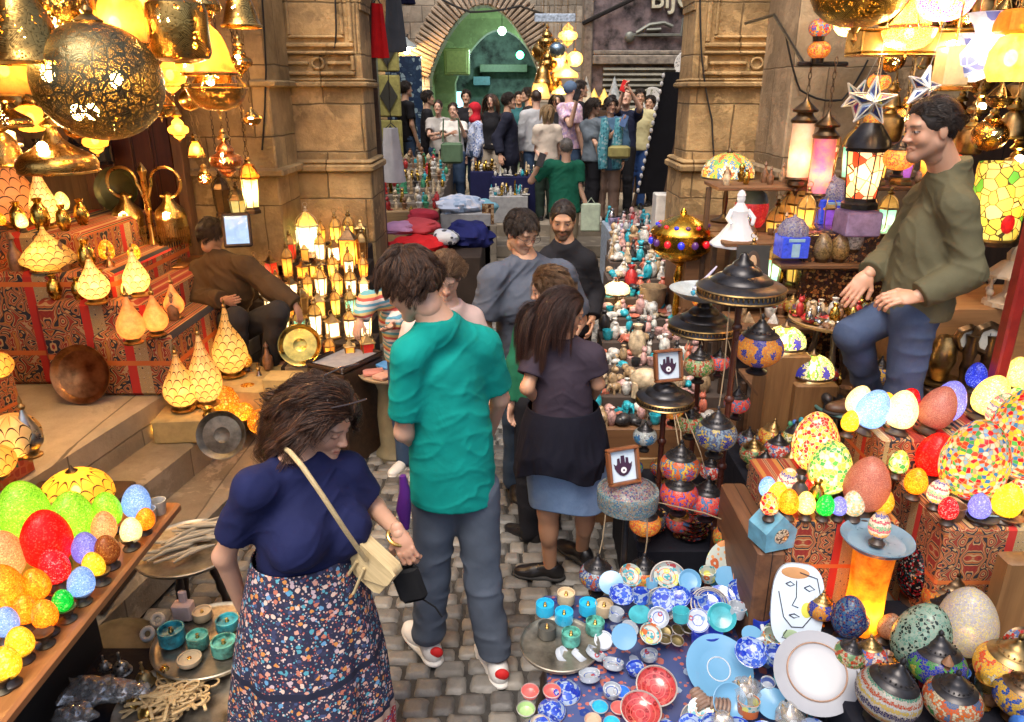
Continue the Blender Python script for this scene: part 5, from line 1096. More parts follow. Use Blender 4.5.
# ---------------------------------------------------------------- furniture of the stalls
@memo
def khayamiya(name='applique_cloth',sc=1.0):
 t=NT(name);v=t.vm('SCALE',t.obj(False),sc);g=t.n('ShaderNodeNewGeometry');s=t.math('GREATER_THAN',t.math('ABSOLUTE',t.xyz(g.outputs['Normal'])[0]),.7)
 x,y,z=t.xyz(v)[0:3];u=t.math('ADD',t.math('MULTIPLY',x,t.math('SUBTRACT',1,s)),t.math('MULTIPLY',y,s));P=.5
 fu=t.math('ABSOLUTE',t.math('SUBTRACT',t.math('FRACT',t.math('DIVIDE',u,P)),.5));fz=t.math('ABSOLUTE',t.math('SUBTRACT',t.math('FRACT',t.math('DIVIDE',z,P*1.1)),.5))
 q=t.comb(t.math('MULTIPLY',fu,P),t.math('MULTIPLY',fz,P),0);n=t.noise(q,9,1,.3,1.2).outputs[0];bands=t.math('FRACT',t.math('MULTIPLY',n,7))
 col=t.ramp(bands,rampcols([(.25,.03,.012),(.2,.015,.01),(.4,.24,.1),(.015,.015,.025),(.012,.012,.022),(.36,.15,.03),(.27,.04,.012),(.36,.22,.1)]),'CONSTANT')
 st=t.math('FRACT',t.math('DIVIDE',t.math('ADD',u,.05),.52));b1=t.math('LESS_THAN',st,.1);b2=t.math('MULTIPLY',t.math('GREATER_THAN',st,.1),t.math('LESS_THAN',st,.25))
 w=t.vor(t.comb(u,z,0),34,'DISTANCE_TO_EDGE',rnd=.2).outputs['Distance'];bc=t.ramp(t.math('FRACT',t.math('MULTIPLY',w,7)),rampcols([(.45,.3,.1),(.03,.03,.04),(.5,.4,.25),(.4,.2,.05)]),'CONSTANT')
 col=t.mix(b2,col,bc);col=t.mix(b1,col,(.42,.02,.012));zt=t.math('LESS_THAN',t.math('ABSOLUTE',t.math('SUBTRACT',t.math('FRACT',t.math('DIVIDE',z,.42)),.5)),.035);col=t.mix(zt,col,(.5,.12,.02))
 f=t.noise(v,5,3).outputs[0];return t.done(t.bsdf(col,.9,0,t.bump(t.math('ADD',f,t.math('MULTIPLY',t.noise(v,250).outputs[0],.15)),.35,.02)))
def block(name,label,cat,x0,x1,y0,y1,z0,z1,mat,M=None,b=.008,group=None):
 m=MB();c=((x0+x1)/2,(y0+y1)/2,z0);m.bbox((0,0,(z1-z0)/2),(x1-x0,y1-y0,z1-z0),0,b);return single(name,m,mat,label,cat,c,(0,0,M or 0),group)
def table(name,label,x0,x1,y0,y1,h,mat,leg=.03,z0=0,shelf=None,cat='table'):
 t=thing(name,label,cat,((x0+x1)/2,(y0+y1)/2,z0));w,d=x1-x0,y1-y0;h=h-z0
 m=MB();m.bbox((0,0,h-.0125),(w,d,.025),0,.005);obj('tabletop',m,mat,t)
 for sx in(-1,1):
  for sy in(-1,1):m=MB();m.bbox((sx*(w/2-leg),sy*(d/2-leg),(h-.026)/2),(leg*1.4,leg*1.4,h-.026),0,.004);obj('leg',m,mat,t)
 if shelf:m=MB();m.bbox((0,0,h*shelf),(w-leg*1.0,d-leg*1.0,.018),0,.004);obj('shelf',m,mat,t)
 return t
def round_table(name,label,x,y,z,r,mat,z0=0,foot=None,rim=None,legs=True):
 t=thing(name,label,'table',(x,y,z0));h=z-z0
 obj('tray_top',MB().lathe([(.001,h-.014),(r*.9,h-.014),(r*.99,h-.006),(r*1.02,h+.008),(r,h+.011),(r*.97,h+.003),(r*.93,h),(.001,h)],48),mat,t)
 if legs:
  for k in range(3):
   a=k*2.09+.3;m=MB();pts=[(r*.3*cos(a)*(1-u)+r*.75*cos(a)*u,r*.3*sin(a)*(1-u)+r*.75*sin(a)*u,(h-.016)*(1-u))for u in np.linspace(0,1,13)]
   m.tube(pts,[.013+.006*(i%2)for i in range(13)],10);obj('leg',m,foot or plain('turned_dark_wood',(.05,.03,.02),.4),t)
 else:obj('pedestal',MB().lathe([(r*.6,0),(r*.62,.03),(r*.45,.08),(r*.5,h*.5),(r*.42,h*.8),(r*.6,h-.016)],24),foot or mat,t)
 return t
def disc_tray(label,r,mat,loc,rot,name='round_tray',cat='tray'):
 pf=[(.001,.0),(r*.3,.0),(r*.32,.002),(r*.78,.0),(r*.82,.004),(r*.95,.02),(r,.022),(r*1.01,.018),(r*.96,.012),(r*.84,-.004),(.001,-.004)]
 return single(name,MB().lathe(pf,56),mat,label,cat,loc,rot)
# ---------------------------------------------------------------- left-hand stall
YG=lambda k=1.0:speckle('lime_glass',(.35,.62,.05),(.2,.42,.03),(.7,.8,.2),.8*k)
def EGGC(c):
 return{'lime':lambda:speckle('lime_glass',(.4,.68,.05),(.18,.42,.03),(.75,.85,.2),.75),'red':lambda:speckle('red_glass',(.8,.015,.01),(.5,.008,.008),(.95,.12,.08),.75),'redwhite':lambda:speckle('red_white_glass',(.75,.02,.03),(.5,.01,.02),(.95,.6,.55),.6,330),'blue':lambda:speckle('pale_blue_glass',(.35,.5,.75),(.2,.33,.6),(.75,.85,.95),.6,330),'lav':lambda:speckle('lavender_glass',(.3,.28,.62),(.2,.18,.5),(.7,.7,.95),.6,330),'orange':lambda:speckle('orange_glass',(.95,.38,.02),(.7,.18,.01),(1,.7,.08),.95),'yellow':lambda:speckle('yellow_glass',(.95,.62,.04),(.8,.4,.02),(1,.88,.3),.95),'peach':lambda:speckle('peach_glass',(.75,.4,.18),(.5,.22,.1),(.95,.75,.35),.6,330),'green':lambda:speckle('green_glass',(.02,.6,.08),(.01,.38,.04),(.5,.9,.3),.7),'cream':lambda:speckle('cream_glass',(.95,.85,.5),(.8,.65,.3),(1,.97,.8),.9),'amber':lambda:speckle('amber_brown_glass',(.5,.17,.04),(.3,.08,.02),(.85,.45,.1),.4),'pink':lambda:speckle('pink_bead_glass',(.72,.3,.2),(.55,.2,.15),(.85,.5,.35),.35,420),'cobalt':lambda:speckle('cobalt_glass',(.02,.04,.6),(.01,.02,.35),(.2,.3,.9),.5),'hot':lambda:speckle('hot_yellow_glass',(1,.8,.25),(.95,.6,.1),(1,.95,.7),1.3),'multi':lambda:mosaic('confetti_mosaic',[(.8,.06,.02),(.9,.42,.03),(.6,.5,.3),(.03,.15,.45),(.55,.01,.02),(.95,.6,.05),(.05,.3,.08),(.5,.5,.5),(.2,.35,.55)],72,.3,grout=(.28,.22,.14),gw=.05),'multired':lambda:mosaic('red_yellow_mosaic',[(.85,.05,.02),(.95,.55,.05),(.85,.8,.6),(.95,.35,.03),(.6,.02,.03),(.9,.75,.15),(.3,.03,.03)],85,.6,gw=.05),'flower':lambda:mosaic('green_flower_mosaic',[(.85,.75,.1),(.1,.45,.08),(.8,.8,.6),(.95,.7,.1),(.05,.3,.1)],75,.55,gw=.05),'dkflower':lambda:mosaic('black_flower_mosaic',[(.01,.01,.015),(.01,.01,.015),(.5,.02,.03),(.02,.02,.03),(.6,.55,.5),(.03,.15,.2),(.01,.01,.015),(.45,.03,.05)],150,.05,grout=(.01,.01,.01)),'seafoam':lambda:mosaic('seafoam_mosaic',[(.25,.5,.4),(.4,.62,.52),(.02,.05,.05),(.3,.55,.45),(.5,.7,.6),(.2,.42,.36),(.03,.07,.06)],105,.1,grout=(.5,.6,.5)),'snow':lambda:mosaic('white_yellow_mosaic',[(.7,.65,.6),(.85,.75,.4),(.6,.6,.72),(.85,.8,.7),(.9,.8,.35),(.5,.48,.7)],240,.28,grout=(.6,.55,.45)),'bluegem':lambda:mosaic('blue_gem_mosaic',[(.02,.04,.3),(.03,.15,.45),(.02,.03,.2),(.3,.4,.5),(.05,.25,.5),(.35,.08,.1),(.02,.05,.35)],150,.05,grout=(.15,.2,.3)),'bands':lambda:mosaic('banded_mosaic',[(.85,.8,.75),(.6,.05,.15),(.85,.8,.7),(.08,.1,.5),(.9,.45,.08),(.85,.8,.75),(.7,.1,.25),(.15,.45,.3)],170,.3,'bands',R_=.045),'redmesh':lambda:mosaic('red_mesh_mosaic',[(.55,.02,.03),(.65,.04,.05),(.45,.02,.03)],170,.1,grout=(.6,.5,.45)),'tanmesh':lambda:mosaic('tan_mesh_mosaic',[(.4,.28,.15),(.5,.35,.2),(.35,.2,.12)],190,.08,grout=(.55,.45,.35)),'floral':lambda:mosaic('white_floral_mosaic',[(.9,.85,.7),(.9,.8,.5),(.3,.6,.5),(.95,.9,.8),(.9,.6,.2)],130,.8)}[c]()
LCOL=dict(lime=(.7,1,.2),red=(1,.1,.05),redwhite=(1,.3,.2),blue=(.5,.7,1),lav=(.5,.5,1),orange=(1,.5,.1),yellow=(1,.75,.2),green=(.2,1,.3))
def eggs(rows,table_z,group,base_lit=.1,ymin=0):
 Q=[]
 for(px,py,hp,c,words,tilt)in rows:
  h=hp*2.2/FPX
  for _ in range(3):p=on(px,py,table_z+.02+h*.5);h=hp*pxm(p)*.97
  Q.append([p.x,max(p.y,ymin+h*.36),h])
 for _ in range(25):
  for i in range(len(Q)):
   for j in range(i):
    dx,dy=Q[i][0]-Q[j][0],Q[i][1]-Q[j][1];d=max(sqrt(dx*dx+dy*dy),1e-4);m=.36*(Q[i][2]+Q[j][2])*.96-d
    if m>0:
     w=Q[j][2]/(Q[i][2]+Q[j][2]);Q[i][0]+=dx/d*m*w;Q[i][1]+=dy/d*m*w;Q[j][0]-=dx/d*m*(1-w);Q[j][1]-=dy/d*m*(1-w)
  for q in Q:q[1]=max(q[1],ymin+q[2]*.36)
 for(px,py,hp,c,words,tilt),(x,y,h)in zip(rows,Q):
  r=(R(5),0,R((px*37)%360))if not tilt else(R(8),R(tilt*.6),R((px*3)%60))
  lit=0 if c in('dkflower','bluegem','seafoam','redmesh','tanmesh','amber','pink')else base_lit*(h/.14)**2
  t=egg_lamp('%s egg lamp %s'%(words[0],words[1]),EGGC(c),h,lit,LCOL.get(c,(1,.75,.4)))
  t.location=(x,y,table_z);t.rotation_euler=r;t['group']=group;t['category']='egg lamp'
ORD=['first','second','third','fourth','fifth','sixth','seventh','eighth','ninth','tenth','eleventh','twelfth','thirteenth','fourteenth','fifteenth']
ords=ORD
def LEFT():
 W1=wood('orange_plank',(.42,.17,.05),(.24,.085,.025),1,1,.35,0,.15);DKW=wood('dark_crate_wood',(.06,.03,.015),(.02,.01,.006),1,0)
 block('display_table','long orange wooden plank counter crowded with glowing egg lamps','counter',-1.86,-1.16,.9,2.27,.915,.95,W1);block('counter_base','dark crate base under the orange plank counter','crate',-1.8,-1.5,1.0,2.2,0,.914,plain('soot_black_wood',(.012,.008,.006),.8))  # base block below the plank is coloured near black
 E=[(20,508,66,'lime',('big lime green','at back left corner of the plank table'),0),(1,522,34,'green',('deep green','cut by the frame behind the big red one'),0),(40,538,66,'red',('big glossy red','between two lime ones'),0),(70,517,58,'lime',('tall lime green','just right of the big red one'),0),(103,512,40,'lime',('small lime green','in front of the yellow scale dome'),0),(133,500,38,'blue',('pale blue','at the far right end of the plank'),8),(142,517,26,'orange',('small orange mosaic','tucked against the far pale blue one'),20),(129,530,29,'cream',('small bright cream','near the plank edge'),0),(101,527,34,'peach',('peach coloured','behind the rust brown one'),0),(107,548,33,'amber',('rust brown','beside the bright yellow one'),0),(79,547,36,'lav',('lavender blue','in the middle of the cluster'),0),(56,566,40,'redwhite',('red and white speckled','in the middle of the plank'),0),(95,565,30,'yellow',('round bright yellow','right of the speckled red one'),0),(76,582,36,'blue',('ice blue','leaning beside the small green one'),12),(62,598,27,'green',('small emerald green','near the plank edge'),10),(13,552,56,'peach',('large peach and yellow','at the left frame edge'),0),(5,592,56,'orange',('large orange','below the large peach one'),0),(37,584,36,'orange',('mid sized orange','left of the ice blue one'),0),(20,606,34,'orange',('orange','half hidden in the orange row'),0),(46,614,34,'orange',('glowing orange','left of the emerald one'),0),(3,622,34,'blue',('pale blue','among the orange ones at the left frame edge'),0),(20,640,36,'yellow',('amber yellow','second from the near end of the plank'),0),(6,664,38,'yellow',('amber yellow','nearest the camera on the plank'),0)]
 eggs(E,.95,'glowing egg lamps on the plank table')
 DB=plain('dull_pewter',(.12,.1,.07),.45,.8,.3);k=0
 for(px,py,w)in((84,603,'below the ice blue egg'),(68,620,'below the small emerald egg'),(46,645,'left of centre on the plank edge'),(25,660,'beside the near amber egg'),(4,690,'at the near corner of the plank'),(131,549,'under the cream egg'),(103,583,'right of the ice blue egg')):
  p=on(px,py,.95);single('spare_lamp_foot',MB().lathe([(.022,0),(.024,.004),(.01,.012),(.009,.02),(.022,.03),(.027,.042),(.024,.042),(.002,.03)],24),DB,'small pewter lamp foot standing %s'%w,'lamp foot',p,None,'spare lamp feet on the plank table')
 for i,(px,py)in enumerate(((160,503),(150,512))):
  p=on(px,py+10,.95);single('candle_glass',MB().lathe([(.02,0),(.026,.05),(.023,.05),(.018,.006),(.001,.006)],24),frost('milky_glass',(.6,.55,.45),0),'milky candle glass at the far end of the plank, %s'%('upper one' if i==0 else 'lower one'),'glass',p)
 block('crate','dark crate under the yellow scale dome lamp','crate',-2.2,-1.75,2.6,3.05,.19,.6,DKW)
 p=on(76,500,.62);t=dome_lamp('wide yellow scale glass dome lamp glowing behind the lime eggs',scales('yellow_scales',(.95,.55,.06),(.7,.3,.03),.35,14,.035),.15,1.5,.03);t.location=(p.x,2.85,.6)
 KH=khayamiya();KH2=khayamiya('painted_panel',1.7)
 block('painted_chest','low red painted chest with green flowers at the ledge edge','chest',-3.35,-2.3,2.45,3.2,.62,.86,mosaic('red_painted_wood',[(.33,.05,.02),(.33,.05,.02),(.06,.12,.06),(.36,.07,.02),(.3,.05,.02),(.4,.2,.05),(.05,.12,.12),(.33,.05,.02)],28,0,grout=(.38,.09,.03),gw=.12),-.165)
 block('painted_chest','taller patterned chest behind the low red one','chest',-3.8,-2.66,3.3,3.75,.62,1.02,KH2,-.165)
 SCW=scales('white_scales',(1,.75,.35),(.8,.45,.14),.35,12,.04);SCY=scales('honey_scales',(.95,.55,.14),(.75,.35,.07),.35,12,.035)
 def ball(label,px,py,rp,z,mat,lit=.2,e=.9):
  p=on(px,py,z+.05);r=rp*pxm(p);p=on(px,py,z+r*e);t=thing('scale_ball_lamp',label,'lamp',(p.x,p.y,z));obj('shade',MB().lathe([(max(a,.004),b+r*e+.004)for a,b in sph(r,20,0,e)],36),mat,t);obj('base',MB().lathe([(r*.5,0),(r*.5,.012),(r*.3,.02)],20),OLDB(),t);lamp_light(t,(0,-.3*r,r*.6),lit,(1,.65,.25),.012);return t
 ball('round honey scale glass lamp on the low red chest',14,436,24,.86,SCW,.35);ball('round scale glass lamp cut by the frame edge on the low red chest',-4,462,18,.86,SCY,.25);ball('small scale glass lamp on the taller patterned chest',-2,366,14,1.02,SCY,.2)
 t=drop_lamp('unlit silver teardrop lamp on the low red chest',plain('hammered_silver',(.45,.42,.38),.3,1,.2,20,.2),.2,.055,0);p=on(33,456,.86);t.location=(p.x,p.y,.86)
 for i,(x0,x1,y0,y1,z)in enumerate(((-4.3,-2.52,4.32,5.3,1.52),(-4.3,-2.3,4.18,5.25,1.32),(-2.75,-2.12,4.1,5.2,1.17),(-2.4,-1.93,4.0,4.9,1.0))):
  block('draped_counter','counter step draped in red and navy applique cloth, %s'%('topmost step','second step from the top','third step from the top','lowest step by the seated seller')[i],'counter',x0,x1,y0,y1,.62,z,KH,b=.025,group='draped counter steps')
 p=on(101,392,.62);disc_tray('large round copper tray leaning against the draped counter',.17,plain('aged_copper',(.32,.15,.06),.35,1,.35,12,.25),(p.x,3.93,.79),(R(76),0,0))
 COPP=lambda:pierced('copper_drop_metal',(.75,.38,.16),300,.28,'dots',.3,30)
 def standl(px,py,z,fn,*a,**k):
  p=on(px,py,z);t=fn(*a,**k);t.location=(p.x,p.y,z);return t
 SC1=scales('hot_scales',(1,.8,.4),(.9,.5,.15),.6,10,.035)
 standl(12,226,1.52,drop_lamp,'tall wide teardrop lamp of pink gold scales at the left of the top step',scales('pink_gold_scales',(.85,.45,.2),(.7,.3,.1),.35,12,.05),.5,.17,.5)
 standl(48,228,1.52,drop_lamp,'white hot teardrop lamp leaning on the top step',SC1,.36,.075,.6)
 standl(64,214,1.52,egg_lamp,'small glowing yellow globe lamp behind the white hot teardrop',EGGC('hot'),.13,.2);standl(24,232,1.52,egg_lamp,'tiny bright lamp at the foot of the pink gold teardrop',EGGC('hot'),.09,.2)
 q=on(86,222,1.52);disc_tray('dark green round tray leaning behind the top step lamps',.15,plain('dark_green_metal',(.07,.08,.04),.4,.8),(q.x,q.y+.45,1.67),(R(78),0,0))
 p=on(60,266,1.32);t=thing('saucer_lamp','glowing saucer shaped shell glass lamp on the second step','lamp',(p.x,4.26,1.32));r=.15;obj('shade',MB().lathe([(r*.6,.01),(r*.98,.05),(r,.07),(r*.8,.11),(r*.4,.17),(r*.12,.22),(r*.06,.25)],40),scales('pale_scales',(1,.75,.3),(.85,.5,.12),.4,14,.03),t);obj('base',MB().lathe([(r*.7,0),(r*.7,.012),(r*.5,.02)],32),BRASS(),t);lamp_light(t,(0,-.06,.09),.5,(1,.65,.25),.015)
 standl(80,251,1.32,egg_lamp,'short bright shell lamp beside the saucer lamp',EGGC('hot'),.12,.25);standl(99,246,1.32,egg_lamp,'bright round lamp behind the short shell lamp',EGGC('hot'),.11,.25);standl(110,238,1.32,drop_lamp,'small cone shaped pierced lamp at the right end of the second step',COPP(),.14,.05,.3)
 standl(97,303,1.17,drop_lamp,'plump hot yellow teardrop lamp at front of the third step',SC1,.24,.085,.5);standl(115,291,1.17,drop_lamp,'thin dim pink teardrop lamp between two hot ones',COPP(),.2,.05,.15);standl(139,296,1.17,drop_lamp,'tall hot yellow leaf cut teardrop lamp on the third step',SC1,.25,.075,.5)
 for(px,py,h,r,w)in((134,343,.25,.075,'front left of three on the lowest step'),(158,335,.22,.068,'middle of three on the lowest step'),(176,318,.2,.06,'tilted, right of three on the lowest step')):
  t=standl(px,py,1.0,drop_lamp,'copper bottle shaped lamp with bright spot, '+w,frost('rose_copper_glow',(.85,.42,.15),.55,30,(.6,.24,.08)),h,r,.3,group='')if False else standl(px,py,1.0,drop_lamp,'copper bottle shaped lamp with bright spot, '+w,frost('rose_copper_glow',(.85,.42,.15),.5,30,(.6,.24,.08)),h,r,.3);t['group']='copper bottle lamps on the lowest counter step'
 p=at(157,262,5.05);x,y,z=p
 block('side_cabinet','small copper topped cabinet carrying the twin arm brass lamp','cabinet',x-.22,x+.24,y-.14,y+.25,.62,z,plain('copper_sheet',(.4,.2,.08),.4,.9,.3,10,.3))
 t=thing('twin_arm_lamp','tall brass lamp with two curling arms and fringed shades','lamp',(x,y,z));h=at(153,167,5.05).z-z
 obj('post',MB().lathe([(.16,0),(.165,.02),(.12,.04),(.07,.07),(.045,.12),(.022,.17),(.018,h*.5),(.024,h*.55),(.018,h*.9),(.032,h*.96),(.02,h),(.002,h+.03)],24,flute=6,fa=.06),BRASS(),t)
 for s_ in(-1,1):
  a=MB();cx=s_*.145;a.tube([(0,0,h*.62)]+[(cx+s_*.1*-cos(q),0,h-.1+.1*sin(q))for q in np.linspace(-.1,5.2,22)],.011,8);arm_=obj('arm',a,BRASS(),t)
  sh_=obj('shade',MB().lathe([(.1,-.09),(.105,-.07),(.09,-.02),(.04,.03),(.025,.07),(.03,.08),(.005,.1)],28).lathe([(.09,-.2),(.1,-.19),(.1,-.09)],28),pierced('brass_pierced_fine',(.7,.45,.15),240,.3,'dots',.3,30),t,(s_*.145,0,h-.26))
  f=MB()
  for i in range(40):q=2*pi*i/40;f.tube([(.1*cos(q),.1*sin(q),-.13),(.1*cos(q),.1*sin(q),-.27)],.0035,4)
  obj('fringe',f,BRASS(),sh_);m=MB();m.ell((0,-.06,-.05),(.028,.028,.028));obj('bulb',m,BULB(),sh_);lamp_light(sh_,(0,-.12,-.06),1.0)
 block('cardboard_box','yellow cardboard box under the front scale teardrop lamp','box',-2.08,-1.8,3.86,4.2,.385,.53,plain('cardboard',(.5,.36,.14),.8),.1);block('cardboard_box','second cardboard box beneath the rear scale teardrop lamps','box',-2.0,-1.5,4.25,4.75,.385,.56,plain('cardboard',(.5,.36,.14),.8),-.1)
 SD=scales('sunny_scales',(1,.72,.3),(.85,.5,.12),.3,10,.042)
 standl(184,409,.54,drop_lamp,'pointed scale glass teardrop lamp, front left of three by the ledge',SD,.33,.1,.6);standl(208,404,.54,drop_lamp,'scroll patterned teardrop lamp, middle of three by the ledge',SCW,.42,.1,.6);standl(233,375,.57,drop_lamp,'tallest scale glass teardrop lamp, rear of three by the ledge',SD,.44,.11,.6)
 OG=mosaic('amber_crackle',[(.95,.42,.03),(.95,.55,.06),(.85,.3,.02),(1,.65,.15)],60,.6,grout=(.4,.12,.01))
 for(px,py,r,w)in((222,402,17,'largest, in front of the teardrops'),(249,397,15,'beside the grey tray'),(205,407,12,'small, under the middle teardrop'),(238,384,13,'behind the two larger ones'),(262,422,14,'half hidden by curly hair'),(243,412,10,'small, just above the grey tray'),(274,392,11,'furthest right by the stone step')):
  ball('amber glass ball lamp, '+w,px,py,r,.39,OG,.22)['group']='amber ball lamps on the stone step'
 standl(262,398,.4,drop_lamp,'small silver cone lamp rising between amber balls',plain('hammered_silver',(.45,.42,.38),.3,1,.2,20,.2),.18,.05,0)
 p=on(225,455,.385);disc_tray('dull grey round tray leaning against the stone step',.135,plain('dull_tin',(.2,.185,.15),.45,.9,.3),(p.x,p.y,.51),(R(70),R(12),0));p=at(300,345,4.5);disc_tray('shiny gold round tray standing beside the brown boots',.135,plain('gold_metal',(.6,.42,.1),.22,1,.2,16,.25),tuple(p),(R(66),R(20),0));
 block('stone_block','grey stone block holding up the gold tray','block',p.x-.1,p.x+.25,4.45,4.7,0,p.z-.13,STONE2())
 CL=cloth('dark_cloth',(.03,.02,.015));rg=random.Random(3);t=thing('lantern_stage','dark stepped stage crowded with little lit lanterns','display stand',(0,0,0));rows=[]
 for i in range(7):
  y=4.55+.23*i;z=.60+.085*i;x0,x1=-1.52-.125*i,-.9-.045*i;m=MB();m.bbox(((x0+x1)/2,y+.12,z/2),(x1-x0,.24,z),0,.004);obj('step',m,CL,t);rows.append((y+.1,z,x0,x1))
 gl=[('warm white',frost('lit_white_pane',(1,.82,.5),1.6,10,(1,.9,.7)),.25),('amber',frost('lit_amber_pane',(1,.5,.08),1.0,12,(.9,.3,.03)),.15),('turquoise',frost('lit_turquoise_pane',(.2,.75,.6),.7,12,(.5,.9,.7)),.06),('yellow',frost('lit_yellow_pane',(1,.7,.15),1.2,12,(.9,.5,.08)),.2),('red',frost('lit_red_pane',(.8,.06,.03),.5,12,(.5,.02,.02)),.05),('white',frost('lit_white_pane',(1,.82,.5),1.6,10,(1,.9,.7)),.25),('dim amber',frost('dim_amber_pane',(.3,.16,.05),.06,12),0)]
 protos={}
 rn=['front','second','third','fourth','fifth','sixth','back']
 for i,(y,z,x0,x1)in enumerate(rows):
  n=int((x1-x0)/.105);
  for j in range(n):
   x=x0+(x1-x0)*(j+.5)/n+rg.uniform(-.01,.01);k=rg.choice([0,0,3,1,2,5,6,4,3,0])if i else rg.choice([6,1,0,4,6]);kind=rg.random()<.7;key=(k,kind)
   lb='%s %s, %s from left in %s row of the lantern stage'%(gl[k][0],'domed lantern' if kind else 'square lantern',ords[j],rn[i])
   if key not in protos:
    protos[key]=(fanous(lb,gl[k][1],.25,.042,6,gl[k][2],OLDB())if kind else square_lantern(lb,gl[k][1],.2,.07,gl[k][2],OLDB()));o=protos[key]
   else:o=dup(protos[key],(0,0,0),label=lb)
   o.location=(x,y+rg.uniform(-.02,.02),z);o.rotation_euler=(0,0,rg.uniform(0,1));sc=rg.uniform(.8,1.15);o.scale=(sc,sc,sc*rg.uniform(.85,1.1));o['group']='lit lanterns on the lantern stage'
 t=fanous('tall white domed lantern with green side pane towering over the stage',frost('white_green_pane',(1,.85,.55),1.5,8,(.3,.8,.5)),.42,.085,6,3.0,plain('pale_metal',(.6,.5,.35),.4,.8));t.location=(-1.62,5.85,1.06)
 block('small_plinth','dark plinth under the tall white domed lantern','plinth',-1.75,-1.48,6.02-.22,6.1,0,1.06,CL)
 t=square_lantern('square orange lit lantern beside the stone pier',gl[1][1],.34,.12,2.0);t.location=(-1.28,5.75,1.0);block('small_plinth','narrow dark plinth under the square orange lantern','plinth',-1.37,-1.18,6.15-.45,5.86,0,1.0,CL)if False else None
 LG=frost('leaded_yellow',(.9,.6,.15),.7,10,(.5,.7,.45))
 for(px,py,Y,sc,w)in((222,200,5.3,1.1,'dark ribbed'),(238,208,5.2,1.0,'pale green and yellow'),(251,196,5.1,1.35,'tall glowing yellow')):
  p=at(px,py,Y);t=fanous('%s lantern hung at the wall above the seated seller'%w,LG if w[0]!='d' else frost('dim_amber_pane',(.3,.16,.05),.06,12),.3*sc,.06,6,3.0 if w[0]=='t' else .0,BRZ(),hang=2.9-p.z);t.location=(p.x,p.y,p.z-.12)
 BP=pierced('brass_arabesque',(.36,.3,.15),260,.36,'scroll',.38,32);BD=pierced('brass_dots',(.7,.43,.13),170,.3,'dots',.25,16);BL=pierced('brass_leafcut',(.75,.45,.13),90,.36,'leaf',.28,18,0);BG=frost('amber_shell',(.6,.27,.05),.16,14,(.4,.14,.02))
 def hang(label,px,py,Y,kind,mat,s,e=3,bulbs=((0,0,0),),metal=None,top=3.28):
  if mat is BG:e*=.16
  p=at(px,py,Y);t=brass_lamp(label,kind,mat,s,.3,e,bulbs,metal);t.location=p
  c=[o for o in t.children if o.name.startswith('chain')][0];bpy.data.objects.remove(c);zt={'sphere':.92,'ufo':.95,'bell':1.0,'drum':1.05,'bowl':1.3,'onion':1.2}[kind]*s;m=MB();chain(m,0,0,zt+.03,max(zt+.1,top-p.z));obj('chain',m,OLDB(),t);return t
 hang('big olive brass sphere lamp engraved with arabesques',99,82,2.6,'sphere',BP,.2,1.2,((-.5,-.55,.12),(.55,-.52,.02),(-.08,-.65,-.45),(.15,-.65,-.45)),OLDB())
 hang('saucer shaped brass lamp below the big sphere',57,160,3.1,'ufo',BL,.145,2.5,((.0,-.55,.35),));hang('wide brass bell lamp with shining rim in the top left corner',22,30,2.5,'bell',BL,.13,3,((.15,-.4,-.3),));hang('brass lamp with dotted bowl at the top edge',55,5,2.7,'sphere',BD,.12,3,((.2,-.6,-.5),))
 hang('conical brass lamp with long bright streak at the top',122,18,2.9,'bell',BG,.12,3,((0,-.5,-.2),));hang('cylindrical brass lamp with large leaf cut-outs',178,28,2.8,'drum',BL,.1,3,((-.3,-.3,.3),));hang('round amber shell lamp between cone and cylinder lamps',148,8,3.0,'sphere',BG,.1,2.5,((0,-.6,.2),));hang('small brass lamp peeping out behind the leaf cut cylinder',200,2,3.3,'onion',BD,.08,1)
 hang('amber dome lamp with two bright bulbs beside the leaf cut cylinder',207,52,3.4,'bell',BG,.12,3,((-.3,-.5,.1),(-.5,-.5,-.5)));hang('open brass bowl lamp on three arms in front of the stone wall',217,92,3.5,'bowl',BD,.13,5,((.1,-.2,.6),(-.1,-.2,.4)))
 hang('slender copper onion lamp hanging under the bowl lamp',226,158,4.0,'onion',pierced('copper_onion',(.7,.33,.14),150,.28,'dots',.3,16),.085,2.5,((0,-.5,0),));hang('amber brass dome half hidden at left edge',4,70,3.3,'bell',BG,.13,3);hang('small amber pendant lamp at the very top right of the stall',190,60,3.9,'sphere',BG,.075,1.5)
 XK=[(10,120,3.6,'ufo',.09,'small saucer','left of the big sphere'),(95,140,4.4,'onion',.07,'dull onion','behind the saucer lamp'),(118,128,4.6,'bell',.06,'little bell','beneath the big sphere'),(160,108,4.3,'bowl',.08,'shallow bowl','right of the big sphere'),(178,128,4.6,'onion',.06,'narrow onion','before the red door'),(190,100,4.4,'sphere',.06,'small lit ball','left of the open bowl lamp'),(240,60,4.6,'onion',.07,'dim onion','against the bare wall stones'),(196,150,4.9,'bell',.055,'tiny bell','left of the copper onion'),(252,120,5.0,'bowl',.06,'tiny bowl','right of the copper onion'),(205,178,4.8,'sphere',.045,'tiny ball','over the seated seller'),(30,118,3.9,'drum',.06,'short drum','above the saucer lamp'),(4,150,3.4,'bell',.09,'broad bell','over the pink gold teardrop'),(75,128,4.2,'sphere',.06,'small ball','peeping over the saucer lamp'),(170,75,3.9,'onion',.075,'bright onion','right of the big sphere'),(240,10,3.6,'bell',.09,'amber bell','at the top edge beside the wall'),(90,30,3.4,'drum',.08,'pierced drum','above the big sphere'),(250,175,5.1,'onion',.06,'glowing onion','above the held mirror')]
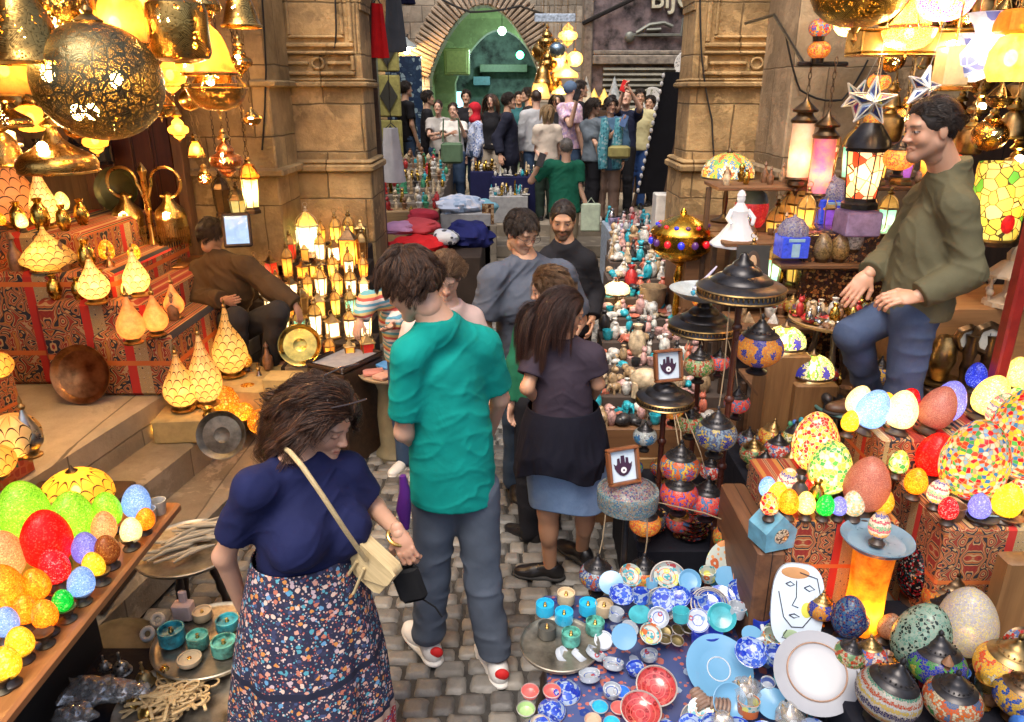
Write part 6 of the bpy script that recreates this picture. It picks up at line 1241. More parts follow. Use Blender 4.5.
 for i,(px,py,Y,k,s_,w,wh)in enumerate(XK):hang('%s shaped brass pendant %s'%(w,wh),px,py,Y,k,(BD,BG,BL)[i%3],s_,1.0 if i%2 else 2.0,((0,-.5,0),)if i%3!=1 else((0,0,0),))['group']='smaller brass pendants over the left stall'
 r3=random.Random(8);cn=('brass','copper','amber lit','gold lit');cm=[OLDB(),plain('copper_sheet',(.4,.2,.08),.4,.9,.3,10,.3),EGGC('hot'),OG]
 for i,(x0,x1,y,z,wh)in enumerate(((-4.2,-2.6,4.42,1.52,'top step'),(-4.1,-2.6,4.62,1.52,'rear of the top step'),(-4.2,-2.4,4.24,1.32,'second step'),(-2.7,-2.2,4.45,1.32,'right end of the second step'),(-2.7,-2.16,4.14,1.17,'third step'),(-2.38,-1.98,4.3,1.0,'rear of the lowest step'),(-2.3,-1.7,3.95,.39,'stone step below the counter'),(-1.95,-1.55,4.6,.57,'box behind the teardrop trio'))):
  n=int((x1-x0)/.13)
  for j in range(n):
   k=r3 .randrange(4);x=x0+(x1-x0)*(j+.5)/n;lb='%s little %s, %s from left on the %s'%(cn[k],'pot' if k<2 else 'globe lamp',ords[j],wh)
   if k<2:figurine(('vase','bottle')[k],('gold','brown')[k],lb,(x,y,z),j,r3 .uniform(1.6,2.4),'small brass and lit pieces on the counter')
   else:t=ball(lb,0,0,0,z,cm[k],.25)if False else egg_lamp(lb,cm[k],r3 .uniform(.08,.13),.15,(1,.6,.2));t.location=(x,y+r3 .uniform(-.03,.03),z);t['group']='small brass and lit pieces on the counter'
 for zi,py in enumerate((100,165)):
  z=at(40,py,5.4).z
  for j in range(10):figurine(('vase','bottle','cup','bust')[j%4],('gold','brown','silver')[j%3],'%s from left on the %s shelf of the ochre back wall, brass piece'%(ords[j],('upper','lower')[zi]),(-4.35+.125*j,5.42,z),j,r3 .uniform(1.6,2.6),'brass pieces on the wall shelves')
 GB=plain('mercury_glass',(.5,.45,.22),.15,.7,.3);
 for i,(px,py,r)in enumerate(((12,70,.05),(24,66,.045),(30,85,.05),(22,95,.055),(40,92,.045),(12,92,.04))):
  p=at(px,py,4.3);t=thing('glass_ball','gold glass ball on the wall rack, number %s of six by height'%ords[i],'glass ball',p,0,'gold glass balls left of the big sphere');m=MB();m.ell((0,0,0),(r*1.25,r*1.25,r*1.4),0,16,10);obj('ball',m,GB,t);m=MB();m.tube([(0,0,r),(0,0,3.3-p.z)],.002,4);obj('string',m,plain('string',(.5,.45,.35),.8),t)
 for i,py in enumerate((100,165)):p=at(40,py,5.4);block('wall_shelf','dark shelf on the ochre back wall, %s'%('upper' if i==0 else 'lower'),'shelf',-4.5,-3.1,5.3,5.6,p.z-.02,p.z,DKW)
 for i,px in enumerate((92,103,75)):
  p=at(px,160,5.42);t=square_lantern('unlit black lantern on the lower wall shelf, %s'%('middle','right hand','left hand')[i],frost('dark_pane',(.04,.05,.05),0),.2,.08,0,BLK());t.location=(p.x,p.y,at(40,165,5.4).z);t['group']='black lanterns on the wall shelf'
 p=at(10,145,3.6);m=MB();m.bbox((0,0,0),(.07,.03,.13),0,.01);m.tube([(0,0,.06),(-.02,0,.4),(.01,0,3.28-p.z)],.006,6);m.bbox((.05,-.02,.0),(.05,.02,.02));single('power_socket',m,plain('cream_plastic',(.55,.45,.28),.5),'cream power strip dangling from its cable at the left','power strip',p)
 R2=plain('rose_paper',(.6,.32,.26),.7);
 block('cardboard_box','tan cardboard box in front of the lantern stage','box',-1.52,-1.3,4.18,4.34,0,.66,plain('cardboard',(.5,.36,.14),.8))
 block('black_stand','black stand holding the star topped lantern','stand',-1.36,-1.2,3.8,3.96,0,.42,DKW);t=fanous('dark openwork lantern with bright star on top',frost('dark_filigree',(.06,.05,.04),0),.26,.08,8,0,BRZ());t.location=(-1.28,3.88,.42);m=MB();m.ell((0,0,.2),(.022,.022,.03));obj('bulb',m,BULB(),t);lamp_light(t,(0,-.1,.26),.6)
 p=on(390,372,.6);rt=round_table('round_pedestal_table','round table with pink notebooks on a stone pedestal',p.x,p.y,.6,.2,plain('pale_wood',(.45,.33,.2),.5),0,plain('olive_stone',(.2,.17,.1),.7),legs=False)
 for i,(dx,dy,c,w)in enumerate(((-.1,-.04,(.6,.25,.2),'pink notebook on top left'),(-.02,-.1,(.62,.35,.27),'salmon notebook nearest the edge'),(.05,.02,(.55,.42,.32),'beige notebook in the middle'),(-.04,.08,(.1,.3,.6),'blue notebook at the back'))):
  m=MB();m.bbox((0,0,.012),(.13,.09,.02),0,.003);single('notebook',m,plain('paper_'+str(i),c,.7),'%s of the round table'%w,'notebook',(p.x+dx,p.y+dy,.603+.0*i),(0,0,.3+i*.7),'notebooks on the round table')
 q=on(345,358,.68);t=thing('open_tray','grey tray of jewellery the child reaches into','tray',(q.x,q.y,.66),-.5);m=MB();m.bbox((0,0,.006),(.3,.4,.012),0,.003);obj('bottom',m,plain('grey_velvet',(.32,.31,.32),.8),t);m=MB()
 for(c,d)in(((.15,0,.02),(.012,.4,.03)),((-.15,0,.02),(.012,.4,.03)),((0,.2,.02),(.29,.012,.03)),((0,-.2,.02),(.29,.012,.03))):m.bbox(c,d)
 obj('rim',m,DKW,t);block('side_table','small dark table under the grey tray','table',q.x-.15,q.x+.15,q.y-.2,q.y+.2,0,.655,DKW,-.5)
 TN=plain('tinned_copper',(.36,.32,.25),.42,.8,.3);GS=plain('grey_cushion',(.13,.115,.08),.8,0,.3,8)
 p=on(95,636,.4);m=MB();m.ell((0,0,0),(.2,.2,.15),0,28,16);single('floor_cushion',m,GS,'dull olive round floor cushion in the shadow under the plank','cushion',(p.x-.0,p.y+.1,.16),(R(20),R(15),0))
 p=on(188,548,.5);round_table('low_tray_table','low tray table piled with pale driftwood sticks',p.x,p.y,.5,.21,TN)
 rg=random.Random(5);SW=wood('pale_stick',(.45,.38,.27),(.25,.2,.13),2,0)
 for i in range(22):
  a=rg.uniform(-.5,.5)+.5;L=rg.uniform(.08,.15);dx,dy=rg.uniform(-.07,.07),rg.uniform(-.09,.09);z=.512+.007*(i//2.6);m=MB();m.tube([(-L,0,0),(-L*.3,rg.uniform(-.012,.012),.006),(L*.4,rg.uniform(-.012,.012),.004),(L,0,0)],[.005,.009,.008,.004],7)
  single('stick',m,SW,'bleached wooden stick in the heap on the low tray table','stick',(p.x+dx,p.y+dy,z),(0,rg.uniform(-.08,.08),a),'bleached sticks on the low tray table')
 p=on(212,640,.45);round_table('low_tray_table','low tray table with marbled turquoise candle pots',p.x,p.y,.45,.2,TN);TQ=plain('marbled_turquoise',(.05,.42,.5),.35,0,.5,25);TG=plain('marbled_green',(.12,.45,.36),.4,0,.5,25);CR=plain('cream_wax',(.62,.48,.3),.5)
 def pot(label,px,py,z,r,h,mat,fill,name='candle_pot',wick=True,tilt=0,group=None):
  p=on(px,py,z);t=thing(name,label,'candle pot',p,0,group,rot=(tilt,0,0));obj('cup',MB().lathe([(r*.9,0),(r,.006),(r,h),(r*.88,h),(r*.86,h*.75),(.001,h*.75)],32),mat,t);obj('wax',MB().lathe([(r*.86,h*.7),(.001,h*.72)],28,cap=False),fill,t)
  if wick:obj('wick_holder',MB().lathe([(r*.16,h*.7),(r*.2,h*.8),(r*.1,h*.95),(r*.16,h*1.05),(.001,h*1.1)],12),BRASS(),t)
  return t
 Gp='marbled candle pots at the left'
 for(px,py,r,h,m_,f,w)in((173,642,.045,.06,TQ,TQ,'bright turquoise mortar shaped pot'),(199,646,.037,.05,TG,CR,'green and cream pot in the middle'),(225,652,.043,.05,TG,CR,'wide green pot on the right'),(228,628,.04,.04,TQ,CR,'flat blue pot at the back right'),(203,618,.035,.035,CR,CR,'small cream pot lying above the green one'),(190,662,.04,.02,CR,CR,'flat pinkish pot at front'),(183,615,.03,.03,TG,TG,'small green pot at the back')):
  pot(w+' of the turquoise tray',px,py,.46,r,h,m_,f,group=Gp)
 p=on(185,618,.46);m=MB();m.bbox((0,0,.035),(.07,.05,.07));m.bbox((0,.01,.09),(.03,.02,.05));single('soap_box',m,plain('pale_pink_plaster',(.6,.45,.42),.5),'white and pink plaster box at the back of the turquoise tray','box',p)
 for i,(px,py)in enumerate(((158,622),(148,636))):p=on(px,py,.42);m=MB();m.tube([(.02*cos(a),.02*sin(a),0)for a in np.linspace(0,6.28,16,endpoint=False)],.009,8,closed=True);single('paper_ring',m,plain('white_ring',(.6,.58,.52),.5),'white ring lying left of the turquoise mortar, %s one'%('upper','lower')[i],'ring',(p.x,p.y,.43),(R(50),0,0))
 block('goods_table','dark cloth covered table under the bottom left trays','table',-1.7,-.95,1.25,2.2,0,.38,cloth('black_navy_cloth',(.008,.009,.016)))
 p=on(178,700,.44);disc_tray('pale tinned tray heaped with small wooden ankhs',.2,TN,(p.x,p.y,.4),(R(4),R(3),0));AK=wood('pale_ankh_wood',(.6,.42,.2),(.42,.27,.11),2,0)
 m=MB();m.tube([(.018*cos(a),.028+.026*sin(a)+.012,0)for a in np.linspace(0,6.28,14,endpoint=False)],.004,6,closed=True);m.bbox((0,-.02,0),(.01,.07,.007),0,.001);m.bbox((0,.01,0),(.05,.01,.007),0,.001);am=m.mesh('ankh',AK)
 for i in range(46):
  k=i//9;rr=rg.uniform(0,.13-.012*k);a=rg.uniform(0,6.28);o=link('wooden_ankh',am,None,(p.x+rr*cos(a)-.01,p.y+rr*sin(a)*.9,.42+.0095*k),(rg.uniform(-.2,.2),rg.uniform(-.2,.2),rg.choice([-1.2,-1.0,-1.4,.4,-.9])+rg.uniform(-.25,.25)));tag(o,'small pale wooden ankh in the heap on the tinned tray','ankh','wooden ankhs heaped on the tinned tray')
 def bell(px,py,z,s,label,mat,rot=(0,0,0)):
  p=on(px,py,z);t=thing('hand_bell',label,'bell',p,rot=rot);obj('bell',MB().lathe([(s,0),(s*1.02,.004),(s*.85,s*.25),(s*.72,s*.8),(s*.45,s*1.15),(s*.12,s*1.25)],28),mat,t);obj('handle',MB().lathe([(s*.12,s*1.2),(s*.18,s*1.35),(s*.1,s*1.5),(s*.18,s*1.7),(s*.1,s*2.1),(s*.16,s*2.4),(.001,s*2.5)],14),mat,t)
 bell(145,683,.42,.036,'brass hand bell standing behind the ankh heap',plain('dull_brass',(.35,.27,.13),.4,.9));bell(122,672,.42,.034,'speckled silver bell near the plastic bags',plain('speckled_silver',(.4,.38,.33),.3,.8,.6,90));bell(105,668,.44,.022,'tiny bell peeking over the plastic bags',plain('speckled_silver',(.4,.38,.33),.3,.8,.6,90));bell(148,712,.42,.03,'gold bell lying among the ankhs',BRASS(),(R(70),0,.6));bell(165,672,.43,.026,'gold bell tipped against the ankh heap',BRASS(),(R(40),.4,0));bell(132,705,.43,.024,'small gold bell beside the plastic bags',BRASS(),(R(55),.4,2))
 tb=NT('clear_plastic');gl_=tb.n('ShaderNodeBsdfGlossy',{'Color':(.9,.9,.9),'Roughness':.12});tr_=tb.n('ShaderNodeBsdfTransparent',{'Color':(.93,.93,.93)});df_=tb.n('ShaderNodeBsdfDiffuse',{'Color':(.6,.58,.54)});a1=tb.n('ShaderNodeMixShader');tb.set(a1 .inputs[0],.25);tb.set(a1 .inputs[1],tr_);tb.set(a1 .inputs[2],gl_);a2=tb.n('ShaderNodeMixShader');tb.set(a2 .inputs[0],.22);tb.set(a2 .inputs[1],a1);tb.set(a2 .inputs[2],df_);global PLASTIC;PLASTIC=tb.done(a2)
 for i,(px,py,sx,w)in enumerate(((88,692,.085,'largest, left of the bells'),(118,690,.06,'middle one, over a silver bell'),(72,718,.07,'nearest, at the bottom edge'),(140,690,.04,'smallest, leaning on the brass bell'))):
  p=on(px,py,.46);V=[];m=MB();m.ell((0,0,0),(sx,sx*.8,sx*.55),0,26,16);vv=np.array(m.v);n1=vnoise(vv*45,i+2);n2=vnoise(vv*110,i);rr=1+.5*(np.abs(2*n1-1)-.4)+.2*(np.abs(2*n2-1)-.4);m.v=[tuple(v)for v in vv*rr[:,None]];t=thing('plastic_bag','crumpled clear plastic bag of brass trinkets, %s'%w,'plastic bag',p,0,'plastic bags beside the ankh tray');obj('film',m,PLASTIC,t,smooth=60);m=MB();r_=random.Random(i)
  for k in range(7):m.ell([r_.uniform(-.5,.5)*sx,r_.uniform(-.4,.4)*sx,r_.uniform(-.3,.2)*sx],(sx*.22,)*3,0,10,7)
  obj('contents',m,plain('speckled_silver',(.4,.38,.33),.3,.8,.6,90),t)
# ---------------------------------------------------------------- right-hand stall
FL={'orangeblue':[(.02,.04,.45),(.9,.35,.03),(.95,.45,.04),(.85,.28,.02),(.9,.4,.03),(.03,.05,.5),(.03,.05,.5)],'rainbow':[(.75,.02,.02),(.1,.1,.5),(.85,.08,.02),(.95,.6,.05),(.1,.3,.55),(.9,.18,.02),(.85,.1,.02)],'redblue':[(.85,.3,.05),(.2,.03,.4),(.85,.06,.02),(.9,.12,.02),(.15,.05,.5),(.85,.05,.02),(.8,.05,.05)],'orange':[(.95,.6,.05),(.9,.12,.02),(.95,.45,.04),(.9,.2,.02),(.95,.5,.05),(.85,.3,.03)],'bluegold':[(.02,.02,.3),(.03,.05,.5),(.85,.6,.1),(.1,.2,.4),(.35,.5,.65),(.1,.15,.35),(.8,.6,.15)],'bluemulti':[(.85,.1,.02),(.9,.5,.05),(.05,.2,.6),(.6,.7,.75),(.05,.15,.55),(.75,.1,.05),(.5,.65,.75)],'greenyellow':[(.1,.5,.15),(.85,.7,.3),(.15,.5,.1),(.85,.75,.5),(.8,.1,.03),(.75,.7,.35),(.2,.5,.2)],'bluewhite':[(.05,.35,.65),(.08,.4,.7),(.03,.2,.5),(.7,.75,.75),(.75,.8,.8),(.7,.75,.7)],'orangegreen':[(.9,.15,.02),(.85,.1,.02),(.1,.5,.1),(.9,.3,.03),(.95,.5,.05),(.85,.15,.02)],'redflower':[(.05,.3,.6),(.85,.05,.08),(.8,.04,.05),(.9,.15,.1),(.05,.2,.5),(.8,.05,.05)],'yellow':[(.85,.8,.6),(.9,.6,.05),(.95,.65,.08),(.85,.5,.05),(.8,.1,.03),(.9,.6,.1)],'redwhite':[(.8,.75,.7),(.75,.03,.03),(.8,.04,.03),(.75,.7,.65),(.1,.2,.6),(.8,.04,.03)],'greenblue':[(.9,.75,.1),(.08,.5,.08),(.1,.55,.1),(.02,.05,.5),(.02,.05,.55),(.05,.4,.1)],'orangewhite':[(.05,.4,.1),(.8,.75,.55),(.9,.2,.03),(.85,.75,.5),(.9,.15,.03),(.1,.2,.45)],'blueyellow':[(.02,.1,.6),(.02,.08,.5),(.9,.55,.05),(.9,.6,.08),(.02,.1,.55),(.85,.45,.05)],'floral':[(.03,.04,.6),(.05,.05,.6),(.85,.75,.3),(.85,.82,.65),(.15,.5,.08),(.85,.82,.65),(.9,.65,.1)]}
def GM(k,r,lit=.35,n=5,sc=150,zc=None):return mosaic('globe_'+k+'%d_%d_%d'%(r*1000,lit*100,n),FL[k],sc,lit,'flower',(.3,.26,.2),n,r,zc if zc is not None else r*.85+.02,.05,.12)
def hamsa_frame(label,loc,s,rz,tilt=-.25):
 t=thing('framed_picture',label,'framed picture',loc,rot=(tilt,0,rz));m=MB();w=s/2;b=.012
 for(c,d)in(((0,0,b/2),(s,.03,b)),((0,0,s*1.1-b/2),(s,.03,b)),((-w+b/2,0,s*.55),(b,.03,s*1.1-2*b)),((w-b/2,0,s*.55),(b,.03,s*1.1-2*b))):m.bbox(c,d,0,.003)
 obj('frame',m,wood('chestnut_frame',(.2,.065,.02),(.1,.03,.01),2,2,.35),t);m=MB();m.bbox((0,.006,s*.55),(s-2*b,.004,s*1.1-2*b),0,.001);obj('panel',m,plain('pale_blue_card',(.55,.66,.75),.5,0,.05),t)
 P=plain('aubergine_print',(.035,.008,.035),.6);m=MB();k=s*.3
 poly=[(-.62,.25),(-.75,.1),(-.98,.3),(-.9,-.15),(-.72,-.5),(-.4,-.85),(0,-1.0),(.4,-.85),(.72,-.5),(.9,-.15),(.98,.3),(.75,.1),(.62,.25),(.58,.75),(.34,.8),(.3,.3),(.22,.3),(.18,1.0),(-.18,1.0),(-.22,.3),(-.3,.3),(-.34,.8),(-.58,.75)]
 m.prism([(x*k,z*k)for x,z in poly],0,.002,0,Mx((0,.002,s*.55),(R(90),0,0)));pr=obj('hand_motif',m,P,t,smooth=False)
 m=MB();m.lathe([(k*.3,0),(k*.3,.002),(.0005,.002)],20,0,Mx((0,-.0004,s*.55-k*.4),(R(90),0,0)));obj('eye_dot',m,plain('white_dot',(.75,.75,.75),.5),pr);m=MB();m.lathe([(k*.1,0),(k*.1,.001),(.0005,.001)],14,0,Mx((0,-.0026,s*.55-k*.4),(R(90),0,0)));obj('pupil',m,P,pr)
def fig_mesh(kind):
 m=MB()
 if kind=='bust':m.lathe([(.02,0),(.022,.006),(.012,.012),(.02,.03),(.024,.045),(.01,.055),(.016,.065),(.017,.08),(.009,.092),(.001,.096)],12)
 elif kind=='pyramid':m.lathe([(.034,0),(.034,.004),(.002,.045)],4)
 elif kind=='obelisk':m.bbox((0,0,.006),(.03,.03,.012));m.lathe([(.013,.012),(.008,.11),(.001,.125)],4)
 elif kind=='cat':m.ell((0,0,.03),(.014,.018,.03));m.ell((0,-.006,.068),(.012,.014,.012));m.lathe([(.004,.075),(.0005,.09)],4,0,Mx((-.007,-.004,0)));m.lathe([(.004,.075),(.0005,.09)],4,0,Mx((.007,-.004,0)));m.tube([(0,.015,.006),(.015,.02,.006),(.02,.0,.006)],.004,6)
 elif kind=='bottle':m.lathe([(.014,0),(.017,.01),(.017,.04),(.008,.055),(.005,.075),(.009,.08),(.001,.095)],12)
 elif kind=='cup':m.lathe([(.012,0),(.02,.012),(.023,.04),(.021,.04),(.017,.012),(.001,.008)],14)
 elif kind=='vase':m.lathe([(.01,0),(.014,.004),(.022,.03),(.018,.055),(.008,.068),(.013,.08),(.011,.08),(.001,.07)],14)
 elif kind=='scarab':m.ell((0,0,.012),(.022,.03,.014));m.ell((0,-.03,.01),(.012,.012,.009));[m.tube([(s*.018,y,.01),(s*.032,y-.006,.002)],.002,4)for s in(-1,1)for y in(-.012,.0,.012)]
 elif kind=='elephant':m.ell((0,0,.035),(.02,.032,.022));m.ell((0,-.035,.045),(.014,.014,.014));m.tube([(0,-.046,.045),(0,-.056,.03),(0,-.054,.015)],[.006,.005,.003],6);[m.tube([(x,y,.03),(x,y,0)],.007,6)for x in(-.012,.012)for y in(-.018,.018)]
 elif kind=='dish':m.lathe([(.016,0),(.03,.008),(.034,.014),(.03,.013),(.001,.005)],16)
 elif kind=='shell':
  for k in range(7):a=k*.9;r=.006+k*.003;m.ell((.014*cos(a)*(1-k*.05),.014*sin(a),.01+.002*k),(r,r,r*.8),0,8,6)
 elif kind=='stone':m.ell((0,0,.014),(.024,.018,.016),0,10,7);m.v=[(x*(1+.15*sin(31*y+9*z)),y*(1+.15*sin(41*x)),z)for x,y,z in m.v]
 elif kind=='star':m.prism([((.03 if i%2==0 else .013)*cos(i*pi/5),(.03 if i%2==0 else .013)*sin(i*pi/5))for i in range(10)],0,.012)
 elif kind=='doll':m.lathe([(.022,0),(.02,.02),(.01,.045),(.012,.055),(.007,.064),(.005,.068)],12);m.ell((0,0,.077),(.01,.01,.012));m.tube([(-.01,0,.056),(-.02,-.006,.035)],.004,5);m.tube([(.01,0,.056),(.02,-.006,.04)],.004,5)
 return m
FC=dict(turquoise=(.03,.4,.5),white=(.62,.6,.55),cream=(.58,.46,.3),coral=(.55,.16,.1),pink=(.6,.35,.32),gold=(.55,.36,.08),black=(.03,.028,.03),sand=(.42,.29,.16),blue=(.04,.14,.45),green=(.06,.3,.16),red=(.45,.03,.03),silver=(.45,.45,.45),brown=(.2,.1,.05),lilac=(.4,.33,.5))
_fm={}
def figurine(kind,col,label,loc,rz,sc,group):
 key=(kind,col)
 if key not in _fm:_fm[key]=fig_mesh(kind).mesh(kind+'_figurine',plain('painted_'+col,FC[col],.35 if col not in('gold','silver')else .25,1.0 if col in('gold','silver')else 0.0,.35,60),True)
 nm={'bust':'bust','pyramid':'pyramid_model','obelisk':'obelisk_model','cat':'cat_figurine','bottle':'perfume_bottle','cup':'small_cup','vase':'small_vase','scarab':'scarab','elephant':'elephant_figurine','dish':'small_dish','shell':'seashell','stone':'polished_stone','star':'starfish','doll':'doll'}[kind]
 o=link(nm,_fm[key],None,loc,(0,0,rz));o.scale=(sc,sc,sc);return tag(o,label,nm.replace('_',' '),group)
KN=dict(bust='painted bust',pyramid='pyramid model',obelisk='obelisk',cat='seated cat',bottle='perfume bottle',cup='cup',vase='vase',scarab='scarab',elephant='elephant',dish='shallow dish',shell='spiral seashell',stone='polished stone',star='starfish',doll='robed doll')
def scatter(where,x0,x1,y0,y1,z,nx,ny,kinds,cols,group,rnd,sc=(.8,1.2),skew=0.0,z1=None):
 for j in range(ny):
  for i in range(nx):
   x=x0+(x1-x0)*(i+rnd.uniform(.25,.75))/nx+skew*j;y=y0+(y1-y0)*(j+rnd.uniform(.25,.75))/ny;k=rnd.choice(kinds);c=rnd.choice(cols)
   zz=z if z1 is None else z+(z1-z)*(y-y0)/(y1-y0)
   figurine(k,c,'%s %s on %s'%(c,KN[k],where),(x,y,zz),rnd.uniform(0,6.28),rnd.uniform(*sc),group)
def plate(label,px,py,z,r,mat,tilt=40,rz=0,name='plate',cat='plate',ring=None,deep=.12,lift=0.0,back=False):
 p=on(px,py,z);p.z+=lift;t=thing(name,label,cat,p,rot=(R(tilt),0,R(rz)))
 d=r*deep;pf=[(.001,0),(r*.55,0),(r*.6,d*.2),(r*.92,d),(r,d*1.05),(r*1.0,d*.9),(r*.62,-d*.1),(r*.5,-d*.22),(.001,-d*.2)]
 if back:pf=[(a,-b)for a,b in pf][::-1]
 obj('dish',MB().lathe(pf,56),mat,t)
 if ring:m=MB();[m.lathe([(r*q,d*(.05 if not back else .3)),(r*(q+.02),d*(.3 if not back else .55)),(r*(q+.04),d*.1)],56,cap=False)for q in(ring if isinstance(ring,tuple)else(ring,))];obj('raised_ring',m,plain('glazed_ring',(.55,.6,.65)if not back else(.5,.3,.2),.3),t)
 return t
@memo
def painted(name,base,cols,sc=26,thr=.4,sc2=60,rings=0.0):
 t=NT(name);v=t.obj();w=t.vor(v,sc);w2=t.vor(v,sc2);nz=t.math('MULTIPLY',t.noise(v,60,2).outputs[0],.25)
 c=t.mix(t.math('LESS_THAN',t.math('ADD',w2 .outputs['Distance'],nz),thr+.05),base,cols[-1]);c=t.mix(t.math('LESS_THAN',t.math('ADD',w.outputs['Distance'],nz),thr+.1),c,t.ramp(t.xyz(w.outputs['Color'])[0],rampcols(cols),'CONSTANT'))
 c=t.mix(t.math('LESS_THAN',w.outputs['Distance'],.12),c,base)
 if rings:q=t.obj(False);x,y,z=t.xyz(q)[0:3];r=t.math('SQRT',t.math('ADD',t.math('MULTIPLY',x,x),t.math('MULTIPLY',y,y)));c=t.mix(t.math('GREATER_THAN',t.math('FRACT',t.math('DIVIDE',r,rings)),.85),c,cols[0])
 b=t.bsdf(c,.18);b.inputs['Coat Weight'].default_value=.5;return t.done(b)
def RIGHT():
 DKW=wood('dark_crate_wood',(.06,.03,.015),(.02,.01,.006),1,0);BW=wood('brown_shelf',(.16,.075,.03),(.07,.03,.012),1,0);KHC=khayamiya('dark_applique',1.9);CRW=wood('crate_slats',(.14,.06,.025),(.05,.02,.01),1,1,.6,.09);LW=wood('light_block',(.2,.1,.035),(.11,.05,.015),1,2);rg=random.Random(11)
 NV=cloth('black_navy_cloth',(.008,.009,.016))
# ----- souvenir slope
 t=thing('souvenir_stand','long stepped souvenir stand crammed with shells and stones beside the steps','display stand',(0,0,0));rows=[]
 for i in range(9):
  y0=3.6+.29*i;z=.6+.066*i;x0=.44+.045*i;m=MB();m.bbox(((x0+1.45)/2,y0+.145,z/2),(1.45-x0,.286,z),0,.004);obj('step',m,BW if i==0 else plain('brown_felt',(.07,.05,.04),.9),t);rows.append((x0+.02,y0,z))
 m=MB();m.bbox((.78,3.585,.2),(.5,.02,.12),0,.006);m.bbox((.78,3.585,.38),(.5,.02,.12),0,.006);obj('drawer_front',m,wood('carved_front',(.28,.16,.06),(.1,.05,.02),3,0,.5,.05),t)
 for i,(x0,y0,z)in enumerate(rows):
  for j in range(3):
   scatter('%s step of the souvenir stand'%('front','second','third','fourth','middle','sixth','seventh','eighth','back')[i],x0,1.1+.03*i,y0+.01+.09*j,y0+.1+.09*j,z,11,1,['shell','stone','stone','dish','star','scarab','cat','elephant','cup','vase']if i<6 else['bust','vase','shell','doll','dish','stone'],['white','white','pink','turquoise','turquoise','cream','coral','sand','white','black','pink'],'trinkets on the souvenir stand',rg,(1.1,1.8))
 for(px,py,Y,label,col,k,s)in((650,330,3.9,'large ivory long necked animal carving bending over the stones','cream','elephant',3.0),(640,296,4.4,'tall ivory carved tusk shaped figure','cream','vase',2.6),(655,262,5.0,'big tan bell shaped clay jar behind the shells','sand','cup',4.2),(633,248,5.3,'dark red hat shaped pot behind the scalloped lamp','red','vase',2.3),(686,270,4.6,'brown round pot beside the jewelled gold lamp','brown','vase',2.4)):
  p=at(px,py,Y);i=min(8,max(0,int((Y-3.6)/.29)));figurine(k,col,label,(p.x,Y,rows[i][2]),1.2,s,None)
 def stand_at(px,Y,z):p=at(px,361,Y);d=(Y*cp_-(z-CAMH)*sp_);return Vector(((px-512)/FPX*d,Y,z))
 t=dome_lamp('scalloped red and yellow flower shaded table lamp at the stand edge',mosaic('scallop_glass',[(.8,.05,.02),(.85,.12,.03),(.9,.75,.45),(.95,.8,.5),(.95,.85,.55)],130,.5,'fade',R_=.055,zc=0),.09,.3,.13,fl=12);t.location=stand_at(616,5.0,rows[4][2]);
 G=plain('gilded_metal',(.75,.42,.05),.25,1.0,.2,30,.2,.0);p=stand_at(675,4.7,.85);zc=at(675,238,4.7).z;t=thing('jewelled_gold_lamp','large gilded round lamp set with red and blue glass jewels','lamp',(p.x,4.7,rows[3][2]));z0=zc-rows[3][2];r=.19
 obj('body',MB().lathe([(r*.3,z0-.15),(r*.7,z0-.12),(r*.98,z0-.07),(r,z0-.06),(r,z0+.03),(r*1.06,z0+.035),(r*1.04,z0+.05),(r*.7,z0+.1),(r*.35,z0+.135),(r*.12,z0+.15),(r*.1,z0+.17),(.004,z0+.19)],40,flute=14,fa=.015),G,t);obj('stem',MB().lathe([(r*.6,0),(r*.6,.015),(.03,.04),(.02,z0*.5),(.035,z0*.6),(.02,z0-.18),(r*.35,z0-.15)],24),G,t)
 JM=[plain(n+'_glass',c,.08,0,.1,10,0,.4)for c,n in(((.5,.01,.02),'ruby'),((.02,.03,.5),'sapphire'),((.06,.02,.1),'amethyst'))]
 for i in range(14):
  a=2*pi*i/14;obj('jewel',MB().ell((r*1.01*cos(a),r*1.01*sin(a),z0-.015),(.022,.022,.024),0,12,8),JM[i%3],t);a+=.22;obj('jewel',MB().ell((r*.82*cos(a),r*.82*sin(a),z0+.085),(.016,.016,.012),0,10,6),JM[(i+1)%3],t)
 lamp_light(t,(0,-.3,z0+.25),.9,(1,.7,.3),.03)
 p=on(655,430,0);block('goods_table','low dark table under the hanging frames and globes','table',.55,1.05,2.75,3.5,0,.42,NV)
 black_shade_lamp('tallest pole lamp with big stepped black metal dome',(.865,2.72,0),1.6,.16)
 p=at(665,398,2.95);black_shade_lamp('shorter pole lamp with black dome under a framed hand picture',(p.x,2.95,0),p.z,.12);hamsa_frame('small brown frame with dark hand motif on the black dome',(p.x+.0,2.9,p.z+.095),.125,.25)
 p=at(703,325,3.3);black_shade_lamp('pole lamp with dark dome holding a glass bowl of letter openers',(p.x,3.3,0),p.z,.155);single('glass_bowl',MB().lathe([(.05,0),(.11,.02),(.15,.05),(.155,.055),(.145,.05),(.1,.025),(.001,.01)],36),frost('grey_glass',(.45,.52,.55),0),'shallow grey glass bowl on the dark dome','bowl',(p.x-.03,3.22,p.z+.14))
 for i,(c,w)in enumerate((((.03,.3,.45),'turquoise'),((.5,.5,.55),'white'),((.4,.38,.5),'lilac'))):m=MB();m.tube([(-.08,0,0),(.0,0,.01),(.09,0,.03)],[.012,.007,.004],8);single('letter_opener',m,plain('handle_'+w,c,.3),'%s handled letter opener across the glass bowl'%w,'letter opener',(p.x-.02,3.2+.02*i,p.z+.2+.015*i),(0,-.2,.3+.25*i))
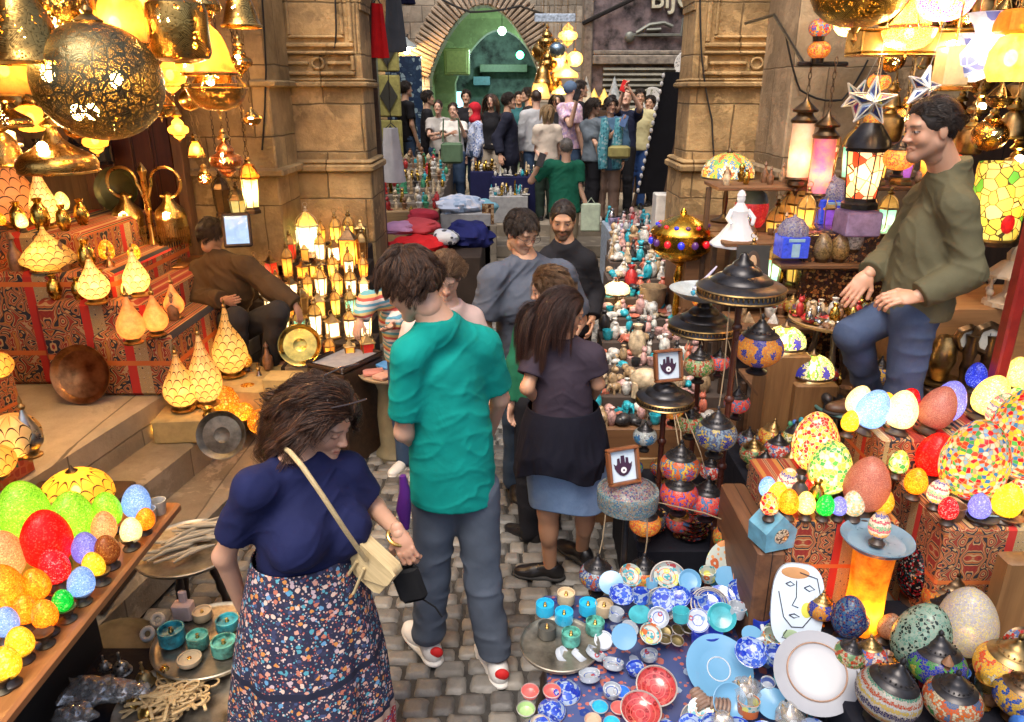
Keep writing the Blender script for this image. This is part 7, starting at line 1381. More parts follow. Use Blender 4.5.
 p=at(628,492,2.5);t=thing('mosaic_dish_lamp','round mosaic topped lamp with turquoise rim on a dark post','lamp',(p.x,2.5,0));z=p.z;r=.115
 obj('post',MB().lathe([(.09,0),(.09,.02),(.02,.04),(.014,.3),(.02,.33),(.013,.36),(.013,z-.05)],20),BLK(),t);obj('rim',MB().lathe([(r*.86,z-.06),(r*1.0,z-.055),(r*1.04,z-.01),(r*1.02,z+.012),(r*.9,z+.016)],48,cap=False),mosaic('turquoise_rim',[(.1,.4,.5),(.45,.6,.65),(.05,.25,.5),(.5,.4,.3)],190,.05),t);obj('top',MB().lathe([(r*.9,z+.012),(r*.7,z+.035),(r*.3,z+.055),(.001,z+.06)],40),mosaic('lilac_top',[(.35,.15,.35),(.5,.45,.5),(.15,.3,.45),(.5,.2,.2),(.6,.55,.5),(.1,.1,.3)],150,.05),t);hamsa_frame('larger brown frame with dark hand motif on the mosaic dish',(p.x-.02,2.46,z+.055),.13,.35,-.3)
 GL=[(759,348,24,3.0,'orangeblue','orange and blue','hanging in front of the portrait card',.5),(680,466,20,2.75,'rainbow','rainbow ringed','below the goods on the pole row',.4),(679,494,19,2.7,'redblue','red and violet','directly under the rainbow one',.5),(707,500,19,2.72,'redflower','bright red','left of the tallest pole',.5),(645,523,16,2.75,'orange','orange','behind the mosaic dish lamp',.5),(597,575,18,2.42,'bluemulti','blue and red flowered','nearest the denim skirt',.25),(643,575,18,2.42,'orangegreen','orange with green flowers','behind the blue ashtrays',.35),(716,434,21,2.62,'bluegold','blue and gold star','crossing the tallest pole',.2),(674,408,14,3.1,'orange','small orange','behind the shorter black dome',.5),(690,422,14,3.05,'greenyellow','green and yellow','above the blue and gold one',.3),(645,436,12,2.9,'bluewhite','small blue and white','left of the rainbow one',.15),(699,365,15,3.15,'greenyellow','pale green leaf','under the bowl of letter openers',.3),(719,362,11,3.2,'redflower','tiny red','touching the tallest pole',.4),(737,403,13,3.1,'redflower','red poppy','just right of the tallest pole',.35),(731,538,18,2.55,'orangegreen','orange and green ringed','at the foot of the tallest pole',.35),(702,300,10,3.5,'orange','small amber','behind the letter opener bowl',.5)]
 p2_,p3_,p4_=at(665,398,2.95),at(628,492,2.5),at(703,325,3.3);RIMS=[(.865,2.72,1.565,.155),(p2_.x,2.95,p2_.z-.02,.115),(p4_.x,3.3,p4_.z-.025,.15),(p3_.x,2.5,p3_.z-.05,.11)]
 for(px,py,rp,Y,k,w,pl,lit)in GL:
  p=at(px,py,Y);r=rp*pxm(p);t=globe_lamp('%s mosaic globe lamp %s'%(w,pl),GM(k,round(r,3),lit),r,.02*(lit>.3),0);t.location=(p.x,p.y,p.z-.8*r-.03);t['group']='mosaic globes hung around the pole lamps'
  top_=p.z+1.35*r;best=None
  for(cx,cy,cz,cr)in RIMS:
   if cz<top_+.02:continue
   v=Vector((p.x-cx,p.y-cy,0));v=v.normalized()*min(cr,max(v.length,.02));q=Vector((cx,cy,cz))+v;d=(q-Vector((p.x,p.y,top_))).length+(Vector((p.x,p.y,0))-Vector((q.x,q.y,0))).length
   if best is None or d<best[0]:best=(d,q)
  if best:q=best[1]-t.location;z1=top_-t.location.z;obj('cord',MB().tube([(0,0,z1-.03),Vector((0,0,z1)).lerp(q,.4)+Vector((.006,0,-.02*(q.length))),q],.0025,6),plain('twine',(.3,.22,.13),.8),t)
 block('goods_table','dark table of capped globes left of the mosaic egg crates','table',1.0,1.33,2.65,3.15,0,.74,NV);GK=list(FL)
 def globes(n,x0,x1,y0,y1,z,where,rr=(.04,.065),grp='capped mosaic globes packed on the right stall',lit=.3):
  c=int(n**.5+.9);
  for i in range(n):
   a_,b_=i%c,i//c;k=GK[(i*5+int(z*10))%len(GK)];r=round(rg.uniform(*rr),3);r=round(r*50)/50 if r>.05 else .05;k2=GM(k,r,lit if i%3 else .06);key=('gl',k,r,i%3==0)
   if key not in _fm:_fm[key]=globe_lamp('x',k2,r,.015 if i%3 else 0,0,cap=(BLK(),OLDB())[i%2]);t=_fm[key];t['label']=''
   else:t=dup(_fm[key],(0,0,0))
   t['label']='%s capped globe, %s in %s row %s'%({'orangeblue':'orange and blue','redblue':'red and violet','bluegold':'blue and gold','bluemulti':'blue mixed','greenyellow':'green and yellow','bluewhite':'blue and white','orangegreen':'orange and green','redflower':'poppy red','redwhite':'red and white','greenblue':'green and blue','orangewhite':'orange and white','blueyellow':'blue and yellow'}.get(k,k),ORD[a_],ORD[b_],where);t['group']=grp
   t.location=(x0+(x1-x0)*(a_+rg.uniform(.3,.7))/c,y0+(y1-y0)*(b_+rg.uniform(.3,.7))/max(1,-(-n//c)),z);t.rotation_euler=(R(rg.uniform(-6,8)),R(rg.uniform(-6,6)),rg.uniform(0,6))
 globes(9,1.0,1.33,2.68,3.12,.742,'on the table left of the crates');globes(12,.58,1.04,2.77,3.45,.422,'on the table beneath the poles');globes(9,1.35,2.3,3.35,3.65,.925,'on the lowest rack shelf');globes(8,1.3,2.4,3.78,4.05,1.125,'on the second rack shelf');globes(10,1.3,2.3,1.9,2.04,.602,'before the upper crate front',(.05,.065));globes(4,1.0,1.16,1.7,2.15,.602,'at the left end of the bench',(.04,.05))
 for(x,y,n,w)in((.62,2.9,4,'stack by the mosaic dish lamp'),(.8,2.85,5,'stack under the bright red globe'),(.96,3.1,4,'stack behind the tallest pole')):
  for k in range(n):single('inlaid_bowl',MB().lathe([(.03,0),(.06,.012),(.075,.03),(.07,.03),(.05,.015),(.001,.008)],28),painted('red_black_lacquer',(.02,.01,.01),[(.5,.05,.02),(.6,.4,.1),(.4,.03,.02)],50),'lacquer bowl, %s from bottom in the %s'%(('first','second','third','fourth','fifth')[k],w),'bowl',(x,y,.42+.022*k),None,'stacked lacquer bowls under the globes')
# ----- shelves between pier and keeper
 t=thing('wall_rack','tall dark rack of souvenir shelves behind the leaning keeper','shelf rack',(0,0,0));SZ=[(.92,3.35),(1.12,3.75),(1.28,3.95),(1.5,4.15),(1.78,4.4)]
 for(z,y)in SZ:m=MB();m.bbox((1.95,y+.16,z-.012),(1.5,.34,.024),0,.004);obj('shelf',m,BW,t)
 for x in(1.2,2.72):
  for(z,y)in SZ:m=MB();m.bbox((x,y+.2,(z-.026+.55)/2),(.03,.03,z-.026-.55),0,.004);obj('upright',m,DKW,t)
 nmz=('lowest','second','middle','fourth','top');KK=[['bust','cat','vase','elephant','doll'],['cup','bust','bottle','dish','pyramid'],['vase','bottle','obelisk','bust'],['bottle','vase','cup','doll'],['vase','bottle','bust']]
 for i,(z,y)in enumerate(SZ):scatter('%s shelf of the dark rack'%nmz[i],1.24,2.7,y+.04,y+.3,z,13,2,KK[i],['gold','brown','sand','black','white','gold','silver','cream','brown'],'souvenirs on the dark rack',rg,(.9,1.5))
 def card(label,px,py,Y,w,h,base,draw,rz=0):
  p=at(px,py,Y);t=thing('picture_card',label,'picture',(p.x,Y,p.z),rot=(-.15,0,rz));m=MB();m.bbox((0,0,0),(w,.012,h),0,.002);obj('board',m,plain('card_'+label[:6],base,.5),t);draw(t,w,h)
 def dr1(t,w,h):
  def e(n,c,r,mat,y):m=MB();m.ell((c[0]*w,y,c[1]*h),(r[0]*w,.002,r[1]*h),0,24,10);obj(n,m,mat,t)
  e('hair_shape',(0,.05),(.22,.34),plain('print_brown',(.05,.03,.02)),-.008);e('face_shape',(.0,.14),(.11,.15),plain('print_skin',(.4,.26,.15)),-.011);e('dress_shape',(0,-.34),(.3,.15),plain('print_olive',(.09,.08,.04)),-.01)
 card('dark picture card of a long haired woman behind the orange blue globe',752,268,3.55,.16,.22,(.03,.028,.025),dr1);card('small pale picture card with red figure left of the dark one',737,280,3.7,.08,.15,(.35,.42,.45),lambda t,w,h:(lambda m:obj('figure_shape',m.ell((0,-.008,-.02),(.025,.003,.04)),plain('print_red',(.5,.03,.02)),t))(MB()))
 for(px,py,rp,Y,k,w)in((785,338,21,3.35,'floral','white floral leaded globe lamp above the musician figures'),(812,366,22,3.3,'floral','white floral leaded dome lamp with blue flower over the round figure tray')):
  p=at(px,py,Y);r=rp*pxm(p);t=dome_lamp(w,mosaic('floral_leaded%d'%px,FL['floral'],130,.45,'flower',(.12,.1,.06),5,r,r*.5,.06),r,.12,.03);t.location=(p.x,Y,p.z-r*.55);block('lamp_block','wooden block under the %s'%('leaded globe lamp' if px<800 else 'leaded dome lamp'),'block',p.x-.1,p.x+.1,Y-.1,Y+.1,.55,p.z-r*.55-.002,LW)
 p=at(728,172,4.9);r=26*pxm(p);t=dome_lamp('bright mosaic dome lamp standing against the pale pier',mosaic('festive_dome',[(.9,.75,.1),(.8,.12,.03),(.9,.85,.6),(.05,.25,.6),(.9,.55,.05),(.1,.45,.15),(.8,.1,.03)],90,.9,'flower',(.3,.28,.15),6,r,.22+r*.5),r,.5,.3);t.location=(p.x,4.9,p.z-.3-r*.1)
 q=at(735,235,4.8);block('display_plinth','stone coloured plinth carrying the dome lamp and red jar','plinth',p.x-.3,p.x+.35,4.6,5.2,0,p.z-.3-r*.1-.002,BW)
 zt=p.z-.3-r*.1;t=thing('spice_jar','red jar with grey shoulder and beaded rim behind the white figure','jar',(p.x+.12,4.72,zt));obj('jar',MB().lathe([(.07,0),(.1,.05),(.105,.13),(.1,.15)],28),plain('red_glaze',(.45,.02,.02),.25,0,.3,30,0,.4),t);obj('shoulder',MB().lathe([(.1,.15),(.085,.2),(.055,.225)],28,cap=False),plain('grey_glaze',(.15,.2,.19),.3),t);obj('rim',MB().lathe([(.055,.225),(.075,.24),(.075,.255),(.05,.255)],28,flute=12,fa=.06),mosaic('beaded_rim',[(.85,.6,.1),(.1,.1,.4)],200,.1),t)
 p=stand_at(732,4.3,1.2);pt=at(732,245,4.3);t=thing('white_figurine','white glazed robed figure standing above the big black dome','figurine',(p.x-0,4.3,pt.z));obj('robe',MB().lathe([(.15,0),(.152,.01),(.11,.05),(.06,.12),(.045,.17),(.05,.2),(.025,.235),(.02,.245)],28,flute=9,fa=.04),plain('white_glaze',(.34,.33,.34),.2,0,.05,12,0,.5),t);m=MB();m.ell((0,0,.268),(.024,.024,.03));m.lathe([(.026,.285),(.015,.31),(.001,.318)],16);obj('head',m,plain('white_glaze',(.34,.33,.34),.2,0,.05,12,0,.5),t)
 for s_ in(-1,1):m=MB();m.tube([(s_*.045,0,.2),(s_*.075,-.03,.16),(s_*.06,-.06,.13)],[.016,.014,.01],8);obj('arm',m,plain('white_glaze',(.34,.33,.34),.2,0,.05,12,0,.5),t)
 block('figure_post','slim dark post lifting the white figure above the black dome','post',p.x-.05,p.x+.05,4.25,4.35,0,pt.z-.002,DKW)
 A1=frost('lit_amber_pane',(1,.5,.08),1.0,12,(.9,.3,.03));Y1=frost('lit_yellow_pane',(1,.7,.15),1.2,12,(.9,.5,.08));WH=frost('lit_white_pane',(1,.82,.5),1.6,10,(1,.9,.7));RD=mosaic('red_white_panes',[(.9,.08,.03),(1,.8,.45),(1,.75,.35),(.9,.1,.04),(1,.85,.5)],16,1.1,grout=(.1,.04,.02),gw=.03)
 zs=SZ[4][0]
 for(px,py,sc,g,w)in((776,224,.8,Y1,'small yellow'),(786,216,.9,A1,'amber'),(797,208,1.15,Y1,'tall yellow'),(808,200,1.35,A1,'tallest amber'),(820,214,1.0,WH,'white and green'),(782,240,.8,A1,'low amber'),(802,238,.9,Y1,'low bright yellow'),(838,205,1.2,frost('dim_amber_pane',(.3,.16,.05),.06,12),'unlit dark')):
  p=at(px,py,4.6);sc*=1.45;t=fanous('%s domed lantern in the crowded row beside the stone wall'%w,g,.3*sc,.055*sc,6,.3 if w!='unlit dark' else 0,OLDB());t.location=(p.x,4.6+.0*sc,p.z-.16*sc);t['group']='lanterns crowding the rack top beside the wall'
  block('lantern_riser','dark riser block under the %s domed lantern'%w,'block',p.x-.04,p.x+.04,4.56,4.64,zs-.3,p.z-.162*sc,DKW)
 CG=[('amber',A1),('yellow',Y1),('ruby and cream',RD),('violet',frost('violet_pane',(.45,.15,.7),.6)),('turquoise',frost('lit_turquoise_pane',(.2,.75,.6),.7,12,(.5,.9,.7)))]
 for zi,(x0,x1,y,z,n,sc)in enumerate(((1.62,2.7,4.5,1.78,7,1.25),(1.62,2.2,4.25,1.5,5,1.0),(1.26,1.75,4.02,1.28,4,.9))):
  for j in range(n):
   w,g=CG[(j*2+zi)%5];t=fanous('%s paned lantern, %s from left on %s shelf of dark rack'%(w,ORD[j],('top','fourth','middle')[zi]),g,.3*sc,.055*sc,6,.25,OLDB());t.location=(x0+(x1-x0)*(j+.5)/n,y,z);t['group']='coloured lanterns on the dark rack'
 def dome_house(px,py,Y,s,label):
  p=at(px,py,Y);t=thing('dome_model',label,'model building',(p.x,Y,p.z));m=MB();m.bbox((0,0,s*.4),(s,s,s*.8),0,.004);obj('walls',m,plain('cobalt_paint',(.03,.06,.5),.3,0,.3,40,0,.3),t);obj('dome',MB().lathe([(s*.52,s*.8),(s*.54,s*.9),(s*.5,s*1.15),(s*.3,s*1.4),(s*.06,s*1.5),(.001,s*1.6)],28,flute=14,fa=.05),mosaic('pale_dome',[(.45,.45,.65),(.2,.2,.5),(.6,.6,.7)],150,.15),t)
  m=MB();m.bbox((0,-s*.505,s*.3),(s*.3,.006,s*.5),0,.001);m.bbox((0,-s*.505,s*.68),(s*.6,.006,s*.12),0,.001);obj('doorway',m,plain('pale_blue_paint',(.3,.5,.65),.4),t)
 dome_house(790,256,3.9,.14,'small cobalt and white domed model building left of the ochre jars');dome_house(828,222,4.3,.17,'larger cobalt domed model building under the red striped lantern')
 for(px,py,c,w)in((821,262,(.3,.2,.08),'olive brown'),(838,262,(.4,.24,.08),'ochre'),(852,252,(.6,.58,.52),'white')):
  p=at(px,py,3.9);t=thing('pierced_jar','%s egg shaped pierced jar on the shelf edge'%w,'jar',(p.x,3.9,p.z+.02));obj('jar',MB().lathe([(.035,0),(.048,.02),(.05,.06),(.04,.1),(.02,.125),(.002,.135)],24),mosaic('jar_'+w[:4],[c,tuple(x*.8 for x in c),c,tuple(x*.4 for x in c)],110,.0,grout=tuple(x*.6 for x in c)),t);obj('foot',MB().lathe([(.03,-.02),(.035,0)],20),BRZ(),t)
 block('shelf_board','thin shelf board carrying the pierced jars and little boxes','shelf',at(778,262,3.9).x,at(885,262,3.9).x,3.84,4.05,at(820,262,3.9).z-.03,at(820,262,3.9).z-.0,BW)
 t=fanous('big lantern with red striped lit panes and black dome',RD,.5,.1,8,.9,BLK());p=at(859,205,3.9);t.location=(p.x,3.9,p.z-.02);obj('cap_dome',MB().lathe([(.1,.3),(.11,.31),(.1,.35),(.05,.42),(.02,.45)],32),BLK(),t);block('violet_box','pale violet lit box under the red striped lantern','box',p.x-.09,p.x+.09,3.8,3.98,p.z-.15,p.z-.025,frost('violet_lit',(.55,.4,.6),.3));block('cabinet','dark inlaid jewellery cabinet behind the keeper','cabinet',p.x-.25,p.x+.35,3.9,4.3,.55,p.z-.155,mosaic('inlaid_cabinet',[(.05,.02,.01),(.05,.02,.01),(.04,.015,.01),(.4,.2,.06),(.05,.02,.01),(.03,.01,.01),(.3,.1,.03)],60,0,grout=(.03,.012,.006)))
 p=stand_at(835,3.5,1.27);round_table('basket_table','round wicker basket table of trinkets beside the raised knee',p.x,p.y,1.24,.21,wood('wicker',(.34,.2,.09),(.15,.08,.03),4,0),.55)
 for i in range(60):
  rr=.19*sqrt(rg.random());a=rg.uniform(0,6.28);c=rg.choice(['gold','cream','brown','silver','white','black','red','sand','gold']);k=rg.choice(['stone','shell','dish','cat','scarab','bust','elephant','vase']);figurine(k,c,'%s %s in the round basket by the raised knee'%(c,KN[k]),(p.x+rr*cos(a),p.y+rr*sin(a),1.245),a*3,rg.uniform(.8,1.35),'trinkets in the round basket')
 p=stand_at(800,3.25,.72);round_table('figure_tray_table','round grey tray table of little robed musician figures',p.x,p.y,.74,.2,plain('tinned_copper',(.36,.32,.25),.42,.8,.3),.55 if p.x>1.35 else 0)
 for i in range(26):
  rr=.17*sqrt(rg.random());a=rg.uniform(0,6.28);c=rg.choice(['red','blue','turquoise','red','blue','brown','green']);figurine('doll',c,'%s robed figure on the round grey tray'%c,(p.x+rr*cos(a),p.y+rr*sin(a),.745),a,rg.uniform(.9,1.3),'robed musician figures on the grey tray')
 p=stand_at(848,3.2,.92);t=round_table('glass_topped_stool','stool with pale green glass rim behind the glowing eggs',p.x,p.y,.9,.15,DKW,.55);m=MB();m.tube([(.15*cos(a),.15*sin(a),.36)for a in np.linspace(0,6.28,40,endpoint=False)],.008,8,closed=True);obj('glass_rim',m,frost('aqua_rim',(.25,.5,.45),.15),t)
 for i in range(9):rr=.12*sqrt(rg.random());a=rg.uniform(0,6.28);k=rg.choice(['vase','cup','elephant']);c=rg.choice(['brown','black','sand']);figurine(k,c,'%s %s on the green rimmed stool'%(c,KN[k]),(p.x+rr*cos(a),p.y+rr*sin(a),.915),a,rg.uniform(1,1.5),'ornaments on the green rimmed stool')
 m=MB();P_=plain('pewter_horse',(.3,.3,.25),.4,.8);m.ell((0,0,.09),(.05,.022,.025));m.tube([(.04,0,.1),(.065,0,.14),(.085,0,.145),(.1,0,.13)],[.018,.013,.014,.008],10);m.tube([(-.048,0,.1),(-.07,0,.09),(-.075,0,.05)],[.006,.008,.003],6)
 for(x,y)in((.035,.012),(.035,-.012),(-.035,.012),(-.035,-.012)):m.tube([(x,y,.085),(x+.008,y,.045),(x,y,0)],[.011,.006,.006],7)
 p=on(785,452,.66);single('horse_figurine',m,P_,'small pewter horse under the musician figures','horse figurine',(p.x,p.y,.62),(0,0,2.9));block('goods_crate','dark crate carrying the pewter horse','crate',p.x-.16,p.x+.16,p.y-.12,p.y+.2,0,.615,DKW)
# ----- egg tables
 block('egg_stand','patterned cloth covered stand of glowing egg lamps before the keeper','stand',1.4,2.4,2.05,2.4,0,.98,KHC);block('egg_stand','higher cloth covered stand at the keeper\'s shins under pale eggs','stand',1.34,2.4,2.41,2.7,0,1.12,KHC);block('egg_stand','lower cloth covered stand with red and pink mosaic eggs','stand',.93,1.3,2.14,2.6,0,.95,KHC);scatter('the lower dark crate stand',.95,1.28,2.2,2.4,.952,5,3,['cup','vase','stone','dish'],['brown','sand','red','gold','black'],'oddments between the lower crate eggs',rg,(1,1.6));scatter('the upper crate stand front edge',1.42,2.2,2.06,2.2,.982,10,2,['stone','dish','cup'],['brown','gold','black','sand'],'oddments between the upper crate eggs',rg,(1,1.6));scatter('the dark bench among the globe lamps',1.02,2.0,1.1,1.95,.602,11,8,['dish','cup','vase','stone','bottle'],['black','brown','gold','red','blue','silver','green'],'oddments on the dark bench',rg,(1.1,1.9))
 EG=[(975,460,88,'multi',('large confetti coloured','on the pale blue dish'),0),(1030,432,100,'multi',('largest confetti coloured','cut by the right edge of the frame'),0),(952,446,34,'multi',('small confetti coloured','left of the large one on the blue dish'),0),(936,456,48,'red',('glossy red','front and centre of the right table'),0),(925,434,30,'green',('small green','behind the glossy red one'),0),(905,451,28,'cream',('small white hot','left of the glossy red one'),0),(893,432,42,'bands',('striped banded','standing left of the small green one'),0),(908,424,44,'cream',('cream','behind the striped one'),0),(884,421,46,'blue',('sky blue','leaning at the left of the right table'),25),(868,405,34,'cream',('pale lime white','at the far left of the right table'),15),(893,414,32,'yellow',('lemon yellow','between the sky blue and red ones'),30),(903,400,30,'red',('crimson','under the keeper\'s shin'),20),(938,404,44,'lav',('lavender','beside the keeper\'s trouser leg'),25),(952,424,50,'pink',('dusty pink','behind the confetti ones'),30),(978,376,28,'cobalt',('cobalt blue','topmost at the back of the right table'),0),(988,396,46,'hot',('hot cream','below the cobalt one'),20),(996,408,38,'bands',('red spotted ivory','leaning on the hot cream one'),10),(1004,430,44,'hot',('hot yellow','beside the largest confetti one'),0),(1012,402,36,'flower',('green flowered','near the right frame edge'),0),(1020,372,34,'hot',('amber','highest at the right frame edge'),0),(868,425,24,'yellow',('tiny yellow','under the sky blue one'),0),(915,480,30,'orange',('round tangerine','below the glossy red one'),0),(937,492,28,'bands',('little banded','left of the blue dish'),0),(1012,492,36,'multired',('small ruby and gold mosaic','right of the blue dish'),0),(1024,520,40,'yellow',('butter yellow','lowest at the right frame edge'),0),(898,462,26,'flower',('tiny green flowered','at the left corner of the front crate'),0),(1000,520,30,'lav',('small violet','beside the butter yellow one'),0),(952,510,26,'redwhite',('small crimson speckled','at the front edge below the blue dish'),0)]
 eggs([e for e in EG if e[1]>425],.98,'egg lamps on the upper right crates',.2,2.05);eggs([e for e in EG if e[1]<=425],1.12,'egg lamps on the upper right crates',.2,2.41)
 EG2=[(822,449,66,'multired',('tall red and yellow mosaic','at the back of the lower table'),0),(838,470,60,'flower',('green and yellow mosaic','in front of the red and yellow one'),0),(857,486,62,'pink',('big dusty rose','in front of the green one'),0),(788,480,30,'bands',('red dotted','at the left of the lower table'),0),(812,488,20,'red',('tiny red','between the dotted and green ones'),0),(790,500,28,'yellow',('yellow','left of the white hot one'),0),(803,509,26,'hot',('white hot','above the orange one'),0),(812,527,30,'orange',('orange glowing','lowest of the left three'),0),(838,528,26,'green',('little green','beside the orange glowing one'),0),(836,505,22,'lav',('tiny violet','behind the little green one'),0),(775,508,26,'multired',('small ruby mosaic','above the pentagon box'),0),(768,486,24,'blue',('small ice blue','at the far left of the lower crate'),0)]
 eggs(EG2,.95,'egg lamps on the lower right crate',.2,2.12)
 p=on(976,497,1.0);disc_tray('pale blue round dish under the large confetti egg',.13,plain('pale_blue_enamel',(.3,.45,.52),.3,0,.3,30),(p.x,p.y,.985),(0,0,0),'dish','dish');p=on(950,560,.72);block('wood_block','upright honey coloured wooden block under the upper right table','block',p.x-.06,p.x+.1,1.9,1.97,.66,.955,LW)
 p=at(868,585,2.04);t=thing('glowing_jar_lamp','glowing yellow jar lamp supporting a round plate of eggs','lamp',(p.x,p.y,.6));obj('shade',MB().lathe([(.055,0),(.062,.01),(.058,.17),(.066,.32),(.06,.325)],32),frost('molten_yellow',(1,.55,.04),.5,16,(.75,.18,.01)),t);lamp_light(t,(0,-.04,.09),1.2,(1,.65,.2));p2=p;disc_tray('slate blue plate balanced on the glowing jar lamp',.11,plain('slate_blue_glaze',(.16,.25,.32),.3),(p.x,p.y,.936),(0,0,0),'plate','plate')
 eggs([(855,502,30,'floral',('white flowered','on the plate over the glowing jar'),0),(884,500,30,'yellow',('round yellow','on the plate over the glowing jar'),0),(880,526,30,'bands',('pink and blue banded','on the plate over the glowing jar'),0)],.95,'eggs on the slate blue plate',.08)
 block('goods_bench','dark cloth covered bench under the bottom right mosaic lamps','bench',.98,2.3,1.0,2.19,0,.6,NV)
 eggs([(923,571,62,'dkflower',('black flowered mosaic','unlit behind the sea green one'),0),(914,635,76,'seafoam',('sea green mosaic','tilted on the dark bench'),12),(971,620,78,'snow',('white and yellow mosaic','largest on the dark bench'),0),(873,604,30,'redmesh',('small red mesh','left of the sea green one'),0),(884,624,30,'tanmesh',('small tan mesh','leaning on the sea green one'),20)],.6,'egg lamps on the dark bench',.06)
 GB2=[(979,548,24,'yellow','yellow','below the honey coloured block',BLK,.3),(1002,572,27,'redflower','red and orange','with pale flowers at the right edge',BLK,.3),(1024,600,26,'redwhite','red and white','cut by the right frame edge',BLK,.2),(944,602,24,'orange','amber','behind the white yellow egg',BRZ,.3),(938,672,27,'greenblue','green and blue','under the sea green egg',BLK,.2),(952,705,27,'orangewhite','orange and white','at the bottom edge beside the brass goblets',BLK,.2),(1000,676,30,'yellow','yellow brass capped','right of the green and blue one',OLDB,.35),(1018,700,26,'blueyellow','blue and yellow','in the bottom right corner',BRZ,.2),(880,702,31,'bluemulti','white banded','with zigzag bands beside the white plate',BLK,.1),(1012,545+85,20,'redwhite','dim maroon','behind the yellow brass capped one',BRZ,.1)]
 ZZ=mosaic('zigzag_bands',[(.03,.03,.15),(.75,.7,.65),(.8,.6,.1),(.7,.75,.8),(.6,.08,.03),(.7,.65,.6),(.03,.35,.25),(.7,.65,.6),(.65,.1,.03),(.8,.5,.1),(.7,.7,.7),(.03,.03,.2)],190,.1,'bands',R_=.06)
 for(px,py,rp,k,w,pl,cp,lit)in GB2:
  z=.6;p=on(px,py,z+.07);r=rp*pxm(p);t=globe_lamp('%s mosaic globe lamp %s'%(w,pl),ZZ if px==880 else GM(k,round(r,3),lit),r,.08*(lit>.25),0,cap=cp());t.location=(p.x,p.y,z);t.rotation_euler=(R(rg.uniform(-4,10)),R(rg.uniform(-8,8)),rg.uniform(0,6));t['group']='capped mosaic globe lamps on the dark bench'
 for i,(px,py,w)in enumerate(((850,668,'left one behind the zigzag lamp'),(895,690,'one right of the zigzag lamp'),(858,650,'smallest one under the blue gem egg'),(1010,620,'one at the right edge'))):
  p=on(px,py,.62);k=.05;single('lamp_topper',MB().lathe([(k*a,k*b)for a,b in CAPP],32),BLK(),'loose black turned lamp cap, '+w,'lamp topper',(p.x,p.y,.6),(.2*i,.15,0),'loose black lamp caps')
 for i,(px,py,w)in enumerate(((985,690,'taller'),(965,715,'shorter'))):p=on(px,py,.66);single('brass_goblet',MB().lathe([(.025,0),(.028,.006),(.008,.02),(.01,.05),(.03,.07),(.033,.1),(.03,.1),(.02,.07),(.001,.06)],24),BRASS(),'%s brass goblet among the globe lamps at the bottom'%w,'goblet',(p.x,p.y,.602))
 p=on(845,640,.6);t=egg_lamp('deep blue glass egg with gem facets beside the white plate',EGGC('bluegem'),.15,0);t.location=(p.x,p.y,.6)
 p=on(790,530,.86);block('box_shelf','brown crate under the pale blue pentagon box','crate',.83,.925,2.12,2.6,0,.84,CRW);t=thing('pentagon_box','pale blue five sided wooden box with round filigree window','box',(.885,2.17,.91),rot=(0,0,.3));m=MB();pt=[(-.055,-.06),(.055,-.06),(.06,.01),(0,.07),(-.06,.01)];m.prism(pt,-.05,.05,0,Matrix.Rotation(R(90),4,'X'));obj('case',m,plain('sky_blue_paint',(.12,.33,.45),.4,0,.2,20),t,smooth=False);m=MB();m.lathe([(.026,0),(.028,.003),(.024,.004),(.001,.003)],28,0,Mx((0,-.05,-.005),(R(90),0,0)));obj('round_window',m,mosaic('ivory_filigree',[(.6,.52,.38),(.6,.52,.38),(.1,.08,.06)],160,0,grout=(.12,.09,.06)),t)
 for i,(a,b,w)in enumerate((((905,475),(960,560),'white'),((880,520),(990,500),'black'),((890,560),(945,520),'white'))):
  q=[on(a[0]+(b[0]-a[0])*u,a[1]+(b[1]-a[1])*u+8*sin(u*9+i),.84-.1*u)for u in np.linspace(0,1,14)];o=q[0].copy();m=MB();m.tube([v-o for v in q],.004,6);m.bbox(q[6]-o,(.05,.02,.018),0,.004);single('power_cable',m,plain('cable_'+w,(.6,.5,.4)if w=='white' else(.02,.02,.02),.5),'%s lamp cable looping below the right egg table, %s one'%(w,('first','second','third')[i]),'cable',o)
# ----- ceramics table
 block('ceramics_table','low cloth covered table of painted ceramics at the bottom','table',.12,1.02,1.28,2.45,0,.42,painted('blue_print_cloth',(.06,.08,.2),[(.3,.35,.45),(.02,.04,.2),(.4,.12,.1)],18,.35,40));None
 p=on(560,640,.47);round_table('stool_table','small round stool with turned legs holding candle pots',p.x,p.y,.45,.14,plain('tinned_copper',(.36,.32,.25),.42,.8,.3));BL_=plain('azure_enamel',(.02,.3,.48),.3,0,.15,20,0,.3);GC=plain('green_wax',(.2,.36,.3),.4,0,.3,30);TG=plain('marbled_green',(.12,.45,.36),.4,0,.5,25);CR=plain('cream_wax',(.62,.48,.3),.5)
 def pot(label,px,py,r,h,mat,fill):
  p=on(px,py,.46+h*.4);p.z=.455;t=thing('candle_pot',label,'candle pot',p,0,'candle pots on the round stool');obj('cup',MB().lathe([(r*.95,0),(r,.004),(r,h),(r*.9,h),(r*.88,h*.7),(.001,h*.7)],36),mat,t);obj('wax',MB().lathe([(r*.88,h*.66),(.001,h*.68)],28,cap=False),fill,t);obj('wick_holder',MB().lathe([(r*.2,h*.66),(r*.22,h*.8),(r*.1,h*.9),(r*.18,h*1.0),(r*.08,h*1.1),(.001,h*1.15)],14),BRASS(),t)
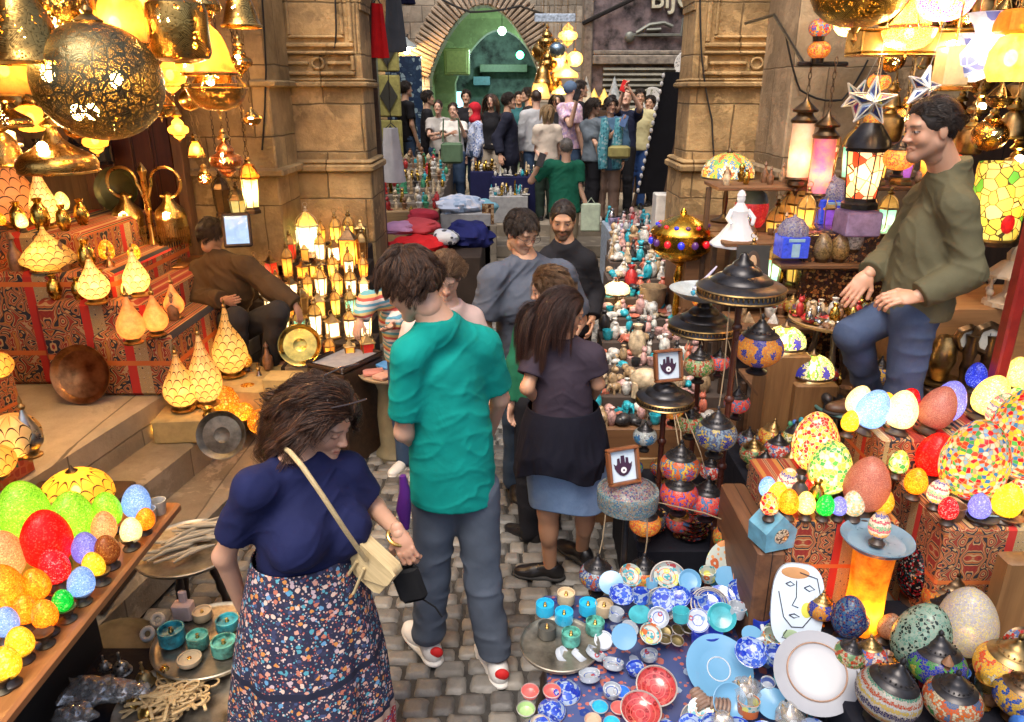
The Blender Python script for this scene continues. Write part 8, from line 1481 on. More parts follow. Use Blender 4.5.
 for(px,py,m_,w)in((545,608,BL_,'azure candle pot, back left'),(566,597,CR,'cream candle pot, back middle'),(588,607,BL_,'azure candle pot, back right'),(564,616,BL_,'azure candle pot, centre'),(547,630,plain('charcoal_enamel',(.08,.08,.07),.4),'charcoal candle pot, front left'),(571,637,TG,'mint candle pot, front middle'),(595,626,TG,'mint candle pot, front right'),(604,608,CR,'cream candle pot peeping out at right')):pot(w+' of the stool',px,py,.034,.045,m_,GC)
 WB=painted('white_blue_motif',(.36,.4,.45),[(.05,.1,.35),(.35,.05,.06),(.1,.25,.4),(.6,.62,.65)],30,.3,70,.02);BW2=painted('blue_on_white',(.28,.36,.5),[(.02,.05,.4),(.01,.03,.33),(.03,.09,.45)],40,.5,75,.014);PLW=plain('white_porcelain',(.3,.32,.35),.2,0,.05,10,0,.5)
 T_=.43
 for i,(px,py,r,w,mt,tl)in enumerate(((603,640,.033,'with hair clip sketch',PLW,30),(628,629,.033,'with gold painted hand',PLW,25),(648,637,.03,'at the right of the row',WB,20),(594,655,.036,'with blue rim at the left',WB,35),(613,665,.036,'with green cross motif',WB,20),(590,676,.036,'with navy figure at front left',WB,15),(650,655,.03,'with navy bird',WB,10),(636,668,.03,'with blue triangles',BW2,12),(660,628,.026,'tilted by the bronze bowls',WB,40),(612,690,.03,'low at the front',WB,5),(590,612,.03,'with blue paisley standing up',painted('denim_paisley',(.3,.42,.6),[(.6,.65,.7),(.15,.25,.45)],40),70),(560,655,.028,'leaning off the stool edge',PLW,50),(577,657,.028,'second leaning off the stool edge',PLW,50))):
  p=on(px,py,T_+.02);t=thing('round_ashtray','small white round dish %s'%w,'dish',(p.x,p.y,T_+.004+.5*r*sin(R(tl))),0,'small painted dishes on the ceramics table',rot=(R(tl),0,R(i*40)));obj('dish',MB().lathe([(r*.9,0),(r,.004),(r,.022),(r*.9,.022),(r*.86,.012),(.001,.01)],32),mt,t)
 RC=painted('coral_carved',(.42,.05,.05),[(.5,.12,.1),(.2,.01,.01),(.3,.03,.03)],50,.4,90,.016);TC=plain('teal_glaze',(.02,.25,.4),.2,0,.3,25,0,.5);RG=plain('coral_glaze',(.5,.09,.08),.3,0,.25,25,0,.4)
 def bowl(label,px,py,r,mat,tilt=8,dz=0.0,h=.5,name='bowl',grp=None,rz=0,z=None):
  p=on(px,py,T_+.03);m=MB().lathe([(r*.4,0),(r*.45,.003),(r*.8,r*h*.45),(r,r*h),(r*.97,r*h+.002),(r*.76,r*h*.5),(r*.4,.008),(.001,.007)],44).lathe([(r*.985,r*h-.001),(r*1.015,r*h+.002),(r*.955,r*h+.004),(r*.93,r*h*.93)],44,1,cap=False);return single(name,m,[mat,plain('pale_rim',(.4,.36,.33),.25)],label,name.replace('_',' '),(p.x,p.y,(T_ if z is None else z)+dz+.35*r*sin(R(tilt))),(R(tilt),0,R(rz)),grp)
 bowl('large carved coral red bowl between the small dishes and light blue platter',655,692,.066,RC,25,.03);bowl('second carved coral red bowl nearer the bottom edge',640,714,.064,RC,15,.02);
 for(px,py,m_,w)in((622,688,plain('royal_glaze',(.02,.1,.5),.2,0,.3,25,0,.5),'royal blue'),(600,703,TC,'teal'),(619,704,RG,'coral'),(612,719,TC,'second teal'),(593,716,plain('peach_glaze',(.6,.36,.25),.3),'peach')):bowl('small %s glazed bowl in the row before the red bowls'%w,px,py,.027,m_,5,0,.55)
 bowl('bowl with turquoise band and red tulips at the bottom edge',697,718,.055,painted('tulip_bowl',(.38,.42,.46),[(.4,.04,.05),(.03,.25,.35),(.04,.1,.35)],30,.4,60,.03),35,.0,.45)
 for(px,py,m_,w)in((530,690,RG,'left coral red'),(552,690,RG,'right coral red'),(526,708,plain('lime_glaze',(.35,.5,.22),.3),'pale lime'),(540,722,CR,'cream')):bowl('%s cup at the corner of the ceramics table'%w,px,py,.03,m_,6,0,.95,'cup')
 for(px,py,r,w)in((566,686,.05,'upper'),(552,705,.045,'middle'),(545,722,.055,'lowest')):bowl('%s blue leaf painted bowl turned upside down'%w,px,py,r,BW2,190,.03,.5)
 for k in range(3):bowl('nested blue and white bowl, %s of three above the navy cup'%('outer','middle','inner')[k],707,625,.068-.012*k,BW2,30,.09+.012*k,.5,rz=-10)
 single('navy_cup',MB().lathe([(.03,0),(.05,.03),(.055,.09),(.05,.09),(.001,.03)],28),plain('navy_glaze',(.01,.02,.18),.15,0,.2,20,0,.5),'deep navy cup under the nested bowls','cup',(on(705,650,T_)[0],on(705,650,T_)[1],T_))
 for i in range(5):bowl('small bronze cup, %s in the tumbled stack'%('first','second','third','fourth','fifth')[i],665+11*(i%3),634+9*(i//3),.024,plain('matte_bronze',(.26,.2,.09),.4,.8),30-12*i,.03,.8,'small_cup','tumbled bronze cups',i*50)
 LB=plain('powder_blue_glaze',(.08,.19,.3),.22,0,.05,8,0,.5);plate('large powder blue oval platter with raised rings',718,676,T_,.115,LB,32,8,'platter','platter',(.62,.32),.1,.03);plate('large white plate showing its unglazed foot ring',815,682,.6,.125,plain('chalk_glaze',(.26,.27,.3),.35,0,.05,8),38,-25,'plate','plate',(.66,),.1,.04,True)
 plate('white plate mostly hidden behind the one with the foot ring',845,668,T_,.1,PLW,65,-30,lift=.08);plate('floral turkish platter with rust and green flowers',733,600,T_,.125,painted('iznik_platter',(.4,.44,.4),[(.4,.1,.04),(.6,.62,.2),(.04,.2,.25),(.55,.25,.1)],20,.42,46),42,5,'platter','platter',lift=.13);bowl('pale yellow and blue flowered bowl behind the small dishes',665,600,.07,painted('pale_flower',(.38,.42,.42),[(.6,.6,.25),(.1,.3,.5),(.4,.05,.06)],26),50,.1);bowl('bowl with red tulip and blue border',660,615,.06,painted('tulip2',(.4,.44,.48),[(.45,.04,.05),(.08,.3,.45),(.05,.15,.45)],24),40,.06)
 m=MB();m.bbox((0,0,.01),(.15,.12,.02),0,.008);m.bbox((0,.066,.02),(.17,.014,.035),0,.006);m.bbox((0,-.066,.02),(.17,.014,.035),0,.006);m.bbox((-.08,0,.02),(.014,.13,.034),0,.006);m.bbox((.08,0,.02),(.014,.13,.034),0,.006);p=on(746,580,.5);single('square_dish',m,plain('turquoise_glaze',(.0,.22,.36),.2,0,.06,10,0,.5),'bright turquoise square dish tilted up at the back','dish',(p.x,p.y,.5),(R(48),0,R(-6)))
 def mug(label,px,py,z,r,h,mat,rot):
  p=on(px,py,z);t=thing('mug',label,'mug',p,rot=rot);obj('cup',MB().lathe([(r*.85,0),(r*.9,.004),(r,h),(r*.9,h),(r*.8,.01),(.001,.01)],32),mat,t);m=MB();m.tube([(-r*.9,0,h*.8),(-r*1.6,0,h*.7),(-r*1.6,0,h*.35),(-r*.88,0,h*.25)],.007,8);obj('handle',m,PLW,t)
 mug('cobalt patterned mug lying on the stacked ceramics',757,612,.56,.036,.08,BW2,(R(20),R(50),0));mug('flowered mug with white handle facing left',765,648,.5,.036,.07,painted('flower_mug',(.5,.6,.5),[(.5,.25,.05),(.1,.35,.35),(.5,.1,.05)],36),(R(15),R(10),.3));mug('cobalt patterned mug upright behind the flowered one',772,622,.5,.036,.075,BW2,(0,R(-10),2.5));mug('dark cobalt mug between two patterned mugs',758,632,.5,.034,.07,plain('navy_glaze',(.01,.02,.18),.15,0,.2,20,0,.5),(0,0,1.5))
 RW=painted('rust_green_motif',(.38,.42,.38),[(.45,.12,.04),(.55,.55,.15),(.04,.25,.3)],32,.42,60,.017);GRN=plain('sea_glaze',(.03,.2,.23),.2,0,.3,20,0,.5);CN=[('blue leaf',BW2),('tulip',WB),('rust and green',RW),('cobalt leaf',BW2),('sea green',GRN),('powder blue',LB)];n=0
 for j in range(11):
  for i in range(12):
   yy=1.44+.09*j;zz=.425+.012*j+rg.uniform(0,.02);x=.16+.072*i+.02*(j%2)+rg.uniform(-.012,.012)
   if(i<3 and j>2)or(x<.36 and j<3)or(.22<x<.56 and 1.76<yy<2.02)or(.5<x<.78 and 4<j<8)or(x>.72 and j<4 and i%2):continue
   cn,mt=CN[(i*3+j*2)%len(CN)];r=rg.uniform(.036,.058);kind=(i*2+j)%3;lb='%s ceramic %s, %s from left in %s row of the ceramics table'%(cn,('bowl','saucer','cup')[kind],ORD[i],'front' if j==0 else ORD[j])
   r*=.8 if kind==2 else 1
   pf=[[(r*.4,0),(r*.45,.003),(r*.8,r*.25),(r,r*.55),(r*.96,r*.56),(r*.74,r*.28),(r*.4,.01),(.001,.008)],[(r*.5,0),(r*.55,.003),(r,r*.2),(r*.98,r*.22),(r*.55,.008),(.001,.006)],[(r*.5,0),(r*.7,.004),(r*.78,r*1.1),(r*.7,r*1.1),(r*.6,.012),(.001,.01)]][kind]
   single(('bowl','saucer','cup')[kind],MB().lathe(pf,36),mt,lb,('bowl','saucer','cup')[kind],(x,yy+rg.uniform(-.02,.02),zz+(.3*r if kind!=2 else 0)),(R(rg.uniform(15,55)if kind!=2 else 6),R(rg.uniform(-14,14)),rg.uniform(0,6)if kind==2 else 0),'ceramics filling the low table')
 p=at(797,605,2.06);t=thing('face_plaque','tall rounded plaque with abstract line drawn face and yellow patch','plaque',(p.x,p.y,p.z),rot=(R(-20),0,R(-12)),scale=1.4);m=MB();w,h=.06,.1;pl=[(w*cos(a)*(1+.0),h*sin(a))if True else 0 for a in np.linspace(0,2*pi,36,endpoint=False)];pl=[(w*math.copysign(abs(cos(a))**.6,cos(a)),h*math.copysign(abs(sin(a))**.75,sin(a)))for a in np.linspace(0,2*pi,40,endpoint=False)]
 m.prism(pl,-.006,.006,0,Matrix.Rotation(R(90),4,'X'));obj('plaque',m,plain('chalk_blue_glaze',(.55,.65,.75),.3,0,.06),t);IN=plain('ink_line',(.02,.02,.04),.5);m=MB();f=lambda pts,r=.0013:m.tube([(x,-.0068,z)for x,z in pts],r,5)
 f([(-.03,.05),(-.02,.056),(-.01,.05),(-.02,.045),(-.03,.05)]);f([(.012,.045),(.024,.052),(.036,.044),(.024,.038),(.012,.045)]);f([(-.006,.06),(-.004,.02),(-.012,.0),(.002,-.004)]);f([(-.018,-.024),(-.006,-.02),(.006,-.025),(-.006,-.03),(-.018,-.024)]);f([(-.045,.03),(-.03,-.03),(-.01,-.052),(.015,-.05),(.035,-.02),(.045,.02)]);f([(.05,-.01),(.056,.006),(.046,.012),(.042,.0)]);f([(-.02,-.06),(-.03,-.08),(0,-.085),(.02,-.07)]);f([(.0,.08),(.04,.07),(.05,.03)]);obj('ink_drawing',m,IN,t)
 for(c,x,z,a,b,n)in(((.6,.58,.08),.022,-.008,.014,.02,'yellow'),((.5,.25,.1),-.01,.078,.035,.015,'rust'),((.3,.4,.25),-.01,-.072,.02,.014,'sage')):m=MB();m.ell((x,-.0055,z),(a,.0015,b),0,24,8);obj('colour_patch',m,plain(n+'_wash',c,.5),t)
 for i,c in enumerate(((.3,.35,.5),(.45,.3,.2),(.2,.28,.45))):plate('thin edge-on plate, %s of three leaning beside the face plaque'%('front','middle','rear')[i],822+7*i,612-3*i,T_,.085,plain('edge_plate%d'%i,c,.3),78,70,lift=.14)
 GO=plain('gold_lustre',(.62,.4,.16),.18,.8,.25,40)
 for i,(px,py,s,w)in enumerate(((745,690,1.0,'left'),(790,716,1.0,'right'),(722,722,.8,'lowest'))):
  p=on(px,py,.52);t=thing('cat_ornament','gold cat head ornament with white muzzle in clear wrap, %s of three'%w,'cat ornament',p,0,'gold cat ornaments in clear wrap',rot=(R(-15),0,.4-.3*i),scale=s*.9);m=MB();m.ell((0,0,0),(.03,.026,.026),0,20,12);m.lathe([(.014,0),(.001,.034)],10,0,Mx((-.018,0,.014),(0,-.3,0)));m.lathe([(.014,0),(.001,.034)],10,0,Mx((.018,0,.014),(0,.3,0)));m.ell((0,.01,-.04),(.026,.026,.035),0,16,10);obj('body',m,GO,t)
  m=MB();m.ell((0,-.024,-.008),(.014,.008,.009),0,14,8);obj('muzzle',m,PLW,t);m=MB();m.ell((0,-.033,-.006),(.003,.002,.004),0,8,6);obj('nose',m,IN,t);m=MB();m.ell((0,0,-.01),(.05,.044,.06),0,22,14);vv=np.array(m.v);rr=1+.35*(np.abs(2*vnoise(vv*60,i)-1)-.4);m.v=[tuple(v)for v in vv*rr[:,None]];obj('clear_wrap',m,PLASTIC,t,smooth=50)
 for i,(px,py)in enumerate(((700,700),(716,706))):p=on(px,py,.5);m=MB();[m.tube([(.03*cos(a)*(1-.1*k),-.03+.012*k,.03*sin(a)*(1-.1*k))for a in np.linspace(0,pi,9)],.006,6)for k in range(6)];single('ribbed_shell',m,plain('brown_shell',(.22,.14,.1),.35),'brown ribbed shell wrapped in film, %s one'%('left','right')[i],'shell',p,(.3,0,.4+i))
 m=MB();m.bbox((0,0,0),(.02,.012,.14),0,.004);p=on(824,695,.5);single('black_paddle',m,BLK(),'slim black handle standing before the white plate','handle',(p.x,p.y-.05,.5),(R(-20),R(12),0))
# ----- overhead on the right
 BD=pierced('brass_dots',(.7,.43,.13),170,.3,'dots',.25,16);BL=pierced('brass_leafcut',(.75,.45,.13),90,.36,'leaf',.28,18,0)
 def hang(label,px,py,Y,kind,mat,s,e=2,bulbs=((0,0,0),),metal=None,grp=None):
  p=at(px,py,Y);t=brass_lamp(label,kind,mat,s,max(.3,3.42-p.z),e,bulbs,metal);t.location=p
  if grp:t['group']=grp
  return t
 for i,(px,Y)in enumerate(((808,4.4),(830,4.3))):
  p=at(px,92+15*i,Y);g=frost('rose_amber_tube'+str(i),(1,.65,.4)if i==0 else(1,.5,.25),.55,14,(.9,.75,.6)if i==0 else(.75,.2,.45));t=tube_lantern('hanging tube lantern with %s glass, %s'%(('creamy','higher one')if i==0 else('rosy orange','lower one')),g,.27,.055,.35);t.location=p;t.scale=(1.1,)*3;m=MB();chain(m,0,0,0,at(px,66,Y).z-p.z+.02);obj('chain',m,BRZ(),t)
 p=at(822,64,4.4);m=MB();m.bbox((0,0,0),(.28,.04,.025),0,.006);m.tube([(-.1,0,0),(-.1,.6,.3),(-.1,1.2,.3)],.01,6);single('iron_bracket',m,BLK(),'black bracket bar carrying the two tube lanterns','bracket',p)
 for(px,py,rp,k,w)in((820,28,11,'rainbow','upper pink and violet ball of the stacked mosaic pair'),(819,50,11,'orange','lower orange ball of the stacked mosaic pair')):p=at(px,py,4.35);r=rp*pxm(p);t=thing('mosaic_ball',w,'lamp',p);obj('shade',MB().lathe(sph(r,16,0,.8),28,cap=False),GM(k,round(r,3),.9,5,120,0.0),t);obj('collar',MB().lathe([(r*.5,-r*1.15),(r*.55,-r*.7)],20),BLK(),t)
 t=hang('wide shallow mosaic bowl lamp with black drop finial',850,26,4.3,'bowl',GM('greenyellow',.09,.7,5,120,0.0),.085,1);hang('huge olive brass bowl lamp cut by the top edge on the right',860,-6,3.3,'bowl',pierced('olive_bowl',(.55,.38,.08),120,.25,'dots',.3,10),.2,5,((.2,-.2,.3),(-.3,0,.3)))
 for(px,py,Y,r,rot,w)in((872,102,3.4,.105,.1,'white edged mirror star lantern, larger, left of the keeper\'s face'),(923,88,3.1,.085,.5,'silver blue star lantern, smaller, touching the keeper\'s hair')):p=at(px,py,Y);t=star_lantern(w,r);t.location=p;t.rotation_euler=(0,rot*.4,rot-.2)
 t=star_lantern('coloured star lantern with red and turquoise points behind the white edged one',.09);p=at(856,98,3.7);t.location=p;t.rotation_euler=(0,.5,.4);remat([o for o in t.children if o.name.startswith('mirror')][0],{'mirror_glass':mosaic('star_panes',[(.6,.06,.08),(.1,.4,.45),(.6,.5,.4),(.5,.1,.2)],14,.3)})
 for(px,py,rp,Y,k,w)in((898,165,15,3.5,'orange','glowing orange mosaic globe hanging behind the keeper\'s shoulder'),(872,126,9,3.9,'orange','small orange globe below the white edged star'),(878,88,11,4.0,'orangegreen','little mosaic globe behind the coloured star')):p=at(px,py,Y);r=rp*pxm(p);t=globe_lamp(w,GM(k,round(r,3),.8),r,.15,3.4-p.z-r);t.location=(p.x,p.y,p.z-r*.8)
 hang('shallow orange red mosaic bowl lamp by the coiled wires',909,33,3.4,'bowl',GM('orange',.11,.9,6,110,0.0),.11,1);hang('purple lit mosaic bowl lamp at the top edge',945,3,3.3,'bowl',mosaic('purple_bowl',[(.3,.05,.7),(.5,.1,.8),(.9,.3,.1),(.2,.03,.6)],110,.5),.11,.5)
 p=at(910,45,3.5);t=thing('brass_bar_lamp','long brass gallery lamp with two bright bulbs under it','lamp',p);m=MB();[m.bbox(c,d,0,.004)for c,d in(((0,0,.06),(.5,.16,.012)),((0,0,-.04),(.5,.16,.012)),((-.244,0,.01),(.012,.16,.088)),((.244,0,.01),(.012,.16,.088)))];obj('case',m,BRASS(),t);m=MB();m.bbox((0,0,.01),(.47,.12,.08),0,.004);obj('liner',m,frost('brass_glow',(.6,.4,.1),.3),t)
 for x in(-.12,.14):m=MB();m.ell((x,-.09,.0),(.03,.02,.014));obj('bulb',m,BULB(),t);lamp_light(t,(x,-.14,-.02),2.0)
 m=MB();chain(m,-.2,0,.07,3.4-p.z);chain(m,.2,0,.07,3.4-p.z);obj('chain',m,OLDB(),t)
 p=at(952,66,3.2);t=thing('white_square_lamp','white square shade pendant lamp beside the blue and white vase lamps','lamp',p);m=MB();m.bbox((0,0,0),(.1,.1,.15),0,.006);obj('shade',m,frost('white_shade',(.85,.7,.42),.7,5),t);m=MB();m.bbox((0,0,-.085),(.13,.13,.02),0,.004);m.tube([(0,0,.07),(0,0,3.4-p.z)],.004,5);obj('mount',m,BRASS(),t)
 for(px,py,Y,s,w)in((988,42,3.0,1.0,'front blue and white glass vase lamp with flared mouth'),(972,58,3.2,.9,'rear blue and white glass vase lamp half hidden')):p=at(px,py,Y);t=thing('glass_vase_lamp',w,'lamp',p);obj('shade',MB().lathe([(a*s,b*s)for a,b in((.03,-.1),(.075,-.08),(.085,-.04),(.06,.0),(.045,.03),(.06,.06),(.085,.1))],32,cap=False),painted('blue_white_glass',(.5,.58,.75),[(.05,.08,.4),(.1,.15,.5)],18,.3)if False else mosaic('blue_white_vase',[(.6,.68,.85),(.65,.7,.85),(.15,.2,.55),(.7,.75,.9)],26,.5,grout=(.55,.6,.75)),t);bulb(t,0,.02,1);m=MB();m.tube([(0,0,.05),(0,0,3.4-p.z)],.004,5);obj('flex',m,BRASS(),t)
 p=at(1012,52,2.9);t=thing('flower_shade_lamp','hot yellow flower shaped glass lamp at the right edge','lamp',p);obj('shade',MB().lathe([(.02,.06),(.05,.05),(.075,.0),(.08,-.06),(.06,-.1)],36,cap=False,flute=6,fa=.08),frost('honey_petal',(1,.6,.12),.9,16,(.9,.35,.04)),t);bulb(t,-.02,.022,2);m=MB();m.bbox((0,0,.1),(.12,.12,.08),0,.01);obj('upper_shade',m,frost('orange_box',(.95,.45,.06),.6),t);m=MB();m.tube([(0,0,.14),(0,0,3.4-p.z)],.004,5);obj('flex',m,BRASS(),t)
 p=at(998,200,3.3);t=thing('leaded_cylinder_lamp','tall leaded yellow cylinder lamp with green leaves and red bud','lamp',(p.x,3.3,p.z-.16));obj('shade',MB().lathe([(.1,0),(.105,.02),(.105,.3),(.1,.32)],36,cap=False),mosaic('leaded_yellow_panes',[(.95,.75,.15),(.9,.8,.2),(1,.85,.35),(.15,.5,.06),(.95,.7,.1),(.9,.8,.25)],24,.9,grout=(.08,.05,.02),gw=.04),t);m=MB();m.ell((.0,-.1,.07),(.03,.012,.045));obj('red_bud',m,frost('red_bud',(.8,.03,.03),.5),t);obj('base',MB().lathe([(.11,-.03),(.115,-.01),(.1,0)],30),BRZ(),t);lamp_light(t,(0,0,.15),.6)
 rr=random.Random(21);kinds=['onion','ufo','bell','sphere','drum','bowl'];protos={}
 words=['ribbed','plain','dotted','lacy','tarnished','bright'];n=0
 for(px,py)in((885,8),(905,14),(928,14),(965,20),(985,10),(1005,14),(1018,30),(945,45),(930,60),(892,60),(1018,95),(1000,100),(978,108),(960,110),(1012,125),(990,135),(970,140),(940,28),(1015,160),(962,8),(893,100),(904,118),(888,128),(980,84)):
  Y=3.4+rr.random()*1.0;k=kinds[n%6];s=rr.uniform(.045,.08);p=at(px,py,Y);nm='%s %s shaped brass pendant, %s %s keeper\'s head'%(words[(n*5)%6],{'ufo':'saucer'}.get(k,k),('high above','just above','level with')[0 if py<40 else 1 if py<90 else 2],'the')
  nm+=', %s'%('left of it','above it','right of it','by the frame edge')[0 if px<910 else 1 if px<950 else 2 if px<1000 else 3]
  t=brass_lamp(nm,k,BD if n%2 else OLDB(),s,max(.2,3.42-p.z),.25,((0,-.6,0),)if n%3==0 else());t.location=p;t['group']='small brass pendants crowding the shop ceiling';n+=1
 p=at(1000,305,3.3);block('wooden_cabinet','orange brown wooden cabinet behind the keeper','cabinet',p.x-.35,p.x+.5,3.25,3.7,.55,p.z,wood('cabinet_wood',(.32,.15,.05),(.16,.07,.02),1,0));z=p.z
 t=thing('white_carousel','cream filigree carousel ornament with tiered roof on the cabinet','ornament',(p.x+.02,3.3,z));CF=plain('cream_filigree',(.55,.42,.28),.4);obj('tiers',MB().lathe([(.09,0),(.09,.02),(.05,.03),(.02,.06),(.02,.13),(.1,.135),(.1,.145),(.05,.2),(.03,.21),(.035,.24),(.01,.28),(.001,.3)],28,flute=14,fa=.05),CF,t)
 for i in range(6):a=i*1.047;m=MB();m.tube([(.08*cos(a),.08*sin(a),.02),(.08*cos(a),.08*sin(a),.135)],.006,6);m.ell((.08*cos(a),.08*sin(a),.06),(.018,.012,.018));obj('horse_post',m,CF,t)
 for(px,py,r,w)in((986,338,.05,'larger, right'),(970,340,.042,'smaller, left')):p=at(px,py,3.15);t=thing('beaded_clock','round clock in brown beaded frame, %s of two'%w,'clock',(p.x,3.15+(.03 if 'small' in w else 0),p.z),rot=(R(90),0,0));obj('frame',MB().lathe([(r*1.5,0),(r*1.6,.01),(r*1.3,.03),(r,.03),(r,.02),(.001,.02)],32,flute=24,fa=.04),BRZ(),t);obj('face',MB().lathe([(r,.021),(.001,.022)],32,cap=False),plain('clock_face',(.5,.5,.45),.3),t);m=MB();m.bbox((0,r*.3,.025),(.004,r*.6,.002));m.bbox((r*.2,0,.025),(r*.4,.004,.002));obj('hands',m,IN,t)
 for(px,w,c)in((965,'left dark carved',BRZ()),(983,'right dark carved',BRZ()),):p=at(px,400,3.1);single('carved_post',MB().lathe([(.035,0),(.035,.05)]+[(.022+.008*(i%2),.05+.04*i)for i in range(18)],20),c,w+' post under the beaded clocks','post',(p.x,3.14,.55))
 p=at(1016,300,2.8);block('red_post','deep red painted post at the right edge of the stall','post',p.x-.02,p.x+.03,2.78,2.84,.55,3.55,plain('deep_red_paint',(.25,.015,.01),.35,0,.2,10))
 for(px,py,w)in((935,355,'large'),(925,362,'small')):pass
 p=at(941,365,3.2);t=thing('brass_pan_scale','round brass ornament on a stand between leg and clocks','ornament',(p.x,3.2,p.z-.1));obj('dish',MB().lathe([(.03,.01),(.09,.02),(.1,.035),(.09,.03),(.001,.015)],32),OLDB(),t);obj('figure',MB().lathe([(.03,.03),(.045,.08),(.06,.13),(.05,.2),(.03,.24),(.001,.25)],24),OLDB(),t);block('ornament_plinth','dark plinth under the round brass ornament','plinth',p.x-.08,p.x+.08,3.12,3.28,.55,p.z-.092,DKW)
# ---------------------------------------------------------------- upper lane goods and hanging clothes
def FARGOODS():
 rg=random.Random(9);NVY=cloth('navy_cover',(.01,.012,.06));WD=wood('stall_wood',(.35,.22,.1),(.2,.12,.05),1,0);DKW=wood('dark_crate_wood',(.06,.03,.015),(.02,.01,.006),1,0)
 def sl(Y,px,z):d=(Y*cp_-(z-CAMH)*sp_);return(px-512)/FPX*d
 block('clothes_table','dark table heaped with red and navy clothes at the steps','table',-1.15,-.3,6.95,8.2,0,.82,cloth('dark_cloth',(.03,.02,.015)))
 def heap(label,px,py,Y,sx,sy,sz,col,seed,name='folded_cloth',cat='clothes'):
  p=at(px,py,Y);m=MB();m.ell((0,0,0),(sx,sy,sz),0,36,18);V=np.array(m.v);n=np.abs(2*vnoise(V*np.array((9,9,22)),seed)-1);V=V*(1+.3*(n-.4))[:,None];V[:,2]=np.maximum(V[:,2],-sz*.6);m.v=[tuple(v)for v in V];single(name,m,col if not isinstance(col,tuple)else cloth('heap%d'%seed,col),label,cat,(p.x,Y,p.z),(0,0,seed))
 heap('bright red clothes heaped at the front of the clothes table',418,246,7.2,.32,.25,.11,(.55,.012,.015),1);heap('red and white folded scarves on top of the red heap',420,226,7.5,.26,.22,.08,(.5,.06,.07),2);heap('pink and lilac shirts at the left of the clothes table',402,228,7.4,.2,.2,.07,(.5,.25,.4),3);heap('navy blue garments falling over the table end',468,236,7.6,.22,.28,.16,(.01,.014,.1),4);heap('white and black patterned cloths beside the navy garments',446,238,7.3,.13,.14,.09,patt_mat('bw_print',(.55,.55,.55),[(.05,.05,.06),(.4,.42,.5)],16),5);heap('crimson knitted heap behind the scarves',424,216,7.9,.18,.16,.08,(.4,.03,.05),6)
 t=thing('figurine_stall','long stepped stall of figurines along the upper lane wall','display stand',(0,0,0));rows=[]
 for i in range(9):y0=8.45+.34*i;z=1.02+.045*i;x0=-1.75-.0*i;x1=-.85+.0*i;m=MB();zb=.0;m.bbox(((x0+x1)/2,y0+.17,(z+zb)/2),(x1-x0,.336,z-zb),0,.004);obj('step',m,WD if i==0 else plain('brown_felt',(.16,.13,.1),.9),t);rows.append((x0,x1,y0,z))
 for i,(x0,x1,y0,z)in enumerate(rows):scatter('%s step of the figurine stall'%('front','second','third','fourth','middle','sixth','seventh','eighth','back')[i],x0+.05,x1,y0+.04,y0+.3,z,10,1,['bust','cat','obelisk','vase','doll','pyramid','bottle'],['gold','cream','sand','white','brown','turquoise','cream','white','red','green','black'],'figurines on the figurine stall',rg,(1.2,1.9))
 for i,(px0,px1,Y,z,lab)in enumerate(((478,496,10.6,1.25,'left navy draped table of gold and white ornaments'),(500,536,10.4,1.2,'right navy draped table of white and turquoise ornaments'),(528,560,10.0,1.05,'low table of patterned scarves and boxes near the steps'))):
  if i==2:px0,px1,Y,z=497,528,9.92,1.0
  x0,x1=sl(Y,px0-8,z),sl(Y,px1,z);block('draped_table',lab,'table',x0,x1,Y,Y+.55,.65,z,NVY if i<2 else plain('grey_board',(.35,.35,.35),.7));scatter(lab.split(' of ')[0],x0,x1,Y+.02,Y+.5,z,8,3,['vase','cup','dish','bottle','bust','stone','obelisk'],['gold','white','turquoise','silver','white','cream']if i else['gold','gold','cream','white'],'ornaments on the small draped tables',rg,(1.0,1.7))
 heap('pale blue and white folded cloths in front of the small tables',458,205,9.0,.35,.3,.12,patt_mat('pale_blue_print',(.45,.52,.65),[(.6,.6,.65),(.3,.4,.55)],12),7);block('cloth_table','pale table under the blue and white cloths','table',-.84,-.25,8.7,9.3,0,at(458,205,9.0).z-.06,plain('grey_board',(.35,.35,.35),.7));heap('turquoise edged cloths stacked right of the blue ones',482,208,9.1,.2,.2,.1,(.2,.45,.55),8)
 p=at(488,214,8.75);t=thing('postcard_stand','small brown picture card standing beside the folded cloths','picture',p);m=MB();m.bbox((0,0,0),(.14,.02,.24),0,.003);obj('card',m,mosaic('sepia_print',[(.3,.15,.06),(.4,.28,.12),(.1,.05,.03),(.5,.35,.2)],30,0,grout=(.2,.1,.05)),t);block('card_block','stone block under the brown picture card','block',p.x-.1,p.x+.1,8.7,8.85,0,p.z-.122,PAVE())
 block('stall_post','dark timber post just inside the gate on the left','post',sl(7.0,372,1.5),sl(7.0,384,1.5),6.95,7.05,0,3.6,DKW);t=thing('folding_panel','yellow green carved folding panel at the far left of the lane','panel',(sl(11.5,390,2),11.5,.65));m=MB();[m.bbox((.0,0,.35+.62*i),(.34,.05,.58),0,.02)for i in range(4)];obj('leaf',m,plain('mustard_paint',(.36,.33,.1),.6,0,.2),t);m=MB();[m.prism([(0,.22),(.13,0),(0,-.22),(-.13,0)],0,.02,0,Mx((0,-.03,.35+.62*i),(R(90),0,0)))for i in range(4)];obj('lozenges',m,plain('dark_lozenge',(.04,.04,.03),.6),t,smooth=False)
 p=at(404,75,13.5);block('carved_screen','dark blue screen with pale scrolls behind the man in black','screen',p.x-.32,p.x+.3,13.5,13.56,.65,p.z+.3,mosaic('scroll_screen',[(.02,.04,.09),(.02,.04,.09),(.25,.35,.4),(.03,.06,.12)],16,0,grout=(.02,.04,.08)))
